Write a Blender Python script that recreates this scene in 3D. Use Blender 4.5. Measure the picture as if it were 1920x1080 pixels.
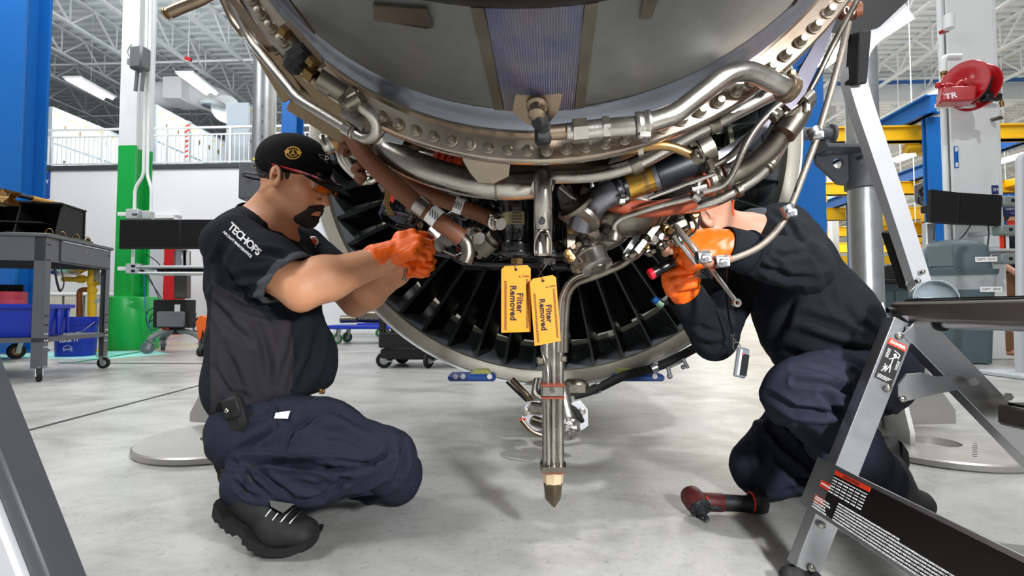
import bpy, bmesh, math, random
import numpy as np
from mathutils import Vector, Matrix
from mathutils.bvhtree import BVHTree

for _o in list(bpy.data.objects):
    bpy.data.objects.remove(_o)
SC = bpy.context.scene
COL = SC.collection
PI = math.pi
R = math.radians

# ------------------------------------------------------------------ camera
CAM_Z = 0.55
FPX = 960.0
PITCH = math.atan(40 / 960)
_cd = bpy.data.cameras.new('camera')
_cd.sensor_width = 36.0
_cd.lens = 18.0
_cd.clip_start = 0.02
_cd.clip_end = 300
CAM = bpy.data.objects.new('camera', _cd)
COL.objects.link(CAM)
CAM.location = (0, 0, CAM_Z)
CAM.rotation_euler = (PI / 2 + PITCH, 0, 0)
SC.camera = CAM

# ------------------------------------------------------------------ world, lights, exposure
SC.view_settings.view_transform = 'Standard'
SC.view_settings.look = 'None'
SC.view_settings.gamma = 1.0
SC.view_settings.use_curve_mapping = False
SC.view_settings.exposure = 0.0
W = bpy.data.worlds.new('hall_light')
SC.world = W
W.use_nodes = True
_bg = W.node_tree.nodes['Background']
_bg.inputs[0].default_value = (0.93, 0.96, 1.0, 1)
_bg.inputs[1].default_value = 0.27


def light(name, kind, loc, energy, size=1.0, size_y=None, target=None, color=(1, 1, 1), spot=None):
    d = bpy.data.lights.new(name, kind)
    d.energy = energy
    d.color = color
    if kind == 'AREA':
        d.shape = 'RECTANGLE'
        d.size = size
        d.size_y = size_y or size
    else:
        d.shadow_soft_size = size
    if kind == 'SPOT':
        d.spot_size = spot or 1.2
        d.spot_blend = 0.5
    o = bpy.data.objects.new(name, d)
    COL.objects.link(o)
    o.location = loc
    if target is not None:
        o.rotation_euler = (Vector(target) - Vector(loc)).to_track_quat('-Z', 'Y').to_euler()
    return o


# the photographer's work light, low behind the camera on the right
light('work_light', 'AREA', (.80, -.42, 1.02), 52, .15, .15, target=(-0.05, 1.9, 0.35), color=(0.95, 0.97, 1.0))
light('hall_lamp_behind', 'AREA', (2.4, -1.2, 5.5), 260, .22, .22, target=(0.3, 1.6, 0))
light('hall_lamp_left_near', 'AREA', (-3.4, -.4, 4.2), 150, 1.6, 1.0, target=(-.7, 1.4, .5))
# rows of hall lights above the bays
light('hall_lamp_near', 'AREA', (-1.5, 3.0, 8.3), 150, 7.0, 3.0, target=(-1.5, 3.0, 0))
light('hall_lamp_left', 'AREA', (-6.5, 4.8, 8.6), 800, 6.0, 4.0, target=(-7.5, 9.5, 0))
light('hall_lamp_right', 'AREA', (6.5, 6.5, 8.6), 700, 6.0, 4.0, target=(7.0, 8.5, 0))
light('hall_lamp_far', 'AREA', (13, 24, 7.6), 2800, 14.0, 8.0, target=(13, 24, 0), color=(1, 0.95, 0.86))
light('hall_lamp_farthest', 'AREA', (22, 38, 7.6), 2800, 16.0, 8.0, target=(22, 38, 0), color=(1, 0.95, 0.86))

light('ceiling_fill_left', 'AREA', (-7.0, 8.0, 7.0), 260, 6.0, 2.0, target=(-8.5, 12, 9.2))  # unseen upward fill pair, added to brighten the roof deck
light('ceiling_fill_right', 'AREA', (8.0, 8.0, 7.0), 260, 6.0, 2.0, target=(9.0, 12, 9.2))

# ------------------------------------------------------------------ helpers
_F = np.array([0, math.cos(PITCH), math.sin(PITCH)])
_U = np.array([0, -math.sin(PITCH), math.cos(PITCH)])
_C = np.array([0, 0, CAM_Z])


def P(px, py, Y):
    """world point on plane y=Y that the photograph shows at pixel px,py (a survey of the photograph)"""
    d = _F + _U * (540 - py) / FPX
    d = d + np.array([(px - 960) / FPX, 0, 0])
    return Vector(_C + d * (Y / d[1]))


def FL(px, py, z=0.0):
    """world point at height z seen at a pixel"""
    d = _F + _U * (540 - py) / FPX + np.array([(px - 960) / FPX, 0, 0])
    return Vector(_C + d * ((z - CAM_Z) / d[2]))


def proj(p):
    d = np.asarray(p) - _C
    zz = d @ _F
    return np.stack([960 + FPX * d[..., 0] / zz, 540 - FPX * (d @ _U) / zz], -1)


def V(*a):
    return Vector(a if len(a) > 1 else a[0])


def frame(ax):
    a = Vector(ax).normalized()
    h = Vector((0, 0, 1)) if abs(a.z) < 0.9 else Vector((1, 0, 0))
    s = a.cross(h).normalized()
    return s, s.cross(a).normalized(), a


def rotm(rx=0, ry=0, rz=0):
    return (Matrix.Rotation(rz, 4, 'Z') @ Matrix.Rotation(ry, 4, 'Y') @ Matrix.Rotation(rx, 4, 'X'))


def fillet(pts, r, n=5):
    """polyline with rounded corners"""
    pts = [Vector(p) for p in pts]
    out = [pts[0]]
    for i in range(1, len(pts) - 1):
        a, b, c = pts[i - 1], pts[i], pts[i + 1]
        u = (a - b); w = (c - b)
        lu, lw = u.length, w.length
        if lu < 1e-6 or lw < 1e-6:
            continue
        u /= lu; w /= lw
        t = min(r, lu * 0.48, lw * 0.48)
        p0, p1 = b + u * t, b + w * t
        for k in range(n + 1):
            s = k / n
            out.append(p0 * (1 - s) ** 2 + b * 2 * s * (1 - s) + p1 * s * s)
    out.append(pts[-1])
    return out


def spline(pts, n=6):
    pts = [Vector(p) for p in pts]
    q = [pts[0] * 2 - pts[1]] + pts + [pts[-1] * 2 - pts[-2]]
    out = []
    for i in range(1, len(q) - 2):
        a, b, c, d = q[i - 1:i + 3]
        for k in range(n):
            t = k / n
            out.append(0.5 * ((2 * b) + (c - a) * t + (2 * a - 5 * b + 4 * c - d) * t * t + (3 * b - a - 3 * c + d) * t ** 3))
    out.append(pts[-1])
    return out


class MB:
    def __init__(s):
        s.v = []; s.f = []; s.m = []

    def add(s, vs, fs, m=0, M=None):
        b = len(s.v)
        s.v += [tuple(M @ Vector(v)) for v in vs] if M is not None else [tuple(v) for v in vs]
        for f in fs:
            s.f.append([b + i for i in f]); s.m.append(m)
        return s

    def box(s, c, size, M=None, bev=0.0, m=0):
        hx, hy, hz = size[0] / 2, size[1] / 2, size[2] / 2
        T = Matrix.Translation(Vector(c))
        T = T @ M.to_4x4() if M is not None else T
        if bev <= 0:
            vs = [(x * hx, y * hy, z * hz) for x in (-1, 1) for y in (-1, 1) for z in (-1, 1)]
            fs = [(0, 1, 3, 2), (4, 6, 7, 5), (0, 4, 5, 1), (2, 3, 7, 6), (0, 2, 6, 4), (1, 5, 7, 3)]
            return s.add(vs, fs, m, T)
        b = min(bev, hx * .95, hy * .95, hz * .95)
        vs = []; ix = {}
        for x in (-1, 1):
            for y in (-1, 1):
                for z in (-1, 1):
                    for a in range(3):
                        ix[(x, y, z, a)] = len(vs)
                        vs.append((x * (hx - (b if a != 0 else 0)), y * (hy - (b if a != 1 else 0)), z * (hz - (b if a != 2 else 0))))
        fs = []
        for a in range(3):
            for sg in (-1, 1):
                q = []
                for u, w in ((-1, -1), (1, -1), (1, 1), (-1, 1)):
                    k = [0, 0, 0]; k[a] = sg; k[(a + 1) % 3] = u; k[(a + 2) % 3] = w
                    q.append(ix[(k[0], k[1], k[2], a)])
                fs.append(q if sg > 0 else q[::-1])
        for a in range(3):
            b1, b2 = (a + 1) % 3, (a + 2) % 3
            for u in (-1, 1):
                for w in (-1, 1):
                    q = []
                    for e, ax in ((-1, b1), (1, b1), (1, b2), (-1, b2)):
                        k = [0, 0, 0]; k[a] = e; k[b1] = u; k[b2] = w
                        q.append(ix[(k[0], k[1], k[2], ax)])
                    fs.append(q if u * w > 0 else q[::-1])
        for x in (-1, 1):
            for y in (-1, 1):
                for z in (-1, 1):
                    q = [ix[(x, y, z, a)] for a in range(3)]
                    fs.append(q if x * y * z > 0 else q[::-1])
        return s.add(vs, fs, m, T)

    def beam(s, p0, p1, w, h, up=(0, 0, 1), bev=0.0, m=0):
        """box bar from p0 to p1, w across, h along up"""
        p0, p1 = Vector(p0), Vector(p1)
        a = (p1 - p0); L = a.length; a.normalize()
        x = a.cross(Vector(up))
        if x.length < 1e-5:
            x = a.cross(Vector((1, 0, 0)))
        x.normalize(); z = x.cross(a)
        M = Matrix((x, a, z)).transposed()
        return s.box((p0 + p1) / 2, (w, L, h), M, bev, m)

    def tube(s, pts, r, n=10, m=0, caps=True, flat=None):
        pts = [Vector(p) for p in pts]
        k = len(pts)
        rs = [r] * k if not hasattr(r, '__len__') else list(r)
        if len(rs) != k:
            rs = [rs[0] + (rs[-1] - rs[0]) * i / (k - 1) for i in range(k)]
        t0 = (pts[1] - pts[0]).normalized()
        x, y, _ = frame(t0)
        vs = []; fs = []
        pt = t0
        for i in range(k):
            t = (pts[min(i + 1, k - 1)] - pts[max(i - 1, 0)])
            t = t.normalized() if t.length > 1e-9 else pt
            q = pt.rotation_difference(t)
            x = q @ x; y = q @ y; pt = t
            for j in range(n):
                a = 2 * PI * j / n
                e = flat or 1.0
                vs.append(pts[i] + (x * math.cos(a) + y * math.sin(a) * e) * rs[i])
        for i in range(k - 1):
            for j in range(n):
                fs.append((i * n + j, i * n + (j + 1) % n, (i + 1) * n + (j + 1) % n, (i + 1) * n + j))
        if caps:
            fs.append(list(range(n))[::-1]); fs.append([(k - 1) * n + j for j in range(n)])
        return s.add(vs, fs, m)

    def cyl(s, p0, p1, r0, r1=None, n=16, m=0, caps=True):
        return s.tube([p0, p1], [r0, r0 if r1 is None else r1], n, m, caps)

    def lathe(s, prof, o=(0, 0, 0), ax=(0, 0, 1), n=24, m=0, a0=0.0, a1=None, closed=False):
        """prof: list of (radius, height along ax)"""
        x, y, z = frame(ax)
        o = Vector(o)
        full = a1 is None
        cnt = n if full else n + 1
        a1 = 2 * PI if full else a1
        vs = []; fs = []
        k = len(prof)
        for j in range(cnt):
            a = a0 + (a1 - a0) * j / n
            d = x * math.cos(a) + y * math.sin(a)
            for (r, h) in prof:
                vs.append(o + d * r + z * h)
        for j in range(n):
            jn = (j + 1) % cnt
            for i in range(k if closed else k - 1):
                i2 = (i + 1) % k
                fs.append((j * k + i, jn * k + i, jn * k + i2, j * k + i2))
        return s.add(vs, fs, m)

    def prism(s, poly, o, ux, uy, ext, m=0):
        """2D polygon in plane (ux,uy) at o extruded by vector ext"""
        o, ux, uy, ext = Vector(o), Vector(ux), Vector(uy), Vector(ext)
        k = len(poly)
        vs = [o + ux * a + uy * b for a, b in poly]
        vs += [v + ext for v in vs]
        fs = [list(range(k))[::-1], list(range(k, 2 * k))]
        fs += [(i, (i + 1) % k, k + (i + 1) % k, k + i) for i in range(k)]
        return s.add(vs, fs, m)

    def sphere(s, c, r, nu=12, nv=8, m=0, M=None):
        rr = r if hasattr(r, '__len__') else (r, r, r)
        vs = [(0, 0, rr[2])]; fs = []
        for i in range(1, nv):
            th = PI * i / nv
            for j in range(nu):
                a = 2 * PI * j / nu
                vs.append((rr[0] * math.sin(th) * math.cos(a), rr[1] * math.sin(th) * math.sin(a), rr[2] * math.cos(th)))
        vs.append((0, 0, -rr[2]))
        for j in range(nu):
            fs.append((0, 1 + j, 1 + (j + 1) % nu))
            for i in range(nv - 2):
                a = 1 + i * nu
                fs.append((a + j, a + nu + j, a + nu + (j + 1) % nu, a + (j + 1) % nu))
            a = 1 + (nv - 2) * nu
            fs.append((len(vs) - 1, a + (j + 1) % nu, a + j))
        T = Matrix.Translation(Vector(c))
        return s.add(vs, fs, m, T @ M.to_4x4() if M is not None else T)

    def mesh(s, name, mats, recalc=True, ang=38):
        me = bpy.data.meshes.new(name)
        me.from_pydata(s.v, [], s.f)
        for mt in (mats if isinstance(mats, (list, tuple)) else [mats]):
            me.materials.append(mt)
        if any(s.m):
            me.polygons.foreach_set('material_index', s.m)
        if recalc:
            bm = bmesh.new(); bm.from_mesh(me)
            bmesh.ops.recalc_face_normals(bm, faces=bm.faces)
            bm.to_mesh(me); bm.free()
        me.polygons.foreach_set('use_smooth', [True] * len(me.polygons))
        me.set_sharp_from_angle(angle=R(ang))
        me.update()
        return me


OFF = {}


def thing(name, label, cat, loc=(0, 0, 0), rotz=0, group=None):
    o = bpy.data.objects.new(name, None)
    o.empty_display_size = 0.05
    COL.objects.link(o)
    o.location = loc; o.rotation_euler = (0, 0, rotz)
    o['label'] = label; o['category'] = cat
    if group:
        o['group'] = group
    OFF[o.name] = Vector((0, 0, 0))
    return o


def wthing(name, label, cat, loc, group=None):
    """a thing whose parts are written in world coordinates"""
    o = thing(name, label, cat, loc, 0, group)
    OFF[o.name] = Vector(loc)
    return o


def link(name, me, parent=None, label=None, kind=None):
    o = bpy.data.objects.new(name, me)
    COL.objects.link(o)
    if parent is not None:
        o.parent = parent
        OFF[o.name] = OFF.get(parent.name, Vector((0, 0, 0)))
    if label:
        o['label'] = label
    if kind:
        o['kind'] = kind
    return o


def obj(name, mb, mats, parent=None, label=None, kind=None, ang=38, recalc=True):
    if parent is not None:
        of = OFF.get(parent.name)
        if of is not None and of.length > 0:
            mb.v = [(v[0] - of.x, v[1] - of.y, v[2] - of.z) for v in mb.v]
    return link(name, mb.mesh(name, mats, recalc, ang), parent, label, kind)


def top(name, mb, mats, label, cat, group=None, ang=38, kind=None):
    """a thing that is a single mesh; its origin goes to the base of the mesh"""
    vs = np.array(mb.v)
    lo, hi = vs.min(0), vs.max(0)
    c = Vector(((lo[0] + hi[0]) / 2, (lo[1] + hi[1]) / 2, lo[2]))
    mb.v = [(v[0] - c.x, v[1] - c.y, v[2] - c.z) for v in mb.v]
    o = link(name, mb.mesh(name, mats, True, ang))
    o.location = c
    OFF[o.name] = c
    o['label'] = label; o['category'] = cat
    if group:
        o['group'] = group
    if kind:
        o['kind'] = kind
    return o


def struct(name, mb, mats, parent=None, label=None, ang=38):
    o = obj(name, mb, mats, parent, label, None, ang)
    if parent is None:
        o['kind'] = 'structure'
    return o


def children(o):
    return [c for c in bpy.data.objects if c.parent == o]


def dup(root, loc, rotz=None, label=None, group=None):
    r = root.copy(); COL.objects.link(r); r.location = loc
    if rotz is not None:
        r.rotation_euler = (0, 0, rotz)
    if label:
        r['label'] = label
    if group:
        r['group'] = group
    for ch in root.children:
        c = ch.copy(); COL.objects.link(c); c.parent = r
        for g in ch.children:
            d = g.copy(); COL.objects.link(d); d.parent = c
    return r


def inst(name, me, parent, M):
    """another part that shares mesh data"""
    o = link(name, me, parent)
    of = OFF.get(o.name, Vector((0, 0, 0)))
    o.matrix_local = Matrix.Translation(-of) @ M
    return o


# ------------------------------------------------------------------ materials
def lin(h):
    if isinstance(h, (tuple, list)):
        return tuple(h) + (1,) if len(h) == 3 else tuple(h)
    h = h.lstrip('#')
    c = [int(h[i:i + 2], 16) / 255 for i in (0, 2, 4)]
    return tuple([(x / 12.92 if x <= .04045 else ((x + .055) / 1.055) ** 2.4) for x in c] + [1])


MATS = {}


def mat(name, col, rough=.5, metal=0.0, var=.12, scale=14.0, bump=0.0, bscale=120.0, col2=None, coat=0.0,
        emit=None, estr=0.0, trans=0.0, alpha=1.0, stretch=None, sheen=0.0, rvar=.15, spec=None):
    if name in MATS:
        return MATS[name]
    m = bpy.data.materials.new(name)
    m.use_nodes = True
    nt = m.node_tree; N = nt.nodes; L = nt.links
    b = N['Principled BSDF']
    c = lin(col)
    c2 = lin(col2) if col2 else tuple(max(0, x * (1 - var)) for x in c[:3]) + (1,)
    c1 = c if col2 else tuple(min(1, x * (1 + var)) for x in c[:3]) + (1,)
    tc = N.new('ShaderNodeTexCoord')
    src = tc.outputs['Object']
    if stretch:
        mp = N.new('ShaderNodeMapping'); mp.inputs['Scale'].default_value = stretch
        L.new(src, mp.inputs[0]); src = mp.outputs[0]
    nz = N.new('ShaderNodeTexNoise'); nz.inputs['Scale'].default_value = scale
    nz.inputs['Detail'].default_value = 4
    L.new(src, nz.inputs['Vector'])
    mx = N.new('ShaderNodeMix'); mx.data_type = 'RGBA'
    mx.inputs[6].default_value = c2; mx.inputs[7].default_value = c1
    L.new(nz.outputs['Fac'], mx.inputs[0]); L.new(mx.outputs[2], b.inputs['Base Color'])
    mr = N.new('ShaderNodeMapRange')
    mr.inputs[3].default_value = max(0.02, rough * (1 - rvar)); mr.inputs[4].default_value = min(1, rough * (1 + rvar))
    L.new(nz.outputs['Fac'], mr.inputs[0]); L.new(mr.outputs[0], b.inputs['Roughness'])
    b.inputs['Metallic'].default_value = metal
    if coat:
        b.inputs['Coat Weight'].default_value = coat; b.inputs['Coat Roughness'].default_value = .15
    if sheen:
        b.inputs['Sheen Weight'].default_value = sheen
    if spec is not None:
        b.inputs['Specular IOR Level'].default_value = spec
    if emit:
        b.inputs['Emission Color'].default_value = lin(emit); b.inputs['Emission Strength'].default_value = estr
    if trans:
        b.inputs['Transmission Weight'].default_value = trans
    if alpha < 1:
        b.inputs['Alpha'].default_value = alpha
    if bump:
        n2 = N.new('ShaderNodeTexNoise'); n2.inputs['Scale'].default_value = bscale
        n2.inputs['Detail'].default_value = 3
        L.new(src, n2.inputs['Vector'])
        bp = N.new('ShaderNodeBump'); bp.inputs['Strength'].default_value = bump; bp.inputs['Distance'].default_value = .002
        L.new(n2.outputs['Fac'], bp.inputs['Height']); L.new(bp.outputs[0], b.inputs['Normal'])
    MATS[name] = m
    return m


def text(body, size, M, mt, parent=None, name='lettering', ext=.0004, align='CENTER', spacing=1.0, bold=0.0, sx=1.0, drop=None):
    """flat lettering as mesh; M places the text plane (x along the line, y up)"""
    cu = bpy.data.curves.new(name, 'FONT')
    cu.body = body; cu.size = size; cu.align_x = align; cu.align_y = 'CENTER'
    cu.extrude = ext; cu.space_character = spacing; cu.offset = bold; cu.resolution_u = 3
    o = bpy.data.objects.new('tmp_text', cu)
    COL.objects.link(o)
    me = bpy.data.meshes.new_from_object(o.evaluated_get(bpy.context.evaluated_depsgraph_get()))
    bpy.data.objects.remove(o); bpy.data.curves.remove(cu)
    me.name = name
    me.transform(Matrix.Diagonal((sx, 1, 1, 1)))
    me.transform(M)
    if drop:
        drop(me)
    me.materials.clear(); me.materials.append(mt)
    if parent is not None:
        of = OFF.get(parent.name, Vector((0, 0, 0)))
        me.transform(Matrix.Translation(-of))
    return link(name, me, parent)


def plane_m(o, x, y):
    """matrix with text axes x (along) and y (up) at o"""
    x = Vector(x).normalized(); z = x.cross(Vector(y)).normalized(); y = z.cross(x)
    M = Matrix((x, y, z)).transposed().to_4x4()
    M.translation = Vector(o)
    return M


# palette
m_white = mat('white_paint', '#e4e6e6', .45, var=.04, scale=3)
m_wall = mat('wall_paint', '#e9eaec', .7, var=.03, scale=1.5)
m_blue = mat('blue_paint', '#1265b4', .35, var=.06, scale=2)
m_green = mat('green_paint', '#12a645', .32, var=.08, scale=2)
m_yellow = mat('yellow_paint', '#e9b512', .4, var=.1, scale=3)
m_red = mat('red_paint', '#a90f16', .22, var=.1, scale=5, coat=.5)
m_steel = mat('brushed_steel', '#c8c4bd', .27, 1, col2='#968e83', scale=22, bump=.1, bscale=160, rvar=.45)
m_steel_d = mat('dull_steel', '#938c80', .38, 1, col2='#5d564c', scale=20, rvar=.4, bump=.12, bscale=120)
m_steel_b = mat('bright_steel', '#cbc8c2', .2, 1, col2='#9b968d', scale=40, rvar=.4)
m_titan = mat('heat_tinted_steel', '#a28f78', .34, 1, col2='#6f6256', scale=9, bump=.1, bscale=90)
m_alu = mat('aluminium', '#c3c5c8', .36, 1, var=.08, scale=20, bump=.05, bscale=250)
m_alu_w = mat('white_aluminium', '#d5d6da', .42, .35, var=.06, scale=6)
m_galv = mat('galvanised_steel', '#b4b8ba', .34, .85, var=.16, scale=16, bump=.05)
m_black = mat('black_paint', '#0c0c0d', .3, var=.3, scale=10)
m_black_g = mat('gloss_black', '#0c0c0e', .2, var=.3, scale=10, coat=.6)
m_black_m = mat('matte_black', '#111112', .7, var=.3, scale=20, bump=.1)
m_rubber = mat('black_rubber', '#141415', .75, var=.25, scale=30)
m_dgrey = mat('dark_grey_paint', '#4b4d52', .5, var=.1, scale=8, bump=.05, bscale=300)
m_mgrey = mat('mid_grey_plastic', '#66696a', .5, var=.1, scale=8)
m_lgrey = mat('light_grey_plastic', '#b4b9bb', .45, var=.06, scale=8)
m_brown = mat('brown_sleeve', '#6d3f26', .55, var=.2, scale=14, bump=.12, bscale=160)
m_rust = mat('rust_red_sleeve', '#8e3d22', .55, var=.2, scale=14, bump=.1, bscale=160)
m_orange_r = mat('orange_rubber', '#d2431a', .45, var=.12, scale=20)
m_bronze = mat('bronze_metal', '#93754c', .35, 1, var=.25, scale=14, bump=.08)
m_tan = mat('tan_composite', '#8a765a', .5, .4, var=.22, scale=9, bump=.08)
m_foil = mat('foil', '#bdbab4', .33, 1, var=.25, scale=30, bump=1.0, bscale=60)
m_print_w = mat('white_print', '#e8e8e8', .6, var=.03)
m_print_k = mat('black_print', '#15120f', .6, var=.05)
m_print_r = mat('red_print', '#e23a1c', .5, var=.04)
# ================================================================== the building
BYAW = R(3.0)


def B(x, y, z=0.0):
    return Vector((x * math.cos(BYAW) + y * math.sin(BYAW), -x * math.sin(BYAW) + y * math.cos(BYAW), z))


def Bin(v):
    return (v.x * math.cos(BYAW) - v.y * math.sin(BYAW), v.x * math.sin(BYAW) + v.y * math.cos(BYAW))


BM = Matrix.Rotation(-BYAW, 4, 'Z')


def bbox_(mb, x0, x1, y0, y1, z0, z1, bev=0, m=0):
    return mb.box(B((x0 + x1) / 2, (y0 + y1) / 2, (z0 + z1) / 2), (x1 - x0, y1 - y0, z1 - z0), BM, bev, m)


# ---- floor: sealed grey-white concrete with stains and scuffs
mf = bpy.data.materials.new('sealed_concrete'); mf.use_nodes = True
_n = mf.node_tree.nodes; _l = mf.node_tree.links; _b = _n['Principled BSDF']
_tc = _n.new('ShaderNodeTexCoord')


def _noise(scale, detail=6, rough=.6, dist=0.0, vec=None):
    n = _n.new('ShaderNodeTexNoise'); n.inputs['Scale'].default_value = scale; n.inputs['Detail'].default_value = detail
    n.inputs['Roughness'].default_value = rough; n.inputs['Distortion'].default_value = dist
    _l.new(vec or _tc.outputs['Object'], n.inputs['Vector']); return n.outputs['Fac']


def _ramp(src, stops):
    r = _n.new('ShaderNodeValToRGB'); e = r.color_ramp.elements
    while len(e) < len(stops):
        e.new(0.5)
    for q, (p, c) in zip(e, stops):
        q.position = p; q.color = lin(c) if isinstance(c, str) else (c, c, c, 1)
    _l.new(src, r.inputs[0]); return r.outputs[0]


def _mixc(kind, a, b_, fac):
    m = _n.new('ShaderNodeMix'); m.data_type = 'RGBA'; m.blend_type = kind
    if isinstance(fac, float):
        m.inputs[0].default_value = fac
    else:
        _l.new(fac, m.inputs[0])
    _l.new(a, m.inputs[6]); _l.new(b_, m.inputs[7]); return m.outputs[2]


_c = _ramp(_noise(1.3, 8, .65, .6), [(.28, '#8a8982'), (.5, '#abaaa6'), (.72, '#bcbbba')])
_mp = _n.new('ShaderNodeMapping'); _mp.inputs['Rotation'].default_value = (0, 0, .35); _mp.inputs['Scale'].default_value = (1, 2.2, 1)
_l.new(_tc.outputs['Object'], _mp.inputs[0])
_c = _mixc('MULTIPLY', _c, _ramp(_noise(2.2, 8, .7, .3, _mp.outputs[0]), [(.36, '#a9a69c'), (.52, '#ffffff')]), .4)
_c = _mixc('MULTIPLY', _c, _ramp(_noise(9, 6, .75, .8), [(.3, '#85837c'), (.42, '#ffffff')]), .3)
_c = _mixc('MULTIPLY', _c, _ramp(_noise(55, 4, .7), [(.3, '#8d8b86'), (.44, '#ffffff')]), .45)
_l.new(_c, _b.inputs['Base Color'])
_mr = _n.new('ShaderNodeMapRange'); _mr.inputs[3].default_value = .22; _mr.inputs[4].default_value = .5
_l.new(_noise(6, 5, .6), _mr.inputs[0]); _l.new(_mr.outputs[0], _b.inputs['Roughness'])
_bp = _n.new('ShaderNodeBump'); _bp.inputs['Strength'].default_value = .06; _bp.inputs['Distance'].default_value = .002
_l.new(_noise(150, 3), _bp.inputs['Height']); _l.new(_bp.outputs[0], _b.inputs['Normal'])
mb = MB()
bbox_(mb, -26, 40, -6, 52, -.2, 0)
struct('floor', mb, mf)

# ---- floor lines (tape and paint)
m_tape_k = mat('black_floor_tape', '#2b2a2b', .6)
m_tape_y = mat('yellow_floor_paint', '#dcb223', .5)
m_tape_g = mat('green_floor_paint', '#0d7f4a', .5)
m_tape_t = mat('teal_floor_paint', '#8fd6cf', .5)
_k = [0]


def floor_line(p, q, w, mt):
    p, q = Vector(p), Vector(q)
    _k[0] += 1
    p.z = q.z = .0012
    b = MB(); b.beam(p, q, w, .002)
    struct('floor_line_%d' % _k[0], b, mt)


floor_line(FL(20, 816), FL(400, 716), .025, m_tape_k)
floor_line(FL(110, 681), FL(400, 682), .035, m_tape_k)
floor_line(FL(112, 680), FL(142, 679.5), .07, m_tape_g)
floor_line(FL(142, 679.5), FL(196, 671), .07, m_tape_g)
floor_line(FL(196, 671), FL(280, 657), .08, m_tape_g)
floor_line(FL(0, 673), FL(26, 671), .06, m_tape_g)
floor_line(FL(0, 679), FL(26, 678.5), .06, m_tape_g)
floor_line(FL(200, 657), FL(290, 656), .06, m_tape_g)
floor_line(FL(316, 645), FL(372, 645.5), .09, m_tape_y)
floor_line(FL(262, 654), FL(380, 652), .09, m_tape_y)
floor_line(FL(1840, 674), FL(1930, 673), .03, m_tape_k)
b = MB(); b.prism([(-.9, -.55), (.75, -.6), (1.0, .1), (.5, .45), (-.7, .35)], FL(160, 664, .0005), (1, 0, 0), (0, 1, 0), (0, 0, .001))
struct('floor_line_%d' % (_k[0] + 1), b, m_tape_t)

# ---- walls and mezzanine on the left
mb = MB(); bbox_(mb, -26, -1.0, 12.0, 12.25, 0, 4.0); struct('wall_mezzanine', mb, m_wall)
mb = MB(); bbox_(mb, -26, -1.0, 11.93, 12.3, 4.0, 4.1); struct('trim_1', mb, mat('dark_trim', '#3c4044', .5))
mb = MB(); bbox_(mb, -26, -1.0, 12.25, 23, 3.8, 4.0); struct('floor_mezzanine', mb, mat('mezzanine_floor', '#9a9c9c', .6))
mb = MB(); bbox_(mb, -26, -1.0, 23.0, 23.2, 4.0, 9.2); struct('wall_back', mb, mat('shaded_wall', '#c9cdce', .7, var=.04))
mb = MB(); bbox_(mb, -1.0, -.8, 12.0, 51, 0, 9.2); struct('wall_left', mb, m_wall)
mb = MB(); bbox_(mb, -1, 40, 50.5, 50.8, 0, 9.2); struct('wall_far', mb, mat('far_wall', '#dcdbd6', .7, var=.04))
mb = MB(); bbox_(mb, 39.7, 40, 3, 51, 0, 9.2); struct('wall_right', mb, m_wall)
mb = MB(); bbox_(mb, -26.2, -26, 3, 23, 0, 9.2); struct('wall_side', mb, m_wall)

# door recess and service panel in the mezzanine wall behind the green column
d = link('door_1', None, None); d['kind'] = 'structure'
mb = MB(); dx0 = Bin(P(196, 420, 11.9))[0]
bbox_(mb, dx0, dx0 + 1.35, 11.86, 12.02, 0, 2.75, .01)
obj('door_leaf', mb, mat('door_grey', '#c2c5c8', .5), d)
mb = MB()
for a in (dx0 - .08, dx0 + 1.35):
    bbox_(mb, a, a + .08, 11.82, 12.05, 0, 2.83)
bbox_(mb, dx0 - .08, dx0 + 1.43, 11.82, 12.05, 2.75, 2.83)
obj('door_frame', mb, m_wall, d)
mb = MB(); mb.cyl(B(dx0 + 1.2, 11.86, 1.1), B(dx0 + 1.2, 11.78, 1.1), .035, n=10)
obj('door_handle', mb, m_steel, d)

# ---- roof: ribbed deck on open-web joists
m_deck = mat('roof_deck', '#e9eeee', .55, var=.05, scale=2)
m_joist = mat('joist_paint', '#eef1f1', .5, var=.05, scale=2)
mb = MB()
prof = []
y = 3.0
while y < 51.5:
    prof += [(y, 9.2), (y + .16, 9.2), (y + .19, 9.12), (y + .30, 9.12), (y + .33, 9.2)]
    y += .33
vs = []
for yy, z in prof:
    vs += [B(-26.2, yy, z), B(40, yy, z)]
mb.add(vs, [(2 * i, 2 * i + 1, 2 * i + 3, 2 * i + 2) for i in range(len(prof) - 1)])
struct('ceiling', mb, m_deck, ang=20)


def joist(y0, y1, zt=9.1, h=.75):
    t = link('roof_joist', None); t['kind'] = 'structure'
    L = y1 - y0
    mb = MB(); mb.box((0, L / 2, 0), (.13, L, .06)); obj('upper_chord', mb, m_joist, t)
    mb = MB(); mb.box((0, L / 2, -h), (.13, L, .06)); obj('lower_chord', mb, m_joist, t)
    mb = MB(); n = int(L / .75)
    for i in range(n):
        a, b = i * L / n, (i + 1) * L / n
        za, zb = (0, -h) if i % 2 == 0 else (-h, 0)
        mb.beam((0, a, za), (0, b, zb), .045, .045, up=(1, 0, 0))
        if i % 2 == 0:
            mb.beam((0, b, -h), (0, b, 0), .03, .03, up=(1, 0, 0))
    w = obj('web_bars', mb, m_joist, t); w['kind'] = 'stuff'
    return t


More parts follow.
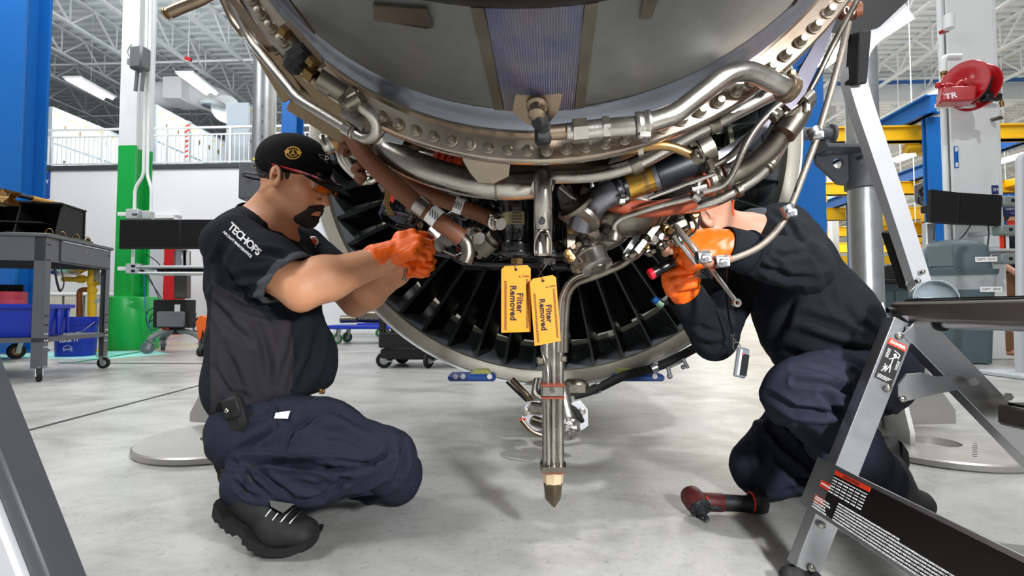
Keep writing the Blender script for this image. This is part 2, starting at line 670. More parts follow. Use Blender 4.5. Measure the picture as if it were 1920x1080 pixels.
jl = joist(3, 23); jr = joist(3, 50.4)
for i in range(14):
    o = jl if i == 0 else dup(jl, (0, 0, 0))
    o.location = B(-25 + i * 1.75, 3, 9.08); o.rotation_euler = (0, 0, -BYAW)
for i in range(20):
    o = jr if i == 0 else dup(jr, (0, 0, 0))
    o.location = B(.2 + i * 1.95, 3, 9.08); o.rotation_euler = (0, 0, -BYAW)
# cross beams under the joists
for i, yy in enumerate((11.8, 15.2, 19.4)):
    mb = MB(); bbox_(mb, -26, -1, yy, yy + .05, 8.3, 8.35); o = struct('ceiling_beam', mb, m_joist)
for i, yy in enumerate((9.0, 13.0, 24.0, 30.0, 36.0)):
    mb = MB(); bbox_(mb, -1, 39.8, yy, yy + .05, 8.3, 8.35); o = struct('ceiling_beam', mb, m_joist)
mb = MB(); bbox_(mb, -1, 39.8, 19.0, 19.3, 8.1, 8.7); struct('ceiling_beam', mb, mat('fascia_grey', '#dde2e3', .6))
mb = MB(); bbox_(mb, -1, 39.8, 18.8, 19.0, 8.72, 8.78); struct('ceiling_beam', mb, m_blue)
mb = MB(); bbox_(mb, -26, -1, 6.6, 7.4, 8.5, 9.0); struct('ceiling_beam', mb, m_joist)

# ---- columns
def wf_col(name, x0, x1, y0, dep, z0, z1, mt, web=.06, fl=.035):
    mb = MB()
    bbox_(mb, x0, x1, y0, y0 + fl, z0, z1)
    bbox_(mb, x0, x1, y0 + dep - fl, y0 + dep, z0, z1)
    bbox_(mb, (x0 + x1) / 2 - web / 2, (x0 + x1) / 2 + web / 2, y0 + fl, y0 + dep - fl, z0, z1)
    return mb


c1 = link('column_1', None); c1['kind'] = 'structure'
x0 = Bin(P(212, 560, 7.0))[0]; x1 = Bin(P(246, 560, 7.0))[0]; y0 = Bin(P(230, 560, 7.0))[1]
mb = wf_col('', x0, x1, y0, .32, 0, 2.82, None); obj('lower_shaft', mb, m_green, c1)
mb = wf_col('', x0, x1, y0, .32, 2.82, 9.1, None); obj('upper_shaft', mb, m_white, c1)
mb = MB(); cc = B((x0 + x1) / 2, y0 + .16, 0)
mb.lathe([(0, 0), (.34, 0), (.345, .03), (.345, .69), (.33, .72), (.3, .725), (0, .725)], cc, n=40)
obj('base_guard', mb, m_green, c1)
COL1 = (x0, x1, y0)

for i, (pa, pb, Y, zt, dep) in enumerate(((-28, 27, 6.4, 9.1, .36), (1494, 1553, 7.3, 4.06, .3), (521, 549, 8.6, 9.1, .3),
                                          (1750, 1776, 9.2, 4.06, .14))):
    xa, xb = Bin(P(pa, 560, Y))[0], Bin(P(pb, 560, Y))[0]; ya = Bin(P((pa + pb) / 2, 560, Y))[1]
    mb = wf_col('', xa, xb, ya, dep, .02, zt, None)
    bbox_(mb, xa - .08, xb + .08, ya - .06, ya + dep + .06, 0, .025)
    o = struct('column_%d' % (i + 2), mb, m_blue)

# white column with the hose reel, at the right
c6 = link('column_6', None); c6['kind'] = 'structure'
xa, xb = Bin(P(1797, 560, 5.75))[0], Bin(P(1880, 560, 5.75))[0]; ya = Bin(P(1840, 560, 5.75))[1]
mb = MB()
bbox_(mb, xa, xb, ya, ya + .03, 0, 9.1); bbox_(mb, xa, xb, ya + .11, ya + .14, 0, 9.1)
bbox_(mb, (xa + xb) / 2 - .03, (xa + xb) / 2 + .03, ya + .03, ya + .11, 0, 9.1)
obj('shaft', mb, m_white, c6)
COL6 = (xa, xb, ya)
mb = MB()
for dx in (-.035, xb - xa + .05):
    mb.cyl(B(xa + dx, ya + .06, .4), B(xa + dx, ya + .06, 9), .03, n=10)
obj('conduit', mb, m_white, c6)
mb = MB(); mb.box(B(xa + .04, ya - .004, 2.28), (.045, .006, .25), BM); obj('tool_decal', mb, m_blue, c6)
mb = MB()
for z in (2.19, 2.37):
    mb.box(B(xa + .04, ya - .009, z), (.025, .005, .05), BM)
obj('tool_decal_print', mb, m_print_w, c6)
m_navy = mat('navy_sign', '#1b2c66', .5)
mb = MB(); mb.box(B(xb - .05, ya - .006, 1.9), (.07, .008, .10), BM); sg = obj('bay_sign', mb, m_navy, c6)
text('2H', .05, plane_m(B(xb - .05, ya - .011, 1.9), B(1, 0) - B(0, 0), (0, 0, 1)), m_print_w, sg)

# far columns: blue crane posts and white building posts in rows down the bay
for i, (px, Y, w, mt) in enumerate(((1608, 17, .27, m_blue), (1617, 19, .27, m_blue), (1655, 26, .27, m_blue), (1728, 26, .28, m_blue), (1705, 33, .27, m_blue),
                                    (1570, 21, .28, m_white), (1630, 30, .28, m_white), (1680, 38, .28, m_white), (1602, 40, .27, m_white),
                                    (1890, 24, .27, m_blue), (1910, 15, .27, m_blue), (1845, 31, .27, m_blue))):
    p = P(px, 560, Y); xx, yy = Bin(p)
    mb = wf_col('', xx - w / 2, xx + w / 2, yy, w, 0, 4.3 if mt is m_blue else 9.1, None)
    struct('column_%d' % (7 + i), mb, mt)

# wall column wrapped in red behind the workstation
mb = MB()
xx, yy = Bin(P(317, 560, 11.2))
bbox_(mb, xx - .15, xx + .15, yy, yy + .3, 0, 1.95, .01)
for z in (.9, 1.55):
    bbox_(mb, xx - .163, xx + .163, yy - .003, yy + .1, z, z + .012)
struct('column_20', mb, mat('red_wrap', '#c1131b', .4))
# ================================================================== mezzanine: railing, lockers, duct
t = wthing('railing', 'white metal railing with thin balusters along the mezzanine edge', 'railing', B(-9, 12.1, 4.1))
mb = MB(); bbox_(mb, -20, -1.2, 12.08, 12.13, 5.03, 5.08); obj('top_rail', mb, m_white, t)
mb = MB(); bbox_(mb, -20, -1.2, 12.085, 12.125, 4.86, 4.895); obj('middle_rail', mb, m_white, t)
mb = MB(); bbox_(mb, -20, -1.2, 12.085, 12.125, 4.17, 4.205); obj('bottom_rail', mb, m_white, t)
pm = MB(); pm.box((0, 0, .49), (.055, .055, .98)); pm = pm.mesh('post', m_white)
bmh = MB(); bmh.box((0, 0, .34), (.022, .022, .68)); bmh = bmh.mesh('baluster', m_white)
x = -14.2; i = 0
while x < -4.2:
    if i % 14 == 0:
        inst('post', pm, t, Matrix.Translation(B(x, 12.1, 4.1)) @ BM)
    else:
        inst('baluster', bmh, t, Matrix.Translation(B(x, 12.1, 4.19)) @ BM)
    x += .118; i += 1

m_lock_side = mat('locker_side', '#aebbc4', .45, var=.04)
m_lock_door = mat('locker_door', '#e3e8ea', .4, var=.03)
m_latch = mat('locker_latch', '#6d5a3c', .5)
m_ylab = mat('yellow_label', '#e6d23a', .5)


def make_locker():
    t = thing('locker', '', 'locker', (0, 0, 0), 0, None)
    mb = MB(); mb.box((-.3, .225, 1.0), (.6, .446, 2.0), bev=.006); obj('body', mb, m_lock_side, t)
    for z0 in (.07, 1.04):
        mb = MB(); mb.box((.008, .225, z0 + .445), (.016, .41, .89), bev=.004)
        dd = obj('door', mb, m_lock_door, t)
        mb = MB(); mb.box((.024, .36, z0 + .5), (.02, .05, .12)); obj('latch', mb, m_latch, dd)
        mb = MB(); mb.box((.018, .12, z0 + .78), (.004, .1, .05)); obj('number_plate', mb, m_ylab if z0 > 1 else m_print_w, dd)
    return t


ORD = 'x second third fourth fifth sixth seventh eighth ninth tenth eleventh twelfth thirteenth fourteenth fifteenth sixteenth last'.split()
lk0 = make_locker(); first = True
for bi, (px, nm) in enumerate(((86, 'first'), (291, 'second'), (470, 'third'))):
    xx = Bin(P(px, 250, 13.4))[0]
    for k in range(17):
        o = lk0 if first else dup(lk0, (0, 0, 0)); first = False
        o.location = B(xx, 12.9 + .45 * k, 4.0); o.rotation_euler = (0, 0, -BYAW)
        o['label'] = ('white two-door locker, %s back from the railing in the %s mezzanine row' % (ORD[k], nm)) if k else \
            'locker at the near end of the %s row from the left, its grey-blue side showing' % nm
        o['group'] = '%s mezzanine locker row' % nm

t = wthing('air_duct', 'large white ventilation duct with an elbow above the mezzanine lockers', 'duct', B(-11, 17, 6.2))
mb = MB()
p0, p1, p2 = P(288, 178, 17), P(372, 178, 17), P(425, 205, 15.6)
mb.tube(fillet([p0, p1, P(412, 190, 16.6), p2], .5), .42, 20); obj('duct_run', mb, m_white, t)
mb = MB(); mb.box((P(340, 175, 16.6)), (.62, 1.0, .72), bev=.03); obj('duct_box', mb, m_white, t)
mb = MB(); mb.lathe([(.28, 0), (.36, .04), (.36, .1), (.2, .12), (0, .12)], P(398, 200, 15.3), (0, 0, 1), n=20); obj('diffuser', mb, m_lgrey, t)
for q in (P(300, 178, 17), P(380, 178, 17)):
    mb = MB(); mb.tube([q + Vector((0, 0, .4)), Vector((q.x, q.y, 9.1))], .02, 6); obj('hanger', mb, m_lgrey, t)

t = wthing('striped_post', 'thin post wrapped in red and white striped tape behind the railing', 'post', P(352, 300, 12.8))
a, b_ = P(352, 303, 12.8), P(352, 228, 12.8)
mb = MB(); mb.box((a + b_) / 2, (.12, .12, (b_ - a).length)); obj('shaft', mb, m_white, t)
mb = MB()
for k in range(7):
    z = a.z + .06 + k * .13
    mb.prism([(-.062, z), (.062, z + .06), (.062, z + .11), (-.062, z + .05)], (a.x, a.y - .064, 0), (1, 0, 0), (0, 0, 1), (0, .004, 0))
obj('stripes', mb, m_print_r, t)

# ceiling lights: twin bright tubes under a white tray, hung on a cord
m_tube = mat('lit_tube', '#ffffff', .5, emit='#ffffff', estr=14)


def make_light(lab, loc, rz, L=1.3):
    t = thing('ceiling_light', lab, 'ceiling light', loc, rz)
    mb = MB(); mb.box((0, 0, .05), (.5, L, .07), bev=.02); obj('tray', mb, m_white, t)
    for s in (-1, 1):
        mb = MB(); mb.tube([(s * .13, -L / 2 + .03, 0), (s * .13, L / 2 - .03, 0)], .045, 8); obj('tube', mb, m_tube, t)
    mb = MB(); mb.tube([(0, 0, .08), (0, 0, 9.05 - loc[2])], .007, 5); obj('cord', mb, m_lgrey, t)
    if loc[1] < 22:
        ld = bpy.data.lights.new('tube_glow', 'AREA'); ld.shape = 'RECTANGLE'; ld.size = .4; ld.size_y = L; ld.energy = 110
        lo = bpy.data.objects.new('tube_glow', ld); COL.objects.link(lo); lo.parent = t; lo.location = (0, 0, -.05)
    return t


for px, py, Y, lab in ((170, 167, 14, 'twin-tube ceiling light hanging left of the white and green column'),
                       (372, 158, 14, 'twin-tube ceiling light hanging above the white air duct'),
                       (1560, 108, 12.4, 'bright ceiling light glowing beside the engine at upper right'),
                       (1749, 180, 14.5, 'bright ceiling light just left of the red hose reel'),
                       (1714, 289, 20, 'ceiling light below the yellow crane bridge, left of the blue post'),
                       (1690, 428, 38, 'small far ceiling light right of the silver strut'),
                       (1652, 428, 38, 'small far ceiling light between stand post and silver strut'),
                       (1570, 431, 38, 'small far ceiling light left of the silver stand post'),
                       (1738, 429, 38, 'small far ceiling light left of the right-hand monitors'),
                       (1890, 300, 21, 'ceiling light low at the right edge beyond the white column')):
    p = P(px, py, Y)
    make_light(lab, p, -BYAW + R(4), 1.3 if Y < 15 else 2.2)

# ================================================================== overhead cranes on the right
def crane_bridge(lab, x0, x1, Y, zt, h, rz=0.0):
    c = B((x0 + x1) / 2, Y, zt - h)
    t = thing('crane_bridge', lab, 'crane', c, rz - BYAW)
    L = x1 - x0
    mb = MB(); mb.box((0, 0, h / 2), (L, .18, h), bev=.008)
    mb.box((0, 0, h - .015), (L, .26, .03)); mb.box((0, 0, .015), (L, .26, .03)); obj('girder', mb, m_yellow, t)
    for s in (-1, 1):
        mb = MB(); mb.box((s * (L / 2 - .2), 0, h - .12), (.3, .9, .2), bev=.02); obj('end_truck', mb, m_yellow, t)
    mb = MB(); mb.box((-L * .2, .0, -.13), (.45, .3, .22), bev=.03); mb.cyl((-L * .2 - .25, 0, -.13), (-L * .2 - .5, 0, -.13), .09, n=12)
    obj('hoist', mb, m_yellow, t)
    for s in ((-.3, .3) if rz else ()):
        mb = MB(); mb.tube([(s * L, 0, h), (s * L, 0, 9.04 - zt + h)], .012, 6); obj('hanger_rod', mb, m_joist, t)
    return t


crane_bridge('long yellow crane girder spanning behind the hose reel', 4.5, 14.5, 10.05, 4.03, .28)
crane_bridge('second yellow crane girder back, level with the bracket on the silver stand post', 5.5, 13, 14.6, 4.07, .34)
crane_bridge('yellow crane girder far down the bay, third from the near one', 8, 22, 22.5, 4.07, .4)
crane_bridge('yellow crane girder far down the bay, fourth from the near one', 10, 26, 28, 4.07, .5)
crane_bridge('farthest low yellow crane girder across the bay', 12, 34, 35, 4.07, .5)
crane_bridge('yellow crane girder in the middle of the bay, crossing behind the silver strut', 6.8, 16, 18.3, 4.07, .42)
crane_bridge('thin slanted yellow crane boom far behind the silver strut', 11.0, 15.5, 17, 3.1, .4, R(-18))
crane_bridge('slanted yellow crane boom behind the right monitors', 8.7, 12.5, 11.5, 2.98, .42, R(-24))
crane_bridge('slanted yellow crane boom between blue column and silver post', 7.4, 9.6, 12.5, 2.62, .3, R(26))


def runway(lab, x, y0, y1, zt, h=.34):
    c = B(x, y0, zt - h)
    t = thing('crane_runway', lab, 'beam', c, -BYAW)
    L = y1 - y0
    mb = MB(); mb.box((0, L / 2, h / 2), (.1, L, h)); obj('web', mb, m_blue, t)
    for z in (.015, h - .015):
        mb = MB(); mb.box((0, L / 2, z), (.26, L, .03)); obj('flange', mb, m_blue, t)
    return t


runway('blue runway beam running back from the blue post left of the hose reel', 7.1, 9.45, 26, 4.42)
runway('blue runway beam passing behind the white reel column', 10.3, 8.5, 30, 4.42)
runway('blue runway beam running back from the wide blue column', 3.9, 7.4, 20, 4.42)
runway('blue runway beam farthest right, crossing behind the frame edge', 14.8, 13, 34, 4.42)

t = wthing('chain_hoist', 'grey chain hoist box hanging beside the blue post', 'hoist', P(1733, 385, 10.05))
mb = MB(); mb.box(P(1734, 362, 10.05), (.3, .25, .42), bev=.05); obj('housing', mb, m_mgrey, t)
mb = MB(); mb.lathe([(.05, 0), (.1, 0), (.1, .03), (.05, .03)], P(1731, 360, 9.9), (0, -1, 0), n=14, closed=True); obj('chain_guide', mb, m_black, t)
mb = MB(); mb.tube(spline([P(1722, 370, 9.92), P(1723, 380, 9.92), P(1732, 385, 9.92), P(1738, 380, 9.92)], 4), .015, 6); obj('cable', mb, m_black, t)
mb = MB(); mb.cyl(P(1742, 340, 10.05), P(1742, 348, 10.05), .09, n=12); mb.cyl(P(1742, 350, 10.05), P(1742, 252, 10.05), .02, n=8); obj('trolley', mb, m_orange_r, t)

# far work benches and shelving deep in the bay
def bench(lab, px, Y, w, h, mt, mt2):
    p = FL(px, 580 + 528 / Y); p = P(px, 580 + 528 / Y, Y); p.z = 0
    t = thing('work_bench', lab, 'bench', p, 0)
    mb = MB(); mb.box((0, 0, h), (w, .7, .06), bev=.01); obj('bench_top', mb, mt2, t)
    mb = MB(); mb.box((0, .02, h / 2 - .01), (w * .94, .6, h - .04), bev=.01); obj('cabinet', mb, mt, t)
    for k in (-1, 0, 1):
        mb = MB(); mb.box((k * w * .3, -.29, h * .55), (w * .27, .02, h * .6), bev=.006); obj('drawer', mb, mt, t)
    mb = MB(); mb.box((w * .2, 0, h + .16), (w * .45, .4, .26), bev=.03)
    obj('machine_tray', mb, m_black_m, t); return t


m_tealgrey = mat('slate_grey_plastic', '#4b5b62', .5, var=.1)
bench('dark grey bench with black trays seen left of the silver strut', 1672, 8.2, 1.0, .98, m_tealgrey, m_black_m)
bench('low bench with pale top seen left of the stand post', 1560, 9.4, 1.0, 1.0, m_lgrey, m_white)
bench('far white bench deep in the bay right of the stand post', 1628, 23.5, 3.0, 1.0, m_lgrey, m_white)
# ================================================================== the jet engine
EO = Vector((0.1435, 2.0757, 1.2568))
EYAW = -0.0739
EA = Vector((math.sin(EYAW), -math.cos(EYAW), 0))          # axis, towards the tail (towards the viewer)
EX = Vector((math.cos(EYAW), math.sin(EYAW), 0))
EZ = Vector((0, 0, 1))


def EN(s, r, deg):
    a = R(deg)
    return EO + EA * s + (EX * math.cos(a) + EZ * math.sin(a)) * r


def EM(s, r, deg):
    """matrix at a point of the engine: x tangential, y along the axis to the tail, z outwards"""
    a = R(deg)
    z = EX * math.cos(a) + EZ * math.sin(a)
    y = EA
    x = y.cross(z)
    M = Matrix((x, y, z)).transposed().to_4x4(); M.translation = EN(s, r, deg)
    return M


def elathe(mb, prof, n=96, a0=None, a1=None, m=0, closed=False):
    """profile of (radius, s) round the engine axis, angles in degrees as for EN"""
    vs = []; fs = []; k = len(prof)
    full = a0 is None
    cnt = n if full else n + 1
    for j in range(cnt):
        d = 360.0 * j / n if full else a0 + (a1 - a0) * j / n
        for r, s in prof:
            vs.append(EN(s, r, d))
    for j in range(n):
        jn = (j + 1) % cnt
        for i in range(k if closed else k - 1):
            i2 = (i + 1) % k
            fs.append((j * k + i, jn * k + i, jn * k + i2, j * k + i2))
    if closed and not full:
        fs.append(list(range(k))); fs.append([(cnt - 1) * k + i for i in range(k)])
    return mb.add(vs, fs, m)


ENG = wthing('jet_engine', 'large uncowled jet engine hung tail towards the viewer between the two mechanics', 'engine', EN(0, 1.03, -90))
m_rim = mat('case_rim', '#a8a396', .42, .8, var=.16, scale=7, bump=.06)
m_liner = mat('liner_panel_dark', '#606467', .36, var=.22, scale=5, bump=.05)
m_vane = mat('guide_vane_black', '#060607', .22, var=.3, scale=6, coat=.3)
m_edge = mat('vane_edge', '#74797a', .3, .8)
m_blade = mat('fan_blade_dark', '#1d211b', .3, .3, var=.3, scale=5)
m_line = mat('rub_strip', '#eef0d2', .5, var=.2, scale=10)  # extra-pale colour carries the light coming through the fan
m_core = mat('core_casing', '#4a4640', .42, .8, var=.3, scale=7, bump=.1)
m_corep = mat('core_panel_blue', '#7b7a80', .33, .9, var=.3, scale=5, bump=.06)

mb = MB()
elathe(mb, [(.956, .0), (.972, .006), (1.002, .006), (1.006, 0), (1.006, -.035), (.992, -.05), (.988, -.5), (1.0, -.52), (1.0, -.56), (.985, -.58), (.97, -.95), (.885, -.95), (.885, -.42), (.965, -.06), (.956, -.05)], 120, closed=True)
obj('fan_case', mb, m_rim, ENG)
mb = MB(); elathe(mb, [(1.0061, -.008), (1.018, -.01), (1.018, -.03), (1.0061, -.032)], 120, closed=True)
obj('rim_strip', mb, m_white, ENG)
mb = MB(); elathe(mb, [(.866, -.379), (.886, -.379), (.886, -.392), (.866, -.392)], 120, closed=True)
obj('rub_strip', mb, m_line, ENG)

# duct liner panels, two rings of 48
NV = 48
pan = []
for s0, s1 in ((-.05, -.185), (-.19, -.378)):
    mb = MB()
    st = 360 / NV
    for s_, e_ in ((s0, s1),):
        def rr(s):
            return .966 - (.966 - .884) * (-s - .06) / .36
        prof = [(rr(s_) - .001, s_), (rr(s_) - .006, s_ - .004), (rr(e_) - .006, e_ + .004), (rr(e_) - .001, e_)]
        elathe(mb, prof, 3, -st / 2 + .12, st / 2 - .12)
    mb.v = [tuple(Vector(v) - EO) for v in mb.v]
    pan.append(mb.mesh('liner_panel', m_liner))
ROT = Matrix((EX, EA, EZ)).transposed().to_4x4()


def about(deg):
    """rotation about the engine axis, placed at the engine origin"""
    return Matrix.Translation(EO) @ Matrix.Rotation(R(deg), 4, -EA)


for k in range(NV):
    for pm_ in pan:
        inst('liner_panel', pm_, ENG, about(360 / NV * k))

# guide vanes: thin staggered plates from hub to case
beta = R(17)
mb = MB()
ch, th = .165, .010
cv = (-EA * math.cos(beta) + EZ * math.sin(beta))           # chord direction at angle 0 (tangential there is +z)
nv = (-EA * -math.sin(beta) + EZ * math.cos(beta))
ring = []
for r, c0, tt in ((.47, .8, 1.5), (.6, .9, 1.2), (.78, 1.0, 1.0), (.963, 1.05, 1.0)):
    base = EO + EX * r + EA * -.05
    sec = [(0, 0), (.15, .5), (.5, .62), (.9, .3), (1, 0), (.9, -.3), (.5, -.38), (.15, -.4)]
    ring.append([base + cv * (u * ch * c0) + nv * (w * th * tt) - nv * (.5 * (u - u * u) * .03) for u, w in sec])
vs = [v for r_ in ring for v in r_]
n8 = 8; fs = []; ms = []
for i in range(3):
    for j in range(n8):
        fs.append((i * n8 + j, i * n8 + (j + 1) % n8, (i + 1) * n8 + (j + 1) % n8, (i + 1) * n8 + j))
        ms.append(1 if j in (0, 7) else 0)
fs += [list(range(8)), list(range(24, 32))]; ms += [0, 0]
mb.add(vs, fs); mb.m = ms
mb.v = [tuple(Vector(v) - EO) for v in mb.v]
vane = mb.mesh('guide_vane', [m_vane, m_edge], ang=25)
for k in range(NV):
    inst('guide_vane', vane, ENG, about(360 / NV * (k + .5)))
# fan blades in front of them
mb = MB()
rows = []
for r, b, c in ((.36, 35, .2), (.55, 48, .24), (.72, 56, .27), (.868, 62, .29)):
    bb = R(-b)
    cvx = (-EA * math.cos(bb) + EZ * math.sin(bb)); nvx = (EA * math.sin(bb) + EZ * math.cos(bb))
    base = EO + EX * r + EA * -.47 - cvx * (c / 2) * .2 - EZ * math.sin(bb) * c / 2
    rows.append([base + cvx * u * c + nvx * w for u, w in ((0, 0), (.5, .014), (1, 0), (.5, -.004))])
mb.add([v for q in rows for v in q], [(i * 4 + j, i * 4 + (j + 1) % 4, i * 4 + 4 + (j + 1) % 4, i * 4 + 4 + j) for i in range(3) for j in range(4)] + [(0, 1, 2, 3), (12, 13, 14, 15)])
mb.v = [tuple(Vector(v) - EO) for v in mb.v]
blade = mb.mesh('fan_blade', m_blade)
for k in range(30):
    inst('fan_blade', blade, ENG, about(12 * k))

mb = MB(); elathe(mb, [(.36, -.62), (.46, -.5), (.49, -.3), (.50, -.04), (.49, .02), (.40, .03), (.36, .02)], 64, closed=True)
obj('fan_hub', mb, m_black, ENG)
mb = MB(); elathe(mb, [(.02, .02), (.42, .03), (.44, .12), (.38, .22), (.34, .5), (.35, .85), (.40, 1.05), (.455, 1.22), (.468, 1.36), (.40, 1.37), (.02, 1.37)], 64)
obj('core_case', mb, m_core, ENG)
mb = MB(); elathe(mb, [(.462, 1.05), (.482, 1.08), (.492, 1.36), (.47, 1.37)], 40, -78, 5)
obj('core_panel', mb, m_corep, ENG)
for s_, r_ in ((.24, .40), (.55, .37), (.88, .385), (1.08, .435)):
    mb = MB(); elathe(mb, [(r_ - .04, s_), (r_ + .02, s_), (r_ + .02, s_ + .018), (r_ - .04, s_ + .018)], 64, closed=True)
    obj('case_flange', mb, m_titan, ENG)

# ---- turbine case and exhaust duct (the big dark shell overhead)
mtc = bpy.data.materials.new('exhaust_shell'); mtc.use_nodes = True
_N = mtc.node_tree.nodes; _L = mtc.node_tree.links; _P = _N['Principled BSDF']
_t = _N.new('ShaderNodeTexCoord')
_nz = _N.new('ShaderNodeTexNoise'); _nz.inputs['Scale'].default_value = 5; _nz.inputs['Detail'].default_value = 8; _nz.inputs['Roughness'].default_value = .7
_L.new(_t.outputs['Object'], _nz.inputs[0])
_r = _N.new('ShaderNodeValToRGB'); _r.color_ramp.elements[0].position = .3; _r.color_ramp.elements[0].color = lin('#6a6b69')
_r.color_ramp.elements[1].position = .75; _r.color_ramp.elements[1].color = lin('#888a88')
_L.new(_nz.outputs['Fac'], _r.inputs[0]); _L.new(_r.outputs[0], _P.inputs['Base Color'])
_P.inputs['Metallic'].default_value = .7; _P.inputs['Roughness'].default_value = .46
MATS['exhaust_shell'] = mtc
m_bluest = mat('blued_steel', '#8b909b', .34, .95, var=.15, scale=4, bump=.04)

mb = MB(); elathe(mb, [(.4528, 1.430), (.451, 1.50), (.447, 1.60), (.442, 1.655)], 96); obj('exhaust_shell', mb, mtc, ENG)
mb = MB(); elathe(mb, [(.470, 1.407), (.465, 1.413), (.4595, 1.422), (.457, 1.432), (.4535, 1.437)], 96); obj('blued_band', mb, m_bluest, ENG)
mb = MB(); elathe(mb, [(.455, 1.36), (.504, 1.365), (.506, 1.372), (.506, 1.386), (.503, 1.39), (.474, 1.392), (.473, 1.408), (.468, 1.408), (.455, 1.40)], 120, closed=True)
# flange with heat bands of straw, purple and blue steel
mfl = bpy.data.materials.new('heat_tinted_flange'); mfl.use_nodes = True
_N = mfl.node_tree.nodes; _L = mfl.node_tree.links; _P = _N['Principled BSDF']
_t = _N.new('ShaderNodeTexCoord')
_nz = _N.new('ShaderNodeTexNoise'); _nz.inputs['Scale'].default_value = 6; _nz.inputs['Detail'].default_value = 5
_L.new(_t.outputs['Object'], _nz.inputs[0])
_r = _N.new('ShaderNodeValToRGB'); _e = _r.color_ramp.elements
for _ in range(3):
    _e.new(.5)
for _q, (_p, _c2) in zip(_e, ((.25, '#7d6d5e'), (.42, '#a8998a'), (.55, '#c9bdac'), (.66, '#bd9a72'), (.8, '#8a8296'))):
    _q.position = _p; _q.color = lin(_c2)
_L.new(_nz.outputs['Fac'], _r.inputs[0]); _L.new(_r.outputs[0], _P.inputs['Base Color'])
_P.inputs['Metallic'].default_value = .92; _P.inputs['Roughness'].default_value = .2
obj('turbine_flange', mb, mfl, ENG)
mb = MB(); elathe(mb, [(.439, 1.638), (.4455, 1.646), (.448, 1.658), (.446, 1.67), (.44, 1.676), (.425, 1.672), (.425, 1.642)], 96, closed=True)
obj('exhaust_rim', mb, mat('dark_rim', '#2a2725', .35, .8, var=.3, scale=8), ENG)

mb = MB(); elathe(mb, [(.33, 1.372), (.325, 1.45), (.25, 1.6), (.12, 1.7), (.02, 1.73)], 64); obj('exhaust_cone', mb, mtc, ENG)
# ribbed, heat-blued strips along the shell, each with two plain borders
mrb = bpy.data.materials.new('rainbow_steel'); mrb.use_nodes = True
_N = mrb.node_tree.nodes; _L = mrb.node_tree.links; _P = _N['Principled BSDF']
_t = _N.new('ShaderNodeTexCoord')
_nz = _N.new('ShaderNodeTexNoise'); _nz.inputs['Scale'].default_value = 9; _nz.inputs['Detail'].default_value = 4
_L.new(_t.outputs['Object'], _nz.inputs[0])
_r = _N.new('ShaderNodeValToRGB'); _e = _r.color_ramp.elements
for _ in range(3):
    _e.new(.5)
for _q, (_p, _c2) in zip(_e, ((.28, '#8d8478'), (.42, '#9c9fae'), (.52, '#868bab'), (.62, '#9a90a2'), (.78, '#b3b5b9'))):
    _q.position = _p; _q.color = lin(_c2)
_L.new(_nz.outputs['Fac'], _r.inputs[0]); _L.new(_r.outputs[0], _P.inputs['Base Color'])
_P.inputs['Metallic'].default_value = .9; _P.inputs['Roughness'].default_value = .36
for c, w in ((-90.4, 11.2), (-137, 8.5), (-41, 8.5)):
    mb = MB(); n = 32
    vs = []
    for j in range(n * 2 + 1):
        d = c - w / 2 + w * j / (n * 2)
        for s_ in (1.438, 1.50, 1.57, 1.645):
            vs.append(EN(s_, .4535 - (s_ - 1.445) * .05 + (.0011 if j % 2 else 0) + .001, d))
    mb.add(vs, [(j * 4 + i, j * 4 + i + 1, j * 4 + 5 + i, j * 4 + 4 + i) for j in range(n * 2) for i in range(3)])
    obj('ribbed_strip', mb, mrb, ENG, ang=60)
    for sd in (-1, 1):
        d0 = c + sd * (w / 2 + .1); d1 = d0 + sd * 1.5
        mb = MB(); elathe(mb, [(.4505, 1.438), (.4560, 1.439), (.4455, 1.645), (.44, 1.645)], 4, min(d0, d1), max(d0, d1), closed=True)
        obj('strip_border', mb, m_steel_d, ENG)
# clips near the rim
for pts in (((700, 10), (800, 18), (812, 52), (798, 54), (700, 38)), ((1208, -8), (1236, -6), (1222, 36), (1200, 37))):
    q = []
    for a, b in pts:
        Y = .3
        while Y < .8:
            p = P(a, b, Y); d = p - EO; s_ = d.dot(EA)
            if (d - EA * s_).length < .4565 - (s_ - 1.445) * .05:
                break
            Y += .002
        q.append(P(a, b, Y - .004))
    mb = MB()
    mb.add([v for v in q] + [v + Vector((0, .006, .012)) for v in q], [list(range(len(q))), list(range(len(q), 2 * len(q)))] + [(i, (i + 1) % len(q), len(q) + (i + 1) % len(q), len(q) + i) for i in range(len(q))])
    obj('rim_clip', mb, m_steel_d, ENG)

# flange bolts
mb = MB()
mb.lathe([(0, 0), (.0082, 0), (.0082, .002), (.0064, .003), (.0064, .009), (.0046, .0115), (.0046, .014), (0, .0145)], (0, 0, 0), (0, 1, 0), n=12)
boltm = mb.mesh('flange_bolt', mat('bolt_steel', '#9a9184', .42, .9, var=.25, scale=60))
for k in range(58):
    inst('flange_bolt', boltm, ENG, EM(1.391, .4915, -176 + 3.08 * k + .55))

# ---- pipes and ducts on the tail side
def PP(pts):
    return [P(*p) for p in pts]


def pipe(name, pts, r, mt, bend=.03, n=12, par=None, flat=None, seg=6):
    b = MB(); b.tube(fillet(PP(pts), bend, seg), r, n, flat=flat)
    return obj(name, b, mt, par or ENG)


def hose(name, pts, r, mt, n=10, par=None):
    b = MB(); b.tube(spline(PP(pts), 6), r, n)
    return obj(name, b, mt, par or ENG)


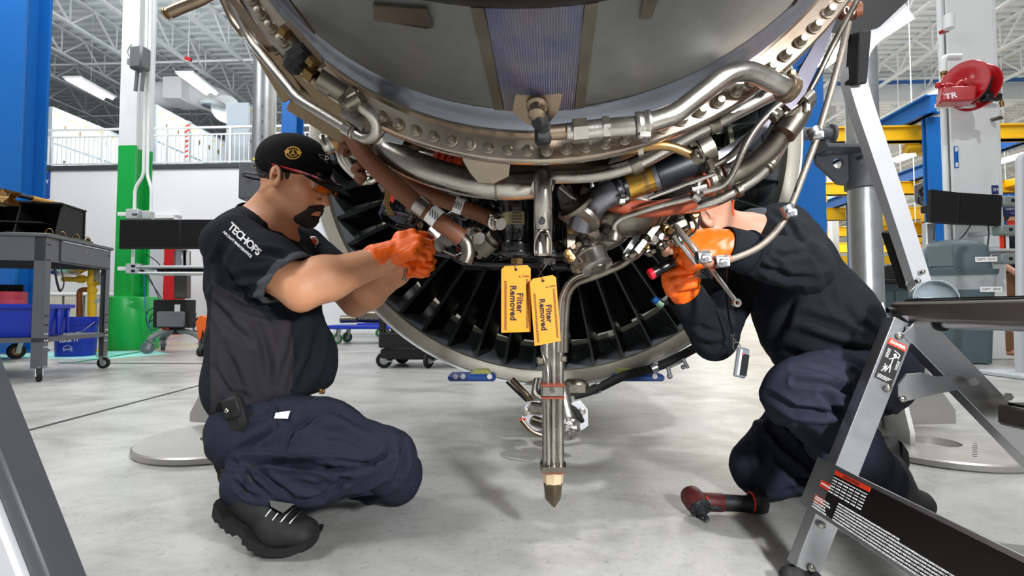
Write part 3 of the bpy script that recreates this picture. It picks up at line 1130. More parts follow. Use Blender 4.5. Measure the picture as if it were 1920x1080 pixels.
def ring(name, a, b_, r, mt, n=16, par=None, lip=0.0):
    a, b_ = P(*a), P(*b_)
    m_ = MB()
    if lip:
        L = (b_ - a).length
        m_.lathe([(0, 0), (r, 0), (r + lip, L * .12), (r + lip, L * .28), (r, L * .38), (r, L * .62), (r + lip, L * .72), (r + lip, L * .88), (r, L), (0, L)], a, b_ - a, n=n)
    else:
        m_.cyl(a, b_, r, n=n)
    return obj(name, m_, mt, par or ENG)


# boss with igniter and black elbow
bs = P(1008, 203, .60)
nrm = (bs - EN(1.45, 0, 0)); nrm = nrm - EA * nrm.dot(EA); nrm.normalize()
mb = MB()
tx = EA.cross(nrm).normalized(); nr2 = (nrm + EA * .55).normalized()
hexp = [(math.cos(a) * (.033 if i % 2 else .028), math.sin(a) * (.034 if i % 3 else .028)) for i, a in enumerate([2 * PI * k / 8 + .39 for k in range(8)])]
mb.prism(hexp, EN(1.468, .4535, -90.6), tx, nr2.cross(tx) * -1, nr2 * .007); obj('igniter_boss', mb, m_titan, ENG)
mb = MB(); mb.lathe([(0, 0), (.013, 0), (.013, .005), (.009, .007), (.009, .014), (.0105, .015), (.0105, .021), (.007, .023), (0, .023)], EN(1.472, .459, -90.6), nr2, n=16)
obj('igniter_body', mb, m_titan, ENG)
q0 = EN(1.478, .485, -90.6)
mb = MB(); mb.tube(fillet([q0, q0 + Vector((.001, -.004, -.02)), P(1017, 238, .62), P(1018, 262, .64)], .012), [.0075, .0075] + [.0095] * 40, 10) if False else mb.tube([q0, P(1016, 225, .612), P(1017, 240, .625)], [.0072, .0085, .010], 10)
mb.box(P(1018, 251, .632), (.0205, .022, .026), bev=.004); obj('igniter_elbow', mb, m_black_m, ENG)

pipe('igniter_lead', [(1030, 249, .632), (1075, 245, .632)], .0098, m_titan)
mb = MB(); mb.tube([P(1073, 246.5, .63), P(1100, 244, .63)], .0152, 6); mb.tube([P(1062, 247, .63), P(1074, 246.5, .63)], .011, 12); obj('hex_nut', mb, m_steel, ENG)
pipe('drain_pipe', [(1100, 244, .63), (1128, 241, .63), (1190, 236, .625)], .0122, m_steel, n=16)
ring('pipe_collar', (1128, 241, .63), (1141, 240, .63), .0148, m_steel_b, 6)
ring('pipe_clamp', (1192, 235, .625), (1221, 230, .622), .0152, m_steel, 18, lip=.0012)
mb = MB(); mb.box(P(1208, 254, .62), (.017, .012, .010), bev=.002); mb.cyl(P(1208, 258, .618), P(1208, 268, .618), .004, n=6); obj('clamp_bolt', mb, m_steel_b, ENG)
pipe('drain_pipe', [(1215, 231, .622), (1262, 217, .62), (1384, 123, .62), (1478, 167, .655)], .0126, m_steel, bend=.032, n=18, seg=10)
ring('pipe_ring', (1470, 163, .652), (1484, 170, .658), .0155, m_titan, 18, lip=.002)

pipe('cooling_tube', [(1030, 331, .82), (1110, 330, .80), (1192, 310, .78), (1290, 255, .755), (1350, 225, .74), (1452, 172, .74)], .0118, m_steel, bend=.06, n=16)
for a, b_ in (((1182, 315, .78), (1200, 305, .777)), ((1328, 238, .745), (1346, 229, .742))):
    ring('tube_band', a, b_, .0138, m_steel_d, 16)
pipe('sense_tube', [(1040, 300, .72), (1085, 292, .715), (1175, 282, .70), (1250, 270, .69), (1310, 296, .70)], .0063, m_bronze, bend=.02, n=12)
for a, b_ in (((1085, 296, .715), (1093, 278, .712)), ((1108, 290, .71), (1138, 286, .708)), ((1196, 282, .70), (1206, 280, .698))):
    ring('tube_nut', a, b_, .0088, m_steel, 6)
mb = MB(); mb.lathe([(.0055, -.003), (.0105, -.003), (.0105, .005), (.0055, .005)], P(1307, 295, .69), (0.5, -.8, 0.3), n=18, closed=True); obj('tube_eyelet', mb, m_steel_d, ENG)

# the fat silver duct that loops under the flange on the left
pipe('bleed_duct', [(840, 300, 1.08), (748, 262, 1.0), (716, 280, .95), (790, 318, .92), (890, 345, .91), (960, 349, .91), (1012, 346, .92)], .0262, m_steel, bend=.05, n=24, seg=10)
ring('duct_seam', (928, 348, .91), (932, 348, .91), .027, m_steel_d, 24)
ring('duct_fitting', (790, 290, 1.0), (826, 298, .985), .012, m_steel_b, 16)
for k in range(4):
    ring('orange_seal', (818 + k * 12, 296 + k * 2, .985), (826 + k * 12, 297.5 + k * 2, .983), .0165, m_orange_r, 16)
# drain spout with a scarfed mouth
mb = MB()
a, b_ = P(1018, 330, .80), P(1018, 432, .80)
mb.tube([P(1020, 312, .80), P(1019, 326, .80), a, b_], [.006, .011, .0128, .0128], 20, caps=False)
x_ = Vector((1, 0, 0)); vs = []
H = 9
for i in range(H + 1):
    t_ = i / H
    zz = b_.z + (P(1018, 478, .80).z - b_.z) * t_
    ang = PI * (1 - .62 * t_ ** .8)
    for j in range(13):
        an = PI / 2 - ang + 2 * ang * j / 12
        vs.append((b_.x + .0128 * math.cos(an), b_.y + .0128 * math.sin(an), zz))
mb.add(vs, [(i * 13 + j, i * 13 + j + 1, i * 13 + 14 + j, i * 13 + 13 + j) for i in range(H) for j in range(12)])
o = obj('drain_spout', mb, m_steel, ENG, recalc=False)
sm = o.modifiers.new('wall', 'SOLIDIFY'); sm.thickness = .0016
mb = MB(); mb.lathe([(0, 0), (.0055, 0), (.0055, .002), (0, .002)], P(1016, 415, .7865), (0, -1, 0), n=12); obj('spout_hole', mb, m_black_m, ENG)
ring('spout_collar', (1000, 340, .83), (1038, 352, .83), .022, m_steel, 18)

# hanging shield plate
def plate(name, pts, Y, mt, t=.004, par=None, bev=None):
    q = [P(p[0], p[1], p[2] if len(p) > 2 else Y) for p in pts]
    n = len(q)
    b = MB(); b.add(list(q) + [v + Vector((0, t, 0)) for v in q], [list(range(n)), list(range(2 * n - 1, n - 1, -1))] + [(i, n + i, n + (i + 1) % n, (i + 1) % n) for i in range(n)])
    return obj(name, b, mt, par or ENG)


plate('shield_plate', [(868, 290, .71), (957, 300, .71), (954, 330, .73), (925, 344, .74), (897, 342, .74), (880, 322, .73), (868, 300, .72)], .72, mat('stained_sheet', '#b0a797', .36, .9, col2='#7d7263', scale=18, rvar=.4, bump=.1))
plate('bracket_tab', [(724, 245), (760, 258), (752, 270), (716, 262)], .80, m_lgrey)

# two brown sleeved hoses
hose('brown_hose', [(655, 245, .93), (690, 298, .92), (760, 365, .92), (815, 408, .92), (866, 447, .93)], .0172, m_brown, 16)
hose('brown_hose', [(688, 268, 1.04), (740, 325, 1.03), (800, 362, 1.03), (860, 386, 1.04), (924, 412, 1.05)], .0155, m_brown, 16)
ring('hose_band', (782, 381, .917), (800, 395, .917), .0182, m_steel, 16)
ring('hose_label', (806, 399, .918), (822, 412, .919), .0181, m_print_w, 16)
ring('hose_label', (852, 383, 1.038), (868, 389, 1.04), .0166, m_print_w, 16)
for k in range(4):
    t_ = k / 3.
    mb = MB(); mb.cyl(P(807 + 14 * t_, 397 + 11 * t_ - 8, .898), P(806 + 14 * t_ , 404 + 11 * t_, .897), .0009, n=5); obj('label_print', mb, m_print_k, ENG)
    mb = MB(); mb.cyl(P(855 + 11 * t_, 377 + 5 * t_, 1.02), P(851 + 11 * t_, 389 + 5 * t_, 1.02), .0009, n=5); obj('label_print', mb, m_print_k, ENG)
pipe('hose_elbow', [(862, 444, .93), (876, 456, .93), (878, 478, .93), (872, 492, .93)], .0118, m_steel_d, bend=.015, n=14)
for x, y, Y in ((926, 414, 1.045), (886, 440, 1.03)):
    mb = MB(); c = P(x, y, Y); ax = Vector((.5, -.7, -.35))
    mb.lathe([(0, 0), (.018, 0), (.018, .008), (.0145, .01), (.0145, .016), (.0125, .018), (.0125, .028), (0, .028)], c, ax, n=20)
    obj('hose_fitting', mb, m_steel_b, ENG)

# long slim pipe down the left with a hook-shaped end, and its brackets
pipe('slim_pipe', [(432, -10, .80), (448, 30, .80), (472, 78, .80), (560, 186, .73), (585, 202, .72), (668, 252, .70), (688, 262, .69), (704, 252, .68), (706, 232, .67), (694, 212, .66), (672, 196, .655)], .0078, m_steel, bend=.02, n=14, seg=6)
ring('pipe_sleeve', (646, 240, .703), (660, 248, .70), .0092, m_steel_b, 14)
ring('pipe_sleeve', (660, 248, .70), (664, 250, .70), .0098, m_steel, 14)
pipe('slim_pipe', [(418, -10, .84), (440, 40, .84), (456, 60, .83)], .009, m_titan, bend=.02)
mb = MB(); mb.box(P(662, 190, .65), (.03, .03, .022), rotm(0, R(-50), 0).to_3x3(), .004); mb.cyl(P(648, 196, .64), P(672, 182, .64), .0085, n=12); mb.cyl(P(655, 206, .642), P(675, 174, .642), .006, n=8); obj('pipe_clamp', mb, m_steel_d, ENG)
plate('bracket_plate', [(652, 198), (690, 222), (678, 244), (636, 212)], .672, m_steel, .03)
mb = MB(); mb.cyl(P(700, 262, .80), P(714, 242, .80), .009, n=12); obj('pipe_stub', mb, m_steel, ENG)

# sensor lead along the flange
plate('sensor_mount', [(530, 45, .63), (545, 40, .63), (600, 100, .63), (605, 116, .63), (596, 120, .63), (570, 98, .63), (535, 62, .63)], .63, m_titan, .012)
ring('sensor_nut', (529, 56, .62), (541, 66, .62), .008, m_bronze, 6)
ring('sensor_nut', (582, 112, .615), (592, 124, .615), .008, m_bronze, 6)
pipe('sensor_lead', [(542, 66, .63), (556, 84, .63), (568, 100, .63)], .006, m_steel_d)
mb = MB(); mb.box(P(562, 108, .63), (.03, .03, .026), rotm(0, R(-40), 0).to_3x3(), .006); mb.box(P(551, 120, .63), (.024, .026, .02), rotm(0, R(-45), 0).to_3x3(), .006); obj('lead_connector', mb, m_black_m, ENG)
ring('lead_nut', (577, 136, .63), (592, 148, .63), .011, m_bronze, 6)
ring('lead_sleeve', (596, 144, .63), (648, 178, .65), .0118, m_steel_d, 16)
pipe('lead_tube', [(585, 150, .63), (616, 170, .64), (652, 188, .665)], .0062, m_titan)
ring('lead_nut', (600, 160, .635), (620, 172, .64), .0082, m_steel_d, 6)

# tan composite channels outside the flange on the left
def chan(name, p0, p1, w, h, up, mt, lipw=.008):
    b = MB(); p0, p1 = P(*p0), P(*p1)
    b.beam(p0, p1, w, h, up, .004)
    a = (p1 - p0).normalized(); x = a.cross(Vector(up)).normalized()
    for s_ in (-1, 1):
        b.beam(p0 + x * s_ * (w / 2), p1 + x * s_ * (w / 2), lipw, h * 1.5, up, .002)
    return obj(name, b, mt, ENG)


chan('cable_channel', (494, 72, .93), (560, 185, .95), .042, .03, (.75, -.2, .5), m_tan)
chan('cable_channel', (556, 182, .96), (680, 262, 1.0), .05, .032, (.45, -.4, .8), m_tan)
chan('cable_channel', (560, 110, .86), (660, 225, .90), .05, .02, (.6, -.5, .6), m_tan)
chan('cable_channel', (498, 20, .80), (548, 92, .82), .05, .02, (.6, -.6, .5), m_titan)
chan('edge_band', (455, -20, .78), (535, 85, .80), .05, .014, (.5, -.75, .4), m_titan)
for x, y in ((527, 82),):
    mb = MB(); mb.lathe([(0, 0), (.011, 0), (.009, .009), (0, .01)], P(x, y, .775), (-.1, -1, -.2), n=12); obj('channel_bolt', mb, m_steel_d, ENG)

pipe('probe_arm', [(318, 24, .66), (340, 14, .66), (372, 2, .66), (400, -14, .66)], .0075, m_titan, n=10)
ring('probe_tip', (308, 26, .66), (322, 22, .66), .006, m_bronze, 8, lip=.001)
# bronze connector and white braided cables at left
ring('cannon_plug', (636, 262, 1.0), (668, 250, 1.0), .026, m_bronze, 20)
ring('cannon_ring', (627, 266, 1.0), (637, 262, 1.0), .0275, m_bronze, 20)
ring('cannon_nose', (607, 272, 1.0), (628, 265, 1.0), .0195, m_steel, 20, lip=.0016)
m_cable = mat('white_braid', '#c9c6bd', .55, .3, var=.15, scale=60)
for k in range(3):
    hose('braided_cable', [(632 + 5 * k, 282, 1.0), (642 + 7 * k, 308, .99), (668 + 5 * k, 334 + 2 * k, .985), (684 + 8 * k, 344 - 2 * k, .98)], .0048, m_cable, 8)
for k in range(2):
    hose('braided_cable', [(650, 284 + 4 * k, 1.0), (676, 294 + 5 * k, .99), (700, 306 + 4 * k, .985), (716, 310, .98)], .0045, m_cable, 8)
for x, y in ((648, 280), (672, 318), (678, 334)):
    mb = MB(); mb.lathe([(.004, -.008), (.0125, -.008), (.0125, .008), (.004, .008)], P(x, y, .975), (.7, -.2, -.6), n=14, closed=True); mb.box(P(x - 3, y - 5, .965), (.016, .012, .01), bev=.003); obj('cushion_clamp', mb, m_brown, ENG)
for a, b_ in (((688, 326, .97), (712, 320, .97)), ((690, 340, .97), (714, 330, .97))):
    ring('cable_ferrule', a, b_, .0075, m_steel_b, 10, lip=.001)
plate('lug_plate', [(708, 346), (716, 340), (722, 356), (716, 360)], .97, m_steel, .006)
hose('thin_cable', [(600, 232, 1.02), (622, 244, 1.02), (630, 256, 1.0)], .0035, m_cable)

# ---- accessory gearbox: black castings
GB = obj('gearbox', MB().box(P(850, 425, 1.62), (.26, .22, .15), bev=.03).box(P(905, 410, 1.36), (.15, .22, .2), bev=.03).box(P(1015, 420, 1.4), (.3, .2, .24), bev=.03), m_black_g, ENG)
for (x, y, Y, sx, sy, sz) in ((768, 408, 1.56, .15, .16, .09), (806, 425, 1.54, .13, .15, .08), (880, 372, 1.3, .09, .1, .075), (915, 372, 1.29, .055, .08, .065),
                              (852, 458, 1.52, .13, .12, .07), (905, 468, 1.34, .13, .14, .075), (1000, 488, 1.36, .21, .14, .03)):
    obj('casting', MB().box(P(x, y, Y), (sx, sy, sz), rotm(0, R(random.Random(x).uniform(20, 38) if x < 860 else 0), 0).to_3x3(), .018), m_black_g, ENG)
obj('cover_plate', MB().prism([(-.050, -.039), (.026, -.044), (.052, .0), (.044, .039), (-.026, .047), (-.057, .013)], P(770, 402, 1.465), (.86, 0, -.5), (.5, 0, .86), (0, .03, 0)), mat('grey_black_casting', '#565a63', .4, .2, var=.2), ENG)
for x, y in ((768, 424), (752, 392), (806, 441), (812, 416), (838, 450), (826, 372), (896, 352), (866, 370), (894, 372), (728, 356), (744, 386), (846, 470), (868, 486), (906, 492)):
    mb = MB(); k = 1.28 if x < 860 else 1.1
    mb.lathe([(0, 0), (.0125 * k, 0), (.0125 * k, .006), (.009 * k, .008), (.009 * k, .006), (.006 * k, .006), (.006 * k, .016), (0, .017)], P(x, y, 1.44 if x < 860 else 1.22), (0, -1, -.15), n=12); obj('casting_bolt', mb, mat('casting_bolt', '#34363a', .35, .7), ENG)
for x, y, w in ((782, 436, 30), (822, 452, 26), (808, 402, 22)):
    mb = MB(); mb.beam(P(x - w / 2, y - w * .28, 1.45), P(x + w / 2, y + w * .28, 1.45), .026, .01, (0, -1, .2), .002); obj('casting_rib', mb, m_steel_d, ENG)
obj('cylinder_port', MB().lathe([(0, 0), (.027, 0), (.027, .036), (.032, .037), (.032, .05), (0, .05)], P(815, 436, 1.42), (.6, -.5, -.6), n=20), m_steel, ENG)
obj('sensor_can', MB().lathe([(0, 0), (.024, 0), (.024, .035), (.019, .04), (.019, .05), (0, .05)], P(902, 468, 1.17), (.75, -.5, .6), n=20), m_steel_d, ENG)
hose('lock_wire', [(888, 456, 1.15), (900, 453, 1.14), (915, 458, 1.14), (921, 464, 1.15)], .0016, m_steel_b, 6)
plate('red_tag_plate', [(734, 358), (741, 362), (737, 380), (731, 376)], 1.4, m_print_r, .006)
plate('bracket_arm', [(722, 350), (734, 352), (730, 385), (740, 402), (728, 404), (720, 384)], 1.4, m_bronze, .02)
# filter bowls
for x, w, y0, y1 in ((969, 27, 352, 482), (1030, 27, 360, 482)):
    o = obj('filter_bowl', MB().lathe([(0, 0), (.031, 0), (.034, .004), (.034, .03), (.030, .034), (.030, .062), (.0325, .066), (.0325, .15), (0, .152)], P(x, y1, 1.13), (0, 0, 1), n=32), m_black_g, ENG)
    obj('bowl_flange', MB().lathe([(0, 0), (.038, 0), (.041, .004), (.041, .012), (0, .013)], P(x, y1 + 2, 1.13), (0, 0, 1), n=32), m_black_g, ENG)
    mb = MB(); mb.tube([P(x, y1 + 14, 1.11), P(x, y1 + 3, 1.11)], .0145, 6); obj('bowl_plug', mb, m_bronze if x < 1000 else m_steel, ENG)
c = P(969, 413, 1.13)
mb = MB(); mb.lathe([(.0329, -.014), (.0334, -.014), (.0334, .014), (.0329, .014)], c, (0, 0, 1), n=20, a0=R(150), a1=R(270), closed=True)
dp = obj('data_plate', mb, mat('brass_plate', '#b7aa84', .4, .6, var=.1, scale=40), ENG)
for k, wd in enumerate((.036, .046, .046, .04)):
    mb = MB(); mb.box((c.x, c.y - .0345, c.z + .010 - k * .0066), (wd * .5, .002, .0016)); obj('plate_print', mb, m_print_k, ENG)
text('DQA', .014, plane_m(P(966, 434, 1.094), (1, 0, 0), (0, 0, 1)), m_black_m, ENG, 'cast_letters', ext=.001)
obj('gearbox_foot', MB().box(P(1075, 500, 1.22), (.11, .08, .02), bev=.006).box(P(945, 498, 1.24), (.2, .1, .016), bev=.006), m_black_g, ENG)
pipe('oil_line', [(830, 470, 1.42), (880, 492, 1.3), (930, 502, 1.25)], .005, m_steel, n=8)
hose('lock_wire', [(1030, 488, 1.1), (1018, 505, 1.1), (1008, 518, 1.09)], .0014, m_steel_b, 6)

# ---- valve group on the right of the gearbox
mv = mat('valve_casting', '#7d7067', .42, .7, var=.25, scale=16, bump=.25, bscale=70)
obj('valve_body', MB().lathe([(0, -.05), (.03, -.05), (.036, -.03), (.032, .0), (.04, .02), (.042, .045), (.03, .06), (0, .06)], P(1092, 455, 1.12), (.25, -.2, .95), n=24), mv, ENG)
obj('valve_body', MB().lathe([(0, 0), (.05, 0), (.052, .012), (.036, .018), (.03, .06), (.034, .066), (.034, .08), (0, .08)], P(1085, 428, 1.06), (.45, -.25, .85), n=24), mv, ENG)
obj('valve_body', MB().lathe([(0, -.02), (.03, -.02), (.036, 0), (.03, .03), (.02, .05), (0, .05)], P(1135, 440, 1.12), (.7, -.4, .2), n=20), m_steel_d, ENG)
obj('valve_cup', MB().lathe([(.0, 0), (.030, 0), (.033, .004), (.033, .008), (.029, .010), (.029, .032), (.032, .034), (.032, .040), (.026, .042), (.0, .042)], P(1108, 470, 1.05), (.25, -.35, -.85), n=28), m_steel, ENG)
obj('valve_cap', MB().lathe([(0, 0), (.027, 0), (.029, .004), (.027, .008), (.016, .010), (.014, .016), (0, .017)], P(1119, 494, 1.04), (.25, -.5, -.8), n=24), m_steel_d, ENG)
rnd = random.Random(11)
for k in range(15):
    x, y = 1066 + rnd.random() * 78, 396 + rnd.random() * 104
    obj('valve_boss', MB().box(P(x, y, 1.09 + .03 * rnd.random()), (.022 + .016 * rnd.random(), .03, .016 + .014 * rnd.random()), rotm(0, R(rnd.uniform(-50, 50)), R(20)).to_3x3(), .005).cyl(P(x, y, 1.075), P(x + rnd.uniform(-3, 3), y, 1.06), .006, n=8), (mv, m_steel_d, m_titan)[k % 3], ENG)
for k in range(34):
    x, y = 846 + rnd.random() * 92, 356 + rnd.random() * 136
    q = P(x, y, 1.2 + .05 * rnd.random())
    if k % 3 == 0:
        obj('casting_boss', MB().lathe([(0, 0), (.014, 0), (.014, .012), (.010, .014), (.010, .022), (0, .022)], q, (rnd.uniform(-.5, .3), -1, rnd.uniform(-.5, .2)), n=14), m_black_g, ENG)
    elif k % 3 == 1:
        obj('casting_rib', MB().box(q, (.045 + .03 * rnd.random(), .03, .008), rotm(0, R(rnd.choice((30, 90, 0, -30))), 0).to_3x3(), .003), m_black_g, ENG)
    else:
        obj('casting_bolt', MB().lathe([(0, 0), (.0085, 0), (.0085, .003), (.006, .004), (.006, .012), (0, .012)], q - Vector((0, .02, 0)), (0, -1, -.2), n=6), m_steel_d, ENG)
for k in range(18):
    x, y = 742 + rnd.random() * 112, 0
    y = 382 + (x - 742) * .72 + rnd.uniform(-14, 34)
    q = P(x, y, 1.43)
    if k % 2:
        obj('casting_bolt', MB().lathe([(0, 0), (.013, 0), (.013, .004), (.008, .005), (.008, .003), (.004, .003), (.004, .012), (0, .012)], q, (0, -1, -.2), n=12), m_steel_d, ENG)
    else:
        obj('casting_rib', MB().box(q, (.06 + .03 * rnd.random(), .03, .012), rotm(0, R(rnd.choice((32, -58, 10))), 0).to_3x3(), .004), MATS['grey_black_casting'] if k % 4 else m_black_g, ENG)
plate('clear_bracket', [(1046, 352), (1070, 346), (1074, 360), (1084, 384), (1062, 392), (1050, 372)], 1.06, m_alu, .012)
pipe('lever_arm', [(1052, 350, 1.0), (1078, 372, .99), (1094, 384, .99)], .007, m_steel, n=10)
plate('valve_bracket', [(1062, 402), (1076, 398), (1082, 412), (1078, 456), (1064, 466)], 1.04, m_steel_d, .012)
for x, y in ((1068, 412), (1070, 432), (1064, 476), (1070, 484)):
    obj('valve_nut', MB().lathe([(0, 0), (.009, 0), (.009, .007), (.004, .008), (.004, .012), (0, .012)], P(x, y, 1.03), (0, -1, 0), n=6), m_bronze, ENG)
pipe('valve_elbow', [(1090, 425, 1.02), (1098, 398, 1.0), (1128, 368, .97), (1176, 348, .96)], .0262, m_corep, bend=.05, n=20, seg=8)
obj('elbow_flange', MB().lathe([(0, 0), (.04, 0), (.04, .008), (0, .009)], P(1092, 404, .99), (-.55, -.2, -.8), n=24), m_steel, ENG)
obj('elbow_flange', MB().lathe([(0, 0), (.035, 0), (.035, .007), (0, .008)], P(1083, 388, .97), (-.6, -.35, .7), n=24), m_steel_d, ENG)
for a, b_ in (((1152, 360, .96), (1158, 357, .96)), ((1164, 354, .96), (1170, 352, .96))):
    ring('duct_clamp', a, b_, .0305, m_black, 22)
obj('clamp_bolt', MB().cyl(P(1160, 378, .935), P(1178, 370, .935), .006, n=8).box(P(1166, 378, .935), (.014, .012, .012), bev=.003), m_steel, ENG)
ring('bronze_duct', (1172, 351, .96), (1226, 332, .95), .0262, mat('gold_steel', '#b48d3f', .28, .95, var=.35, scale=10), 24)
ring('bronze_duct_band', (1204, 340, .955), (1212, 337, .953), .0272, m_bronze, 24)
ring('bronze_duct_band', (1224, 333, .95), (1232, 330, .948), .0278, m_corep, 24)
m_bkb = mat('blue_black_sleeve', '#15191d', .42, .3, var=.25)
ring('black_sleeve', (1230, 331, .95), (1312, 300, .94), .0275, m_bkb, 24)
pipe('cross_brace', [(1216, 372, .92), (1290, 344, .91), (1340, 326, .90)], .004, m_steel, n=8)
hose('rust_sleeve', [(1128, 372, 1.0), (1170, 388, .985), (1220, 392, .98), (1268, 386, .98), (1300, 376, .98)], .0165, m_rust, 16)
obj('grey_shell', MB().sphere(P(1170, 405, 1.08), (.08, .05, .045), 20, 12), m_steel_d, ENG)
pipe('silver_tube', [(1152, 440, 1.0), (1152, 420, .99), (1166, 408, .98), (1215, 392, .95), (1298, 370, .93), (1318, 362, .93)], .0058, m_steel, bend=.02)
obj('tube_nut', MB().lathe([(0, 0), (.013, 0), (.015, .012), (.011, .02), (.008, .03), (0, .03)], P(1150, 452, 1.0), (.1, 0, 1), n=10), m_steel_d, ENG)
# tee fitting
obj('tee_fitting', MB().box(P(1308, 350, .93), (.02, .02, .03), bev=.004).cyl(P(1296, 358, .92), P(1322, 350, .92), .009, n=12).cyl(P(1305, 372, .92), P(1310, 335, .92), .008, n=12).cyl(P(1300, 366, .915), P(1312, 374, .915), .008, n=8), m_steel_b, ENG)
ring('seal_ring', (1318, 346, .95), (1328, 342, .95), .024, m_rust, 20)
ring('seal_housing', (1326, 342, .95), (1352, 332, .945), .0262, m_steel_d, 22, lip=.002)
ring('seal_ring', (1352, 332, .945), (1357, 330, .945), .0255, m_rust, 20)
ring('threaded_collar', (1357, 330, .945), (1366, 327, .943), .026, m_steel, 22)
# tubes climbing at the right
pipe('silver_tube', [(1318, 360, .92), (1355, 350, .91), (1372, 330, .90), (1398, 270, .88), (1420, 235, .87), (1455, 200, .86), (1476, 186, .86)], .0058, m_steel, bend=.03)
pipe('silver_tube', [(1330, 316, .93), (1370, 294, .92), (1400, 260, .90), (1438, 218, .88)], .006, m_steel_d, bend=.03)
ring('tube_nut', (1448, 222, .86), (1462, 208, .86), .0085, m_steel_d, 8, lip=.001)
pipe('grey_duct', [(1330, 348, 1.02), (1398, 318, 1.0), (1450, 276, .97), (1474, 235, .95), (1490, 196, .93)], .0195, m_steel_d, bend=.08, n=18, seg=8)
pipe('grey_duct', [(1280, 392, 1.06), (1340, 380, 1.04), (1410, 340, 1.02), (1446, 306, 1.0), (1470, 262, .98), (1500, 200, .95)], .012, m_steel, bend=.06, n=14)
ring('duct_nut', (1436, 316, 1.0), (1448, 303, 1.0), .0145, m_steel_d, 14, lip=.0015)
ring('duct_nut', (1380, 360, 1.02), (1388, 356, 1.02), .0142, m_steel_d, 14)
obj('duct_elbow', MB().tube(fillet(PP([(1470, 252, .94), (1492, 222, .94), (1502, 196, .93), (1508, 184, .93)]), .03), .0215, 16), m_steel_d, ENG)
pipe('edge_tube', [(1618, -20, .86), (1560, 88, .86), (1530, 150, .87), (1508, 188, .88), (1470, 214, .89)], .0052, m_steel_d, bend=.05)
plate('edge_shield', [(1552, 40), (1570, 30), (1540, 110), (1510, 175), (1484, 206), (1472, 196), (1500, 130)], .86, mat('purple_steel', '#5c5962', .4, .8, var=.3, scale=14), .01)
mb = MB(); mb.cyl(P(1505, 190, .87), P(1520, 176, .87), .012, n=12); mb.box(P(1512, 196, .87), (.012, .012, .03), bev=.003); obj('edge_fitting', mb, m_steel, ENG)
obj('edge_fitting', MB().cyl(P(1480, 148, .68), P(1490, 138, .68), .005, n=8).box(P(1484, 140, .68), (.01, .01, .012), bev=.002), m_bronze, ENG)
plate('dark_duct_panel', [(1320, 300), (1400, 250), (1462, 196), (1440, 240), (1390, 292), (1330, 325)], 1.05, m_corep, .02)
obj('band_clamp', MB().lathe([(.028, -.012), (.034, -.012), (.034, .012), (.028, .012)], P(1318, 282, .93), (.85, -.1, .4), n=20, closed=True).cyl(P(1328, 300, .9), P(1336, 318, .9), .007, n=8), m_steel_d, ENG)
hose('copper_wire', [(1375, 375, 1.02), (1374, 390, 1.02), (1375, 404, 1.02)], .0018, m_orange_r, 6)

# control unit hanging over the right mechanic's hands
for (x, y, Y, sx, sz, rt) in ((1268, 425, 1.12, .05, .03, -25), (1292, 420, 1.12, .035, .045, 10), (1252, 412, 1.14, .04, .04, 0)):
    obj('control_block', MB().box(P(x, y, Y), (sx, .05, sz), rotm(0, R(rt), 0).to_3x3(), .008), m_core, ENG)
for k, (x, y) in enumerate(((1246, 428), (1262, 446), (1284, 436), (1236, 444), (1300, 404), (1226, 452), (1210, 466))):
    obj('control_fitting', MB().lathe([(0, 0), (.010, 0), (.010, .012), (.007, .014), (.007, .022), (0, .022)], P(x, y, 1.09), (.3 - .1 * k, -.8, -.4 + .1 * k), n=10), m_steel if k % 2 else m_bronze, ENG)
hose('thin_cable', [(1298, 408, 1.08), (1306, 424, 1.07), (1298, 440, 1.06), (1282, 448, 1.07), (1270, 438, 1.08)], .003, m_steel_b, 6)
hose('thin_cable', [(1228, 440, 1.1), (1244, 452, 1.09), (1262, 450, 1.08), (1270, 462, 1.08)], .003, m_steel_d, 6)

# bundle of tubes sweeping down to the drain mast
for k in range(4):
    e = 5 * k
    pipe('mast_tube', [(1262 - e, 392 + e * .6, 1.08), (1225 - e, 440 + e * .5, 1.1), (1196 - e, 484 + e * .4, 1.12), (1120, 505 + e * .8, 1.14), (1072 + e * .4, 520 + e * .7, 1.15), (1052 + e * .8, 552, 1.165), (1048 + e * .8, 600, 1.18), (1047 + e * .8, 660, 1.19)], .0058 if k < 3 else .008, m_steel_d if k % 2 else m_steel, bend=.05, n=10)
for x, y in ((1200, 460), (1224, 430)):
    plate('tube_bracket', [(x - 10, y + 8), (x + 6, y - 12), (x + 14, y - 6), (x - 2, y + 16)], 1.06, m_steel_d, .01)
plate('blue_grey_plate', [(1168, 474), (1198, 428), (1206, 434), (1196, 452), (1176, 480)], 1.12, m_lgrey, .004)
for x, y in ((1176, 482), (1216, 474), (1240, 462)):
    obj('tube_clip', MB().box(P(x, y, 1.08), (.02, .02, .014), rotm(0, R(35), 0).to_3x3(), .004).cyl(P(x + 4, y, 1.06), P(x + 12, y - 4, 1.06), .005, n=8), m_steel_d, ENG)

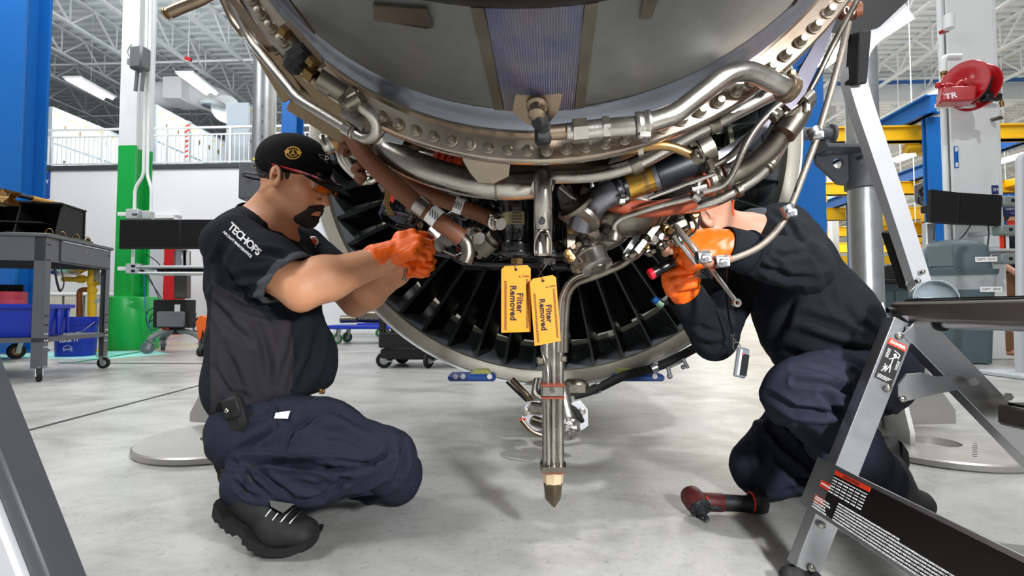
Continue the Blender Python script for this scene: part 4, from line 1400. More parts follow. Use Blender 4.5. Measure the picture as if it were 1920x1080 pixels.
# drain mast
for x, w in ((1024, .0115), (1037, .0135), (1050, .0115)):
    mb = MB(); mb.cyl(P(x, 560, 1.2), P(x, 876, 1.19), w * .82, n=14); obj('mast_pipe', mb, m_steel, ENG)
pipe('mast_pipe', [(1018, 630, 1.2), (1018, 660, 1.2), (1027, 690, 1.175), (1029, 872, 1.175)], .006, m_steel, bend=.03)
mb = MB(); mb.box(P(1036, 732, 1.17), (.050, .035, .026), bev=.003); mb.cyl(P(1036, 733, 1.15), P(1036, 733, 1.144), .006, n=6); obj('mast_clamp', mb, m_steel_b, ENG)
for y in (721, 744):
    obj('mast_gasket', MB().box(P(1036, y, 1.17), (.053, .04, .004), bev=.001), m_rust, ENG)
obj('mast_bracket', MB().box(P(1014, 676, 1.2), (.02, .03, .018), bev=.003).box(P(1056, 672, 1.2), (.016, .03, .016), bev=.003), m_steel_d, ENG)
obj('mast_flange', MB().prism([(-.026, -.03), (.026, -.03), (.03, 0), (.026, .03), (-.026, .03), (-.03, 0)], P(1037, 879, 1.19), (1, 0, 0), (0, 1, 0), (0, 0, .012)), m_steel_d, ENG)
obj('mast_gasket', MB().prism([(-.025, -.027), (.025, -.027), (.028, 0), (.025, .027), (-.025, .027), (-.028, 0)], P(1037, 882, 1.19), (1, 0, 0), (0, 1, 0), (0, 0, .004)), m_rust, ENG)
obj('mast_shoe', MB().tube([P(1037, 882, 1.19), P(1037, 906, 1.19)], [.0245, .022], 8), mat('cream_paint', '#cdb894', .5, var=.15, scale=20), ENG)
mb = MB(); mb.tube([P(1037, 904, 1.19), P(1037, 914, 1.19), P(1037, 934, 1.19), P(1039, 950, 1.19)], [.0225, .0205, .0185, .003], 12)
obj('mast_tip', mb, mat('scorched_tip', '#7a6a50', .3, .5, col2='#141312', scale=30), ENG)

# drain valve and foil-wrapped duct under the fan case
plate('lug_bracket', [(978, 772), (990, 756), (1012, 752), (1030, 762), (1030, 806), (1000, 808), (980, 796)], 1.86, m_alu_w, .03)
plate('lug_bracket', [(1062, 758), (1088, 750), (1102, 768), (1103, 798), (1092, 806), (1066, 806)], 1.86, m_alu_w, .03)
plate('lug_mark', [(974, 785), (986, 784), (986, 788), (974, 789)], 1.855, m_print_r, .004)
for x, y in ((986, 772), (1091, 771)):
    obj('lug_bolt', MB().lathe([(0, 0), (.014, 0), (.014, .006), (.008, .007), (.008, .014), (0, .014)], P(x, y, 1.855), (0, -1, 0), n=12), m_steel, ENG)
pipe('vent_pipe', [(1010, 715, 1.95), (1005, 745, 1.9), (1030, 755, 1.86)], .022, m_steel, n=14)
pipe('vent_pipe', [(996, 764, 1.84), (1020, 766, 1.83)], .02, m_steel, n=14)
pipe('vent_pipe', [(1000, 788, 1.86), (1026, 796, 1.83), (1036, 780, 1.82)], .018, m_steel_d, n=14)
pipe('vent_pipe', [(978, 788, 1.84), (996, 810, 1.82), (1022, 818, 1.82)], .008, m_titan, n=10)
hose('foil_duct', [(1050, 730, 1.9), (1058, 768, 1.85), (1068, 800, 1.82), (1074, 818, 1.8)], .033, m_foil, 18)
fb = MB().sphere(P(1068, 800, 1.82), (.036, .04, .04), 18, 14); rnd = random.Random(3); fb.v = [tuple(c_ + rnd.uniform(-.005, .005) for c_ in v) for v in fb.v]
obj('foil_end', fb, m_foil, ENG, ang=12)
hose('black_hose', [(1076, 742, 1.95), (1120, 728, 1.95), (1170, 705, 1.97), (1240, 685, 1.98), (1305, 652, 2.0)], .017, m_rubber, 14)
for x, y in ((1118, 729), (1226, 690)):
    obj('hose_clamp', MB().lathe([(.0165, -.012), (.02, -.012), (.02, .012), (.0165, .012)], P(x, y, 1.955), (.9, 0, .35), n=18, closed=True).box(P(x + 3, y - 9, 1.95), (.02, .012, .014), bev=.003), m_alu, ENG)
for k in range(3):
    hose('coil_cable', [(1066 + 4 * k, 762 + 7 * k, 1.84), (1078 + 3 * k, 768 + 6 * k, 1.83), (1088 + 2 * k, 782 + 4 * k, 1.84)], .009, m_rubber, 10)
pipe('brace_rod', [(960, 712, 1.98), (985, 738, 1.95), (1000, 756, 1.93)], .012, m_titan, n=10)
pipe('brace_rod', [(950, 716, 1.98), (975, 740, 1.96), (988, 752, 1.95)], .006, m_black, n=8)
pipe('brace_rod', [(1096, 714, 1.98), (1098, 724, 1.98), (1106, 728, 1.98)], .006, m_steel, n=8)
obj('drain_mount', MB().box(P(1080, 726, 1.97), (.09, .08, .06), bev=.015).box(P(1020, 722, 1.98), (.09, .08, .05), bev=.012), m_steel_d, ENG)
# small fittings at the rim, lower right
obj('rim_fitting', MB().box(P(1262, 676, 2.0), (.09, .05, .04), rotm(0, R(-25), 0).to_3x3(), .01).cyl(P(1252, 684, 1.98), P(1256, 704, 1.98), .008, n=8).cyl(P(1280, 672, 1.98), P(1290, 690, 1.98), .007, n=8).sphere(P(1256, 705, 1.98), .012, 8, 6).sphere(P(1281, 688, 1.98), .01, 8, 6), m_alu, ENG)
# green-stained latch low on the left rim
obj('rim_latch', MB().box(P(640, 506, 2.04), (.05, .04, .07), rotm(0, R(25), 0).to_3x3(), .01).cyl(P(634, 512, 2.01), P(634, 512, 1.99), .03, n=12).cyl(P(645, 500, 2.01), P(645, 500, 1.985), .018, n=10), mat('green_stained_steel', '#9c9a6c', .5, .4, var=.3, scale=20), ENG)

# harness hose that hangs in a loop on the right (in front of the second mechanic)
m_har = mat('braided_harness', '#8b8177', .5, .6, var=.2, scale=80, bump=.3, bscale=300)
hose('harness_hose', [(1598, -20, 1.0), (1591, 40, 1.0), (1572, 120, 1.0), (1548, 205, 1.01), (1528, 268, 1.02), (1505, 330, 1.03), (1485, 382, 1.03), (1462, 425, 1.03), (1425, 462, 1.02), (1375, 485, 1.01), (1342, 491, 1.0), (1318, 486, 1.0), (1298, 462, 1.0), (1276, 436, 1.02), (1266, 424, 1.05)], .0066, m_har, 10)
hose('harness_hose', [(1600, -20, 1.01), (1588, 60, 1.01), (1566, 140, 1.01), (1540, 230, 1.02), (1520, 292, 1.03), (1496, 352, 1.03), (1476, 400, 1.03), (1446, 444, 1.03), (1400, 474, 1.02), (1350, 489, 1.01), (1310, 478, 1.0), (1286, 448, 1.02)], .0052, m_steel_d, 10)
obj('tag_clamp', MB().box(P(1594, 20, .985), (.04, .03, .028), bev=.006).cyl(P(1604, 22, .98), P(1616, 18, .975), .012, n=12), m_brown, ENG)
text('05', .024, plane_m(P(1593, 20, .968), (1, 0, 0), (0, 0, 1)), m_print_w, ENG, 'clamp_number')
for x, y, Y, mt in ((1528, 250, 1.0, m_alu), (1478, 396, 1.015, m_alu), (1352, 490, .985, m_alu), (1318, 482, .985, m_alu)):
    obj('harness_clamp', MB().lathe([(.006, -.012), (.0125, -.012), (.0125, .012), (.006, .012)], P(x, y, Y), (-.4, 0, 1) if y < 450 else (1, 0, .1), n=14, closed=True).box(P(x + 6, y + 3, Y - .01), (.022, .01, .016), bev=.003).cyl(P(x + 8, y + 4, Y - .012), P(x + 8, y + 4, Y - .022), .005, n=8), mt, ENG)
for x, y in ((1327, 492), (1362, 486)):
    obj('clamp_cushion', MB().sphere(P(x, y, .985), (.012, .012, .010), 10, 8), mat('cushion_tan', '#9a6f58', .6), ENG)
# ================================================================== stands, brackets and strut
def base_plate(t, c, rad=.31, hole=.085, dirx=0.0):
    mb = MB()
    mb.lathe([(hole, .0), (rad - .006, 0), (rad, .006), (rad, .024), (rad - .006, .03), (hole, .03)], c, (0, 0, 1), n=56, closed=True)
    o = obj('base_plate', mb, m_galv2, t)
    return o


m_galv2 = mat('worn_aluminium_plate', '#a8a6a0', .42, .7, var=.14, scale=8, bump=.08, bscale=60)

# right post
pr = P(1626, 560, 2.32); pr.z = 0
t = wthing('engine_stand_post', 'tall silver tube post with dark bracket sleeve beside the right mechanic', 'stand', pr)
rr_ = .066
pc = Vector((pr.x, pr.y, 0))
mb = MB(); mb.lathe([(rr_, .03), (rr_, 2.6), (rr_ - .01, 2.6), (rr_ - .01, .03)], pc, (0, 0, 1), n=40, closed=True); obj('tube', mb, m_galv, t)
mb = MB(); mb.lathe([(rr_ + .001, P(1620, 354, 2.3).z), (rr_ + .012, P(1620, 352, 2.3).z), (rr_ + .012, P(1620, 276, 2.3).z), (rr_ + .001, P(1620, 274, 2.3).z)], pc, (0, 0, 1), n=40, closed=True)
sl = obj('bracket_sleeve', mb, m_dgrey, t)
sz = P(1600, 290, 2.28)
mb = MB()
gp = [(1532, 284), (1590, 284), (1592, 348), (1572, 344), (1530, 304)]
q = [P(x, y, 2.3) for x, y in gp]
hole_c = P(1572, 305, 2.3); hr = .026
# gusset with a round hole: ring of quads between hole and outline
N_ = 24
outl = []
for k in range(N_):
    a = 2 * PI * k / N_
    d = Vector((math.cos(a), 0, math.sin(a)))
    best = None
    for i in range(len(q)):
        p0, p1 = q[i], q[(i + 1) % len(q)]
        e = p1 - p0; den = d.x * e.z - d.z * e.x
        if abs(den) < 1e-9:
            continue
        w = p0 - hole_c
        tt = (w.x * e.z - w.z * e.x) / den; uu = (w.x * d.z - w.z * d.x) / den
        if tt > 0 and -1e-6 <= uu <= 1 + 1e-6:
            best = tt if best is None else min(best, tt)
    outl.append(hole_c + d * best)
inn = [hole_c + Vector((math.cos(2 * PI * k / N_), 0, math.sin(2 * PI * k / N_))) * hr for k in range(N_)]
off_ = Vector((0, .02, 0))
vs = outl + inn + [v + off_ for v in outl] + [v + off_ for v in inn]
fs = []
for k in range(N_):
    k2 = (k + 1) % N_
    fs += [(k, k2, N_ + k2, N_ + k), (2 * N_ + k, 3 * N_ + k, 3 * N_ + k2, 2 * N_ + k2), (k, 2 * N_ + k, 2 * N_ + k2, k2), (N_ + k, N_ + k2, 3 * N_ + k2, 3 * N_ + k)]
mb.add(vs, fs); obj('gusset', mb, m_dgrey, t)
mb = MB(); mb.box((P(1572, 283, 2.27)), (.20, .17, .018), bev=.003); obj('bracket_shelf', mb, m_dgrey, t)
mb = MB(); mb.box(P(1542, 268, 2.29), (.03, .1, .12), bev=.003); obj('bracket_upright', mb, m_dgrey, t)
mb = MB(); mb.cyl(P(1500, 251, 2.25), P(1558, 252, 2.25), .028, n=18); mb.lathe([(.02, 0), (.045, 0), (.045, .012), (.02, .012)], P(1556, 252, 2.25), (1, 0, 0), n=24, closed=True); obj('pivot_pin', mb, m_dgrey, t)
mb = MB(); mb.lathe([(0, 0), (.016, 0), (.022, .02), (.022, .03), (0, .03)], P(1628, 288, 2.22), (.25, -1, .0), n=16); mb.cyl(P(1626, 290, 2.22), P(1632, 284, 2.14), .009, n=10); obj('lock_knob', mb, m_black, t)
for y in (256,):
    mb = MB(); mb.lathe([(0, 0), (.014, 0), (.014, .002), (0, .002)], P(1622, y, 2.253), (0, -1, 0), n=14); obj('pin_hole', mb, m_black_m, t)
pb = FL(1752, 842); 
base_plate(t, (pb.x, pb.y, 0))
# fins that stiffen the foot
def fin(t, a, b_, h0, h1, th=.016, mt=None):
    """vertical plate from a (height h0) to b (height h1)"""
    a = Vector(a); b_ = Vector(b_)
    d = (b_ - a).normalized(); L = (b_ - a).length
    n_ = Vector((-d.y, d.x, 0)) * th
    mb = MB(); mb.prism([(0, 0), (L, 0), (L, h1), (0, h0)], a + Vector((0, 0, .03)) - n_ / 2, d, (0, 0, 1), n_)
    return obj('fin', mb, mt or m_galv2, t)


fin(t, (pr.x + .02, pr.y - .06, 0), (FL(1712, 850).x, FL(1712, 850).y, 0), .55, .05)
fin(t, (pr.x, pr.y, 0), (FL(1790, 806).x, FL(1790, 806).y, 0), .62, .06)
fin(t, (pr.x, pr.y, 0), (pb.x + .02, pb.y + .2, 0), .55, .05)
text('NOT TO SCALE', .02, plane_m(Vector((FL(1832, 846).x, FL(1832, 846).y, .031)), (0, 1, 0), (-1, 0, 0)), m_print_k, t, 'stencil') if False else None
for k in range(7):
    c_ = FL(1828, 832 + 4 * k, .03)
    mb = MB(); mb.box((c_.x, c_.y, .0306), (.012 + .004 * (k % 3), .006, .0008)); obj('stencil_mark', mb, m_print_k, t)

# left post
pl = P(489, 560, 2.4); pl.z = 0
t = wthing('engine_stand_post', 'square-faced silver post with pin holes standing behind the left mechanic', 'stand', pl)
mb = MB(); mb.lathe([(.052, .03), (.052, 2.7), (.042, 2.7), (.042, .03)], (pl.x, pl.y, 0), (0, 0, 1), n=36, closed=True); obj('tube', mb, m_galv, t)
for y in (82, 142, 199, 228, 257, 286):
    mb = MB(); mb.lathe([(0, 0), (.0135, 0), (.0135, .002), (0, .002)], P(488, y, 2.353), (-.15, -1, 0), n=14); obj('pin_hole', mb, m_black_m, t)
mb = MB(); mb.box(P(488, 299, 2.345), (.06, .02, .012)); obj('sight_mark', mb, m_ylab, t)
za, zb = P(488, 372, 2.3).z, P(488, 302, 2.3).z
mb = MB(); mb.box(((pl.x - .0), pl.y - .02, (za + zb) / 2), (.135, .15, zb - za), bev=.006); obj('bracket_sleeve', mb, m_dgrey, t)
mb = MB(); mb.lathe([(.006, 0), (.012, 0), (.012, .012), (.006, .012)], P(479, 313, 2.27), (0, -1, 0), n=14, closed=True); obj('sleeve_bolt', mb, m_steel_b, t)
pb = FL(420, 832)
base_plate(t, (pb.x, pb.y, 0), .31)
fin(t, (pl.x + .04, pl.y - .1, 0), (FL(358, 802).x, FL(358, 802).y, 0), .62, .04)
fin(t, (pl.x, pl.y, 0), (pb.x + .25, pb.y - .05, 0), .6, .05)

# blue fan-case supports under the rim
for x0, x1, lab, wx in ((842, 930, 'blue bar bracket bolted under the fan case, the left one', 896), (1150, 1240, 'blue bar bracket bolted under the fan case, the right one', 1182)):
    Y = 2.02
    c = P((x0 + x1) / 2, 712, Y)
    t = wthing('support_bracket', lab, 'bracket', c)
    mb = MB(); a, b_ = P(x0, 706, Y), P(x1, 706, Y); mb.beam(a, b_, .1, .026, (0, 0, 1), .008); obj('blue_bar', mb, mat('blue_bar', '#173f80', .4, var=.12), t)
    for x in (x0 + 12, x0 + 26, x1 - 12):
        mb = MB(); mb.cyl(P(x, 706, Y - .05), P(x, 706, Y - .056), .01, n=10); obj('bar_bolt', mb, m_steel, t)
    mb = MB(); mb.prism([(-.05, 0), (.06, 0), (.04, .03), (-.01, .03)], P(wx, 708, Y - .02), (1 if wx < 1000 else -1, 0, 0), (0, 0, 1), (0, .05, 0)); obj('wedge_block', mb, mat('olive_green_paint', '#8d8f4a', .5, var=.15), t)
    mb = MB(); mb.box((c.x, Y + .1, c.z / 2 - .002), (.07, .07, c.z - .01), bev=.004); mb.box((c.x, Y + .1, .01), (.24, .24, .02), bev=.004); obj('prop_leg', mb, m_alu, t) if False else None

# silver curved strut at upper right
t = wthing('support_strut', 'curved white-faced aluminium strut with bolted foot at the upper right of the engine', 'strut', P(1715, 548, 1.5))
path = PP([(1706, 20, 1.31), (1668, 44, 1.31), (1634, 68, 1.315), (1614, 98, 1.32), (1608, 140, 1.33), (1620, 190, 1.34), (1650, 280, 1.37), (1690, 400, 1.42), (1722, 500, 1.47), (1736, 546, 1.49)])
path = spline(path, 5)
mb = MB()
vs = []
for i, p in enumerate(path):
    tn = (path[min(i + 1, len(path) - 1)] - path[max(i - 1, 0)]).normalized()
    f = Vector((0, -1, 0)); sd = tn.cross(f).normalized(); f = sd.cross(tn).normalized()
    w = .025; dp = .032
    # flat white face to the viewer, side turned to the left
    for u, v in ((-w, 0), (w, 0), (w, -dp), (-w, -dp)):
        vs.append(p + sd * u + f * v)
n = len(path)
fs = []; ms = []
for i in range(n - 1):
    for j in range(4):
        fs.append((i * 4 + j, i * 4 + (j + 1) % 4, i * 4 + 4 + (j + 1) % 4, i * 4 + 4 + j)); ms.append(0)
fs += [(0, 1, 2, 3), ((n - 1) * 4, (n - 1) * 4 + 1, (n - 1) * 4 + 2, (n - 1) * 4 + 3)]
mb.add(vs, fs)
obj('strut_bar', mb, m_alu_w, t)
for x, y in ((1729, 510), (1721, 527), (1737, 537)):
    mb = MB(); mb.sphere(P(x, y, 1.465), .008, 10, 8); obj('strut_rivet', mb, m_steel_b, t)
mb = MB(); mb.beam(P(1668, 432, 1.52), P(1702, 538, 1.56), .036, .03, (0, -1, 0), .003); obj('rubber_bar', mb, m_black_m, t)
mb = MB(); mb.lathe([(0, 0), (.007, 0), (.006, .006), (0, .006)], P(1696, 499, 1.535), (0, -1, 0), n=10); obj('bar_bolt', mb, m_steel, t)
mb = MB(); mb.tube(spline(PP([(1676, 432, 1.5), (1682, 465, 1.5), (1700, 490, 1.5), (1704, 508, 1.5), (1699, 535, 1.51)]), 5), .002, 6); obj('thin_wire', mb, m_lgrey, t)
mb = MB(); mb.beam(P(1612, 60, 1.29), P(1604, 160, 1.33), .03, .05, (0, -1, 0), .004); obj('edge_guard', mb, m_black_m, t)
mb = MB(); mb.add([P(x, y, Y) for Y in (1.3, 1.36) for x, y in ((1548, 60), (1560, -30), (1735, -30), (1650, 50), (1590, 66))], [(0, 1, 2, 3, 4), (9, 8, 7, 6, 5)] + [(i, i + 5, (i + 1) % 5 + 5, (i + 1) % 5) for i in range(5)])
obj('top_mount', mb, mat('dark_mount', '#121111', .6, var=.2), t)
# ================================================================== smooth solid modelling for figures
F32 = np.float32


def arr(p):
    return np.array(p, dtype=F32)


def rc(a, b, ra, rb=None):
    a, b = arr(a), arr(b); rb = ra if rb is None else rb
    ab = b - a; L2 = float(ab @ ab) + 1e-12

    def f(p):
        t = np.clip(((p - a) @ ab) / L2, 0, 1)
        q = p - a - t[..., None] * ab
        return np.sqrt((q * q).sum(-1)) - (ra + (rb - ra) * t)
    return f


def fc(a, b, ra, rb, lat, s):
    """capsule whose section is s times wider along lat"""
    a, b, lat = arr(a), arr(b), arr(Vector(lat).normalized())
    ab = b - a; L2 = float(ab @ ab) + 1e-12

    def f(p):
        t = np.clip(((p - a) @ ab) / L2, 0, 1)
        q = p - a - t[..., None] * ab
        l = q @ lat
        q = q - l[..., None] * lat * (1 - 1 / s)
        return np.sqrt((q * q).sum(-1)) - (ra + (rb - ra) * t)
    return f


def el(c, r, M=None):
    c = arr(c); r = arr(r if hasattr(r, '__len__') else (r, r, r))
    A = None if M is None else np.array(M.to_3x3(), dtype=F32)

    def f(p):
        q = p - c
        if A is not None:
            q = q @ A
        k0 = np.sqrt(((q / r) ** 2).sum(-1)); k1 = np.sqrt(((q / (r * r)) ** 2).sum(-1)) + 1e-9
        return k0 * (k0 - 1) / k1
    return f


def half(o, n):
    o, n = arr(o), arr(Vector(n).normalized())
    return lambda p: (p - o) @ n


def smin(a, b, k):
    if k <= 0:
        return np.minimum(a, b)
    h = np.maximum(k - np.abs(a - b), 0) / k
    return np.minimum(a, b) - h * h * k * .25


class Sdf:
    def __init__(s, T=None):
        s.ops = []; s.T = T

    def _w(s, f):
        if s.T is None:
            return f
        Mi = s.T.inverted(); A = np.array(Mi.to_3x3(), dtype=F32).T; t = arr(Mi.translation)
        return lambda p: f(p @ A + t)

    def u(s, f, k=.02):
        s.ops.append(('u', k, s._w(f))); return s

    def s(s_, f, k=.01):
        s_.ops.append(('s', k, s_._w(f))); return s_

    def i(s, f, k=.004):
        s.ops.append(('i', k, s._w(f))); return s

    def ev(s, p):
        d = None
        for op, k, f in s.ops:
            v = f(p)
            if d is None:
                d = v
            elif op == 'u':
                d = smin(d, v, k)
            elif op == 's':
                d = -smin(-d, v, k)
            else:
                d = -smin(-d, -v, k)
        return d


def nets(sdf, lo, hi, h, name, mts, bs=14, slack=.03):
    lo = np.array(lo, dtype=F32); n = np.ceil((np.array(hi) - lo) / h).astype(int) + 1
    nb = -(-n // bs); n = nb * bs
    D = np.empty(tuple(n), dtype=F32)
    # coarse pass on block centres
    ax = [lo[a] + h * (np.arange(nb[a]) * bs + (bs - 1) / 2) for a in range(3)]
    G = np.stack(np.meshgrid(*ax, indexing='ij'), -1).astype(F32)
    dc = sdf.ev(G.reshape(-1, 3)).reshape(tuple(nb))
    D4 = D.reshape(nb[0], bs, nb[1], bs, nb[2], bs)
    D4[...] = np.where(dc > 0, F32(1), F32(-1))[:, None, :, None, :, None]
    rad = h * bs * .88 + slack
    loc = np.stack(np.meshgrid(*[np.arange(bs) * h] * 3, indexing='ij'), -1).reshape(-1, 3).astype(F32)
    for i, j, k in np.argwhere(np.abs(dc) < rad):
        o = lo + h * bs * np.array([i, j, k], dtype=F32)
        D4[i, :, j, :, k, :] = sdf.ev(loc + o).reshape(bs, bs, bs)
    S = D < 0
    c = S[:-1, :-1, :-1].astype(np.int8)
    for a in (0, 1):
        for b in (0, 1):
            for e in (0, 1):
                if a + b + e:
                    c += S[a:n[0] - 1 + a, b:n[1] - 1 + b, e:n[2] - 1 + e]
    cells = np.argwhere((c > 0) & (c < 8))
    I = np.full(tuple(n - 1), -1, dtype=np.int32)
    I[cells[:, 0], cells[:, 1], cells[:, 2]] = np.arange(len(cells))
    acc = np.zeros((len(cells), 3)); cnt = np.zeros(len(cells))
    cor = [(a, b, e) for a in (0, 1) for b in (0, 1) for e in (0, 1)]
    val = {q: D[cells[:, 0] + q[0], cells[:, 1] + q[1], cells[:, 2] + q[2]] for q in cor}
    for q in cor:
        for ax_ in range(3):
            if q[ax_] == 0:
                r_ = list(q); r_[ax_] = 1; r_ = tuple(r_)
                va, vb = val[q], val[r_]
                m = (va < 0) != (vb < 0)
                t = np.where(m, va / np.where(m, va - vb, 1), 0)
                pt = np.array(q, dtype=float)[None].repeat(len(cells), 0); pt[:, ax_] += t
                acc[m] += pt[m]; cnt[m] += 1
    V_ = lo + h * (cells + acc / cnt[:, None])
    quads = []
    for ax_ in range(3):
        sl0 = [slice(None)] * 3; sl1 = [slice(None)] * 3
        sl0[ax_] = slice(0, -1); sl1[ax_] = slice(1, None)
        e = np.argwhere(S[tuple(sl0)] != S[tuple(sl1)])
        b, d = [x for x in range(3) if x != ax_]
        e = e[(e[:, b] > 0) & (e[:, d] > 0) & (e[:, b] < n[b] - 1) & (e[:, d] < n[d] - 1)]
        def at(ob, od):
            q = e.copy(); q[:, b] -= ob; q[:, d] -= od
            return I[q[:, 0], q[:, 1], q[:, 2]]
        Q = np.stack([at(1, 1), at(0, 1), at(0, 0), at(1, 0)], -1)
        ins = S[e[:, 0], e[:, 1], e[:, 2]]
        flip = ins if ax_ != 1 else ~ins
        Q[~flip] = Q[~flip][:, ::-1]
        quads.append(Q)
    Q = np.concatenate(quads); Q = Q[(Q >= 0).all(1)]
    return V_, Q


def vnormals(V_, Q):
    d1 = V_[Q[:, 2]] - V_[Q[:, 0]]; d2 = V_[Q[:, 3]] - V_[Q[:, 1]]
    fn = np.cross(d1, d2); N_ = np.zeros_like(V_)
    for k in range(4):
        np.add.at(N_, Q[:, k], fn)
    return N_ / (np.linalg.norm(N_, axis=1, keepdims=True) + 1e-12)


def poly_dist(q, line):
    best = np.full(len(q), 1e9); tt = np.zeros(len(q))
    n = len(line) - 1
    for i in range(n):
        a = np.array(line[i][:2], float); b = np.array(line[i + 1][:2], float)
        ab = b - a
        t = np.clip(((q - a) @ ab) / (ab @ ab), 0, 1)
        d = np.hypot(*(q - a - t[:, None] * ab).T)
        m = d < best; best[m] = d[m]; tt[m] = (i + t[m]) / n
    return best, tt


def fold(V_, Q, folds, sgn=-1, amp=1.0):
    """press creases (line surveyed in the photograph, width in its pixels, depth in metres) into a cloth mesh"""
    N_ = vnormals(V_, Q)
    q = proj(V_)
    disp = np.zeros(len(V_))
    front = (N_ * (_C - V_)).sum(1) > 0
    for line, w, dep in folds:
        l = np.array(line, float)
        m = front & (q[:, 0] > l[:, 0].min() - 3 * w) & (q[:, 0] < l[:, 0].max() + 3 * w) & (q[:, 1] > l[:, 1].min() - 3 * w) & (q[:, 1] < l[:, 1].max() + 3 * w)
        if not m.any():
            continue
        ix = np.nonzero(m)[0]
        d, t = poly_dist(q[ix], line)
        fade = np.sin(np.clip(t, .06, .94) * PI) ** .6
        disp[ix] += -dep * np.exp(-(d / w) ** 2) * fade + dep * .55 * np.exp(-((d - 1.9 * w) / (w * .9)) ** 2) * fade
    return V_ + N_ * (disp * amp)[:, None]


def ripple(V_, Q, f1, a1, seed=0.0):
    N_ = vnormals(V_, Q)
    x, y, z = (V_ * f1).T
    s_ = seed
    w = np.sin(x + 1.7 * np.sin(y * .8 + s_) + z * .6 + s_) * np.sin(z * 1.3 - .8 * x + 1.3 * np.sin(x * .7 + y + 2 * s_))
    w2 = np.sin(2.3 * x - 1.9 * z + 2 * np.sin(1.4 * y + z) + s_)
    return V_ + N_ * ((w + .45 * w2) * a1)[:, None]


def flesh(name, V_, Q, mts, parent=None, mi=None, ang=180, smooth=0):
    """mesh object from a net; vertices in world space"""
    V_ = np.asarray(V_, dtype=float).copy()
    for _ in range(smooth):
        A = np.zeros_like(V_); c = np.zeros(len(V_))
        for k in range(4):
            a, b = Q[:, k], Q[:, (k + 1) % 4]
            np.add.at(A, a, V_[b]); np.add.at(A, b, V_[a]); np.add.at(c, a, 1); np.add.at(c, b, 1)
        V_ = V_ * .4 + .6 * A / np.maximum(c, 1)[:, None]
    of = np.array(OFF.get(parent.name, (0, 0, 0))) if parent is not None else np.zeros(3)
    me = bpy.data.meshes.new(name)
    me.vertices.add(len(V_)); me.vertices.foreach_set('co', (V_ - of).astype(np.float32).ravel())
    me.loops.add(len(Q) * 4); me.loops.foreach_set('vertex_index', Q.astype(np.int32).ravel())
    me.polygons.add(len(Q)); me.polygons.foreach_set('loop_start', np.arange(0, len(Q) * 4, 4, dtype=np.int32))
    me.update(calc_edges=True); me.validate()
    for m_ in (mts if isinstance(mts, (list, tuple)) else [mts]):
        me.materials.append(m_)
    if mi is not None:
        me.polygons.foreach_set('material_index', mi.astype(np.int32))
    me.polygons.foreach_set('use_smooth', [True] * len(me.polygons))
    return link(name, me, parent)


def in_poly(q, poly):
    c = np.zeros(len(q), bool); n = len(poly)
    for i in range(n):
        x0, y0 = poly[i]; x1, y1 = poly[(i + 1) % n]
        m = ((y0 > q[:, 1]) != (y1 > q[:, 1]))
        with np.errstate(divide='ignore', invalid='ignore'):
            xi = (x1 - x0) * (q[:, 1] - y0) / (y1 - y0 + 1e-12) + x0
        c ^= m & (q[:, 0] < xi)
    return c


def snap_outline(V_, poly, tol):
    """slide cloth vertices that lie near a seam onto the seam so that two fabrics meet cleanly"""
    q = proj(V_); best = np.full(len(q), 1e9); to = q.copy()
    for i in range(len(poly)):
        a = np.array(poly[i], float); b = np.array(poly[(i + 1) % len(poly)], float); ab = b - a
        t = np.clip(((q - a) @ ab) / (ab @ ab), 0, 1); c = a + t[:, None] * ab; d = np.hypot(*(q - c).T)
        m = d < best; best[m] = d[m]; to[m] = c[m]
    m = best < tol
    k = ((V_ - _C) @ _F / FPX)[:, None]
    mv = (to - q)
    V2 = V_ + (mv[:, :1] * np.array([1., 0, 0]) - mv[:, 1:] * _U) * k
    return np.where(m[:, None], V2, V_)


def bvh_of(objs):
    vs = []; fs = []
    for o in objs:
        b = len(vs); of = OFF.get(o.name, Vector((0, 0, 0)))
        vs += [v.co + of for v in o.data.vertices]
        fs += [[b + i for i in p.vertices] for p in o.data.polygons]
    return BVHTree.FromPolygons(vs, fs)


def decal(name, polys, bvh, mt, parent, off=.0012, grid=None):
    """thin print laid on a curved surface; polys are polygons surveyed in photo pixels"""
    mb = MB()
    for poly in polys:
        pts = []
        for x, y in poly:
            d = _F + _U * (540 - y) / FPX + np.array([(x - 960) / FPX, 0, 0])
            h = bvh.ray_cast(Vector(_C), Vector(d).normalized())
            if h[0] is None:
                pts = None; break
            pts.append(h[0] + h[1].normalized() * off * (1 if h[1].dot(Vector(d)) < 0 else -1))
        if pts:
            mb.add(pts, [list(range(len(pts)))])
    if mb.v:
        return obj(name, mb, mt, parent, recalc=False)


def text_polys(body, size, o, ex, ey, spacing=1.0, bold=0.0, align='CENTER'):
    """letters as small polygons in photo pixels: o origin, ex per-unit along, ey per-unit up"""
    cu = bpy.data.curves.new('t', 'FONT'); cu.body = body; cu.size = size; cu.align_x = align; cu.align_y = 'CENTER'
    cu.space_character = spacing; cu.offset = bold; cu.resolution_u = 3
    ob = bpy.data.objects.new('t', cu); COL.objects.link(ob)
    me = bpy.data.meshes.new_from_object(ob.evaluated_get(bpy.context.evaluated_depsgraph_get()))
    bpy.data.objects.remove(ob); bpy.data.curves.remove(cu)
    bm = bmesh.new(); bm.from_mesh(me); bmesh.ops.triangulate(bm, faces=bm.faces)
    out = [[(o[0] + v.co.x * ex[0] + v.co.y * ey[0], o[1] + v.co.x * ex[1] + v.co.y * ey[1]) for v in f.verts] for f in bm.faces]
    bm.free(); bpy.data.meshes.remove(me)
    return out


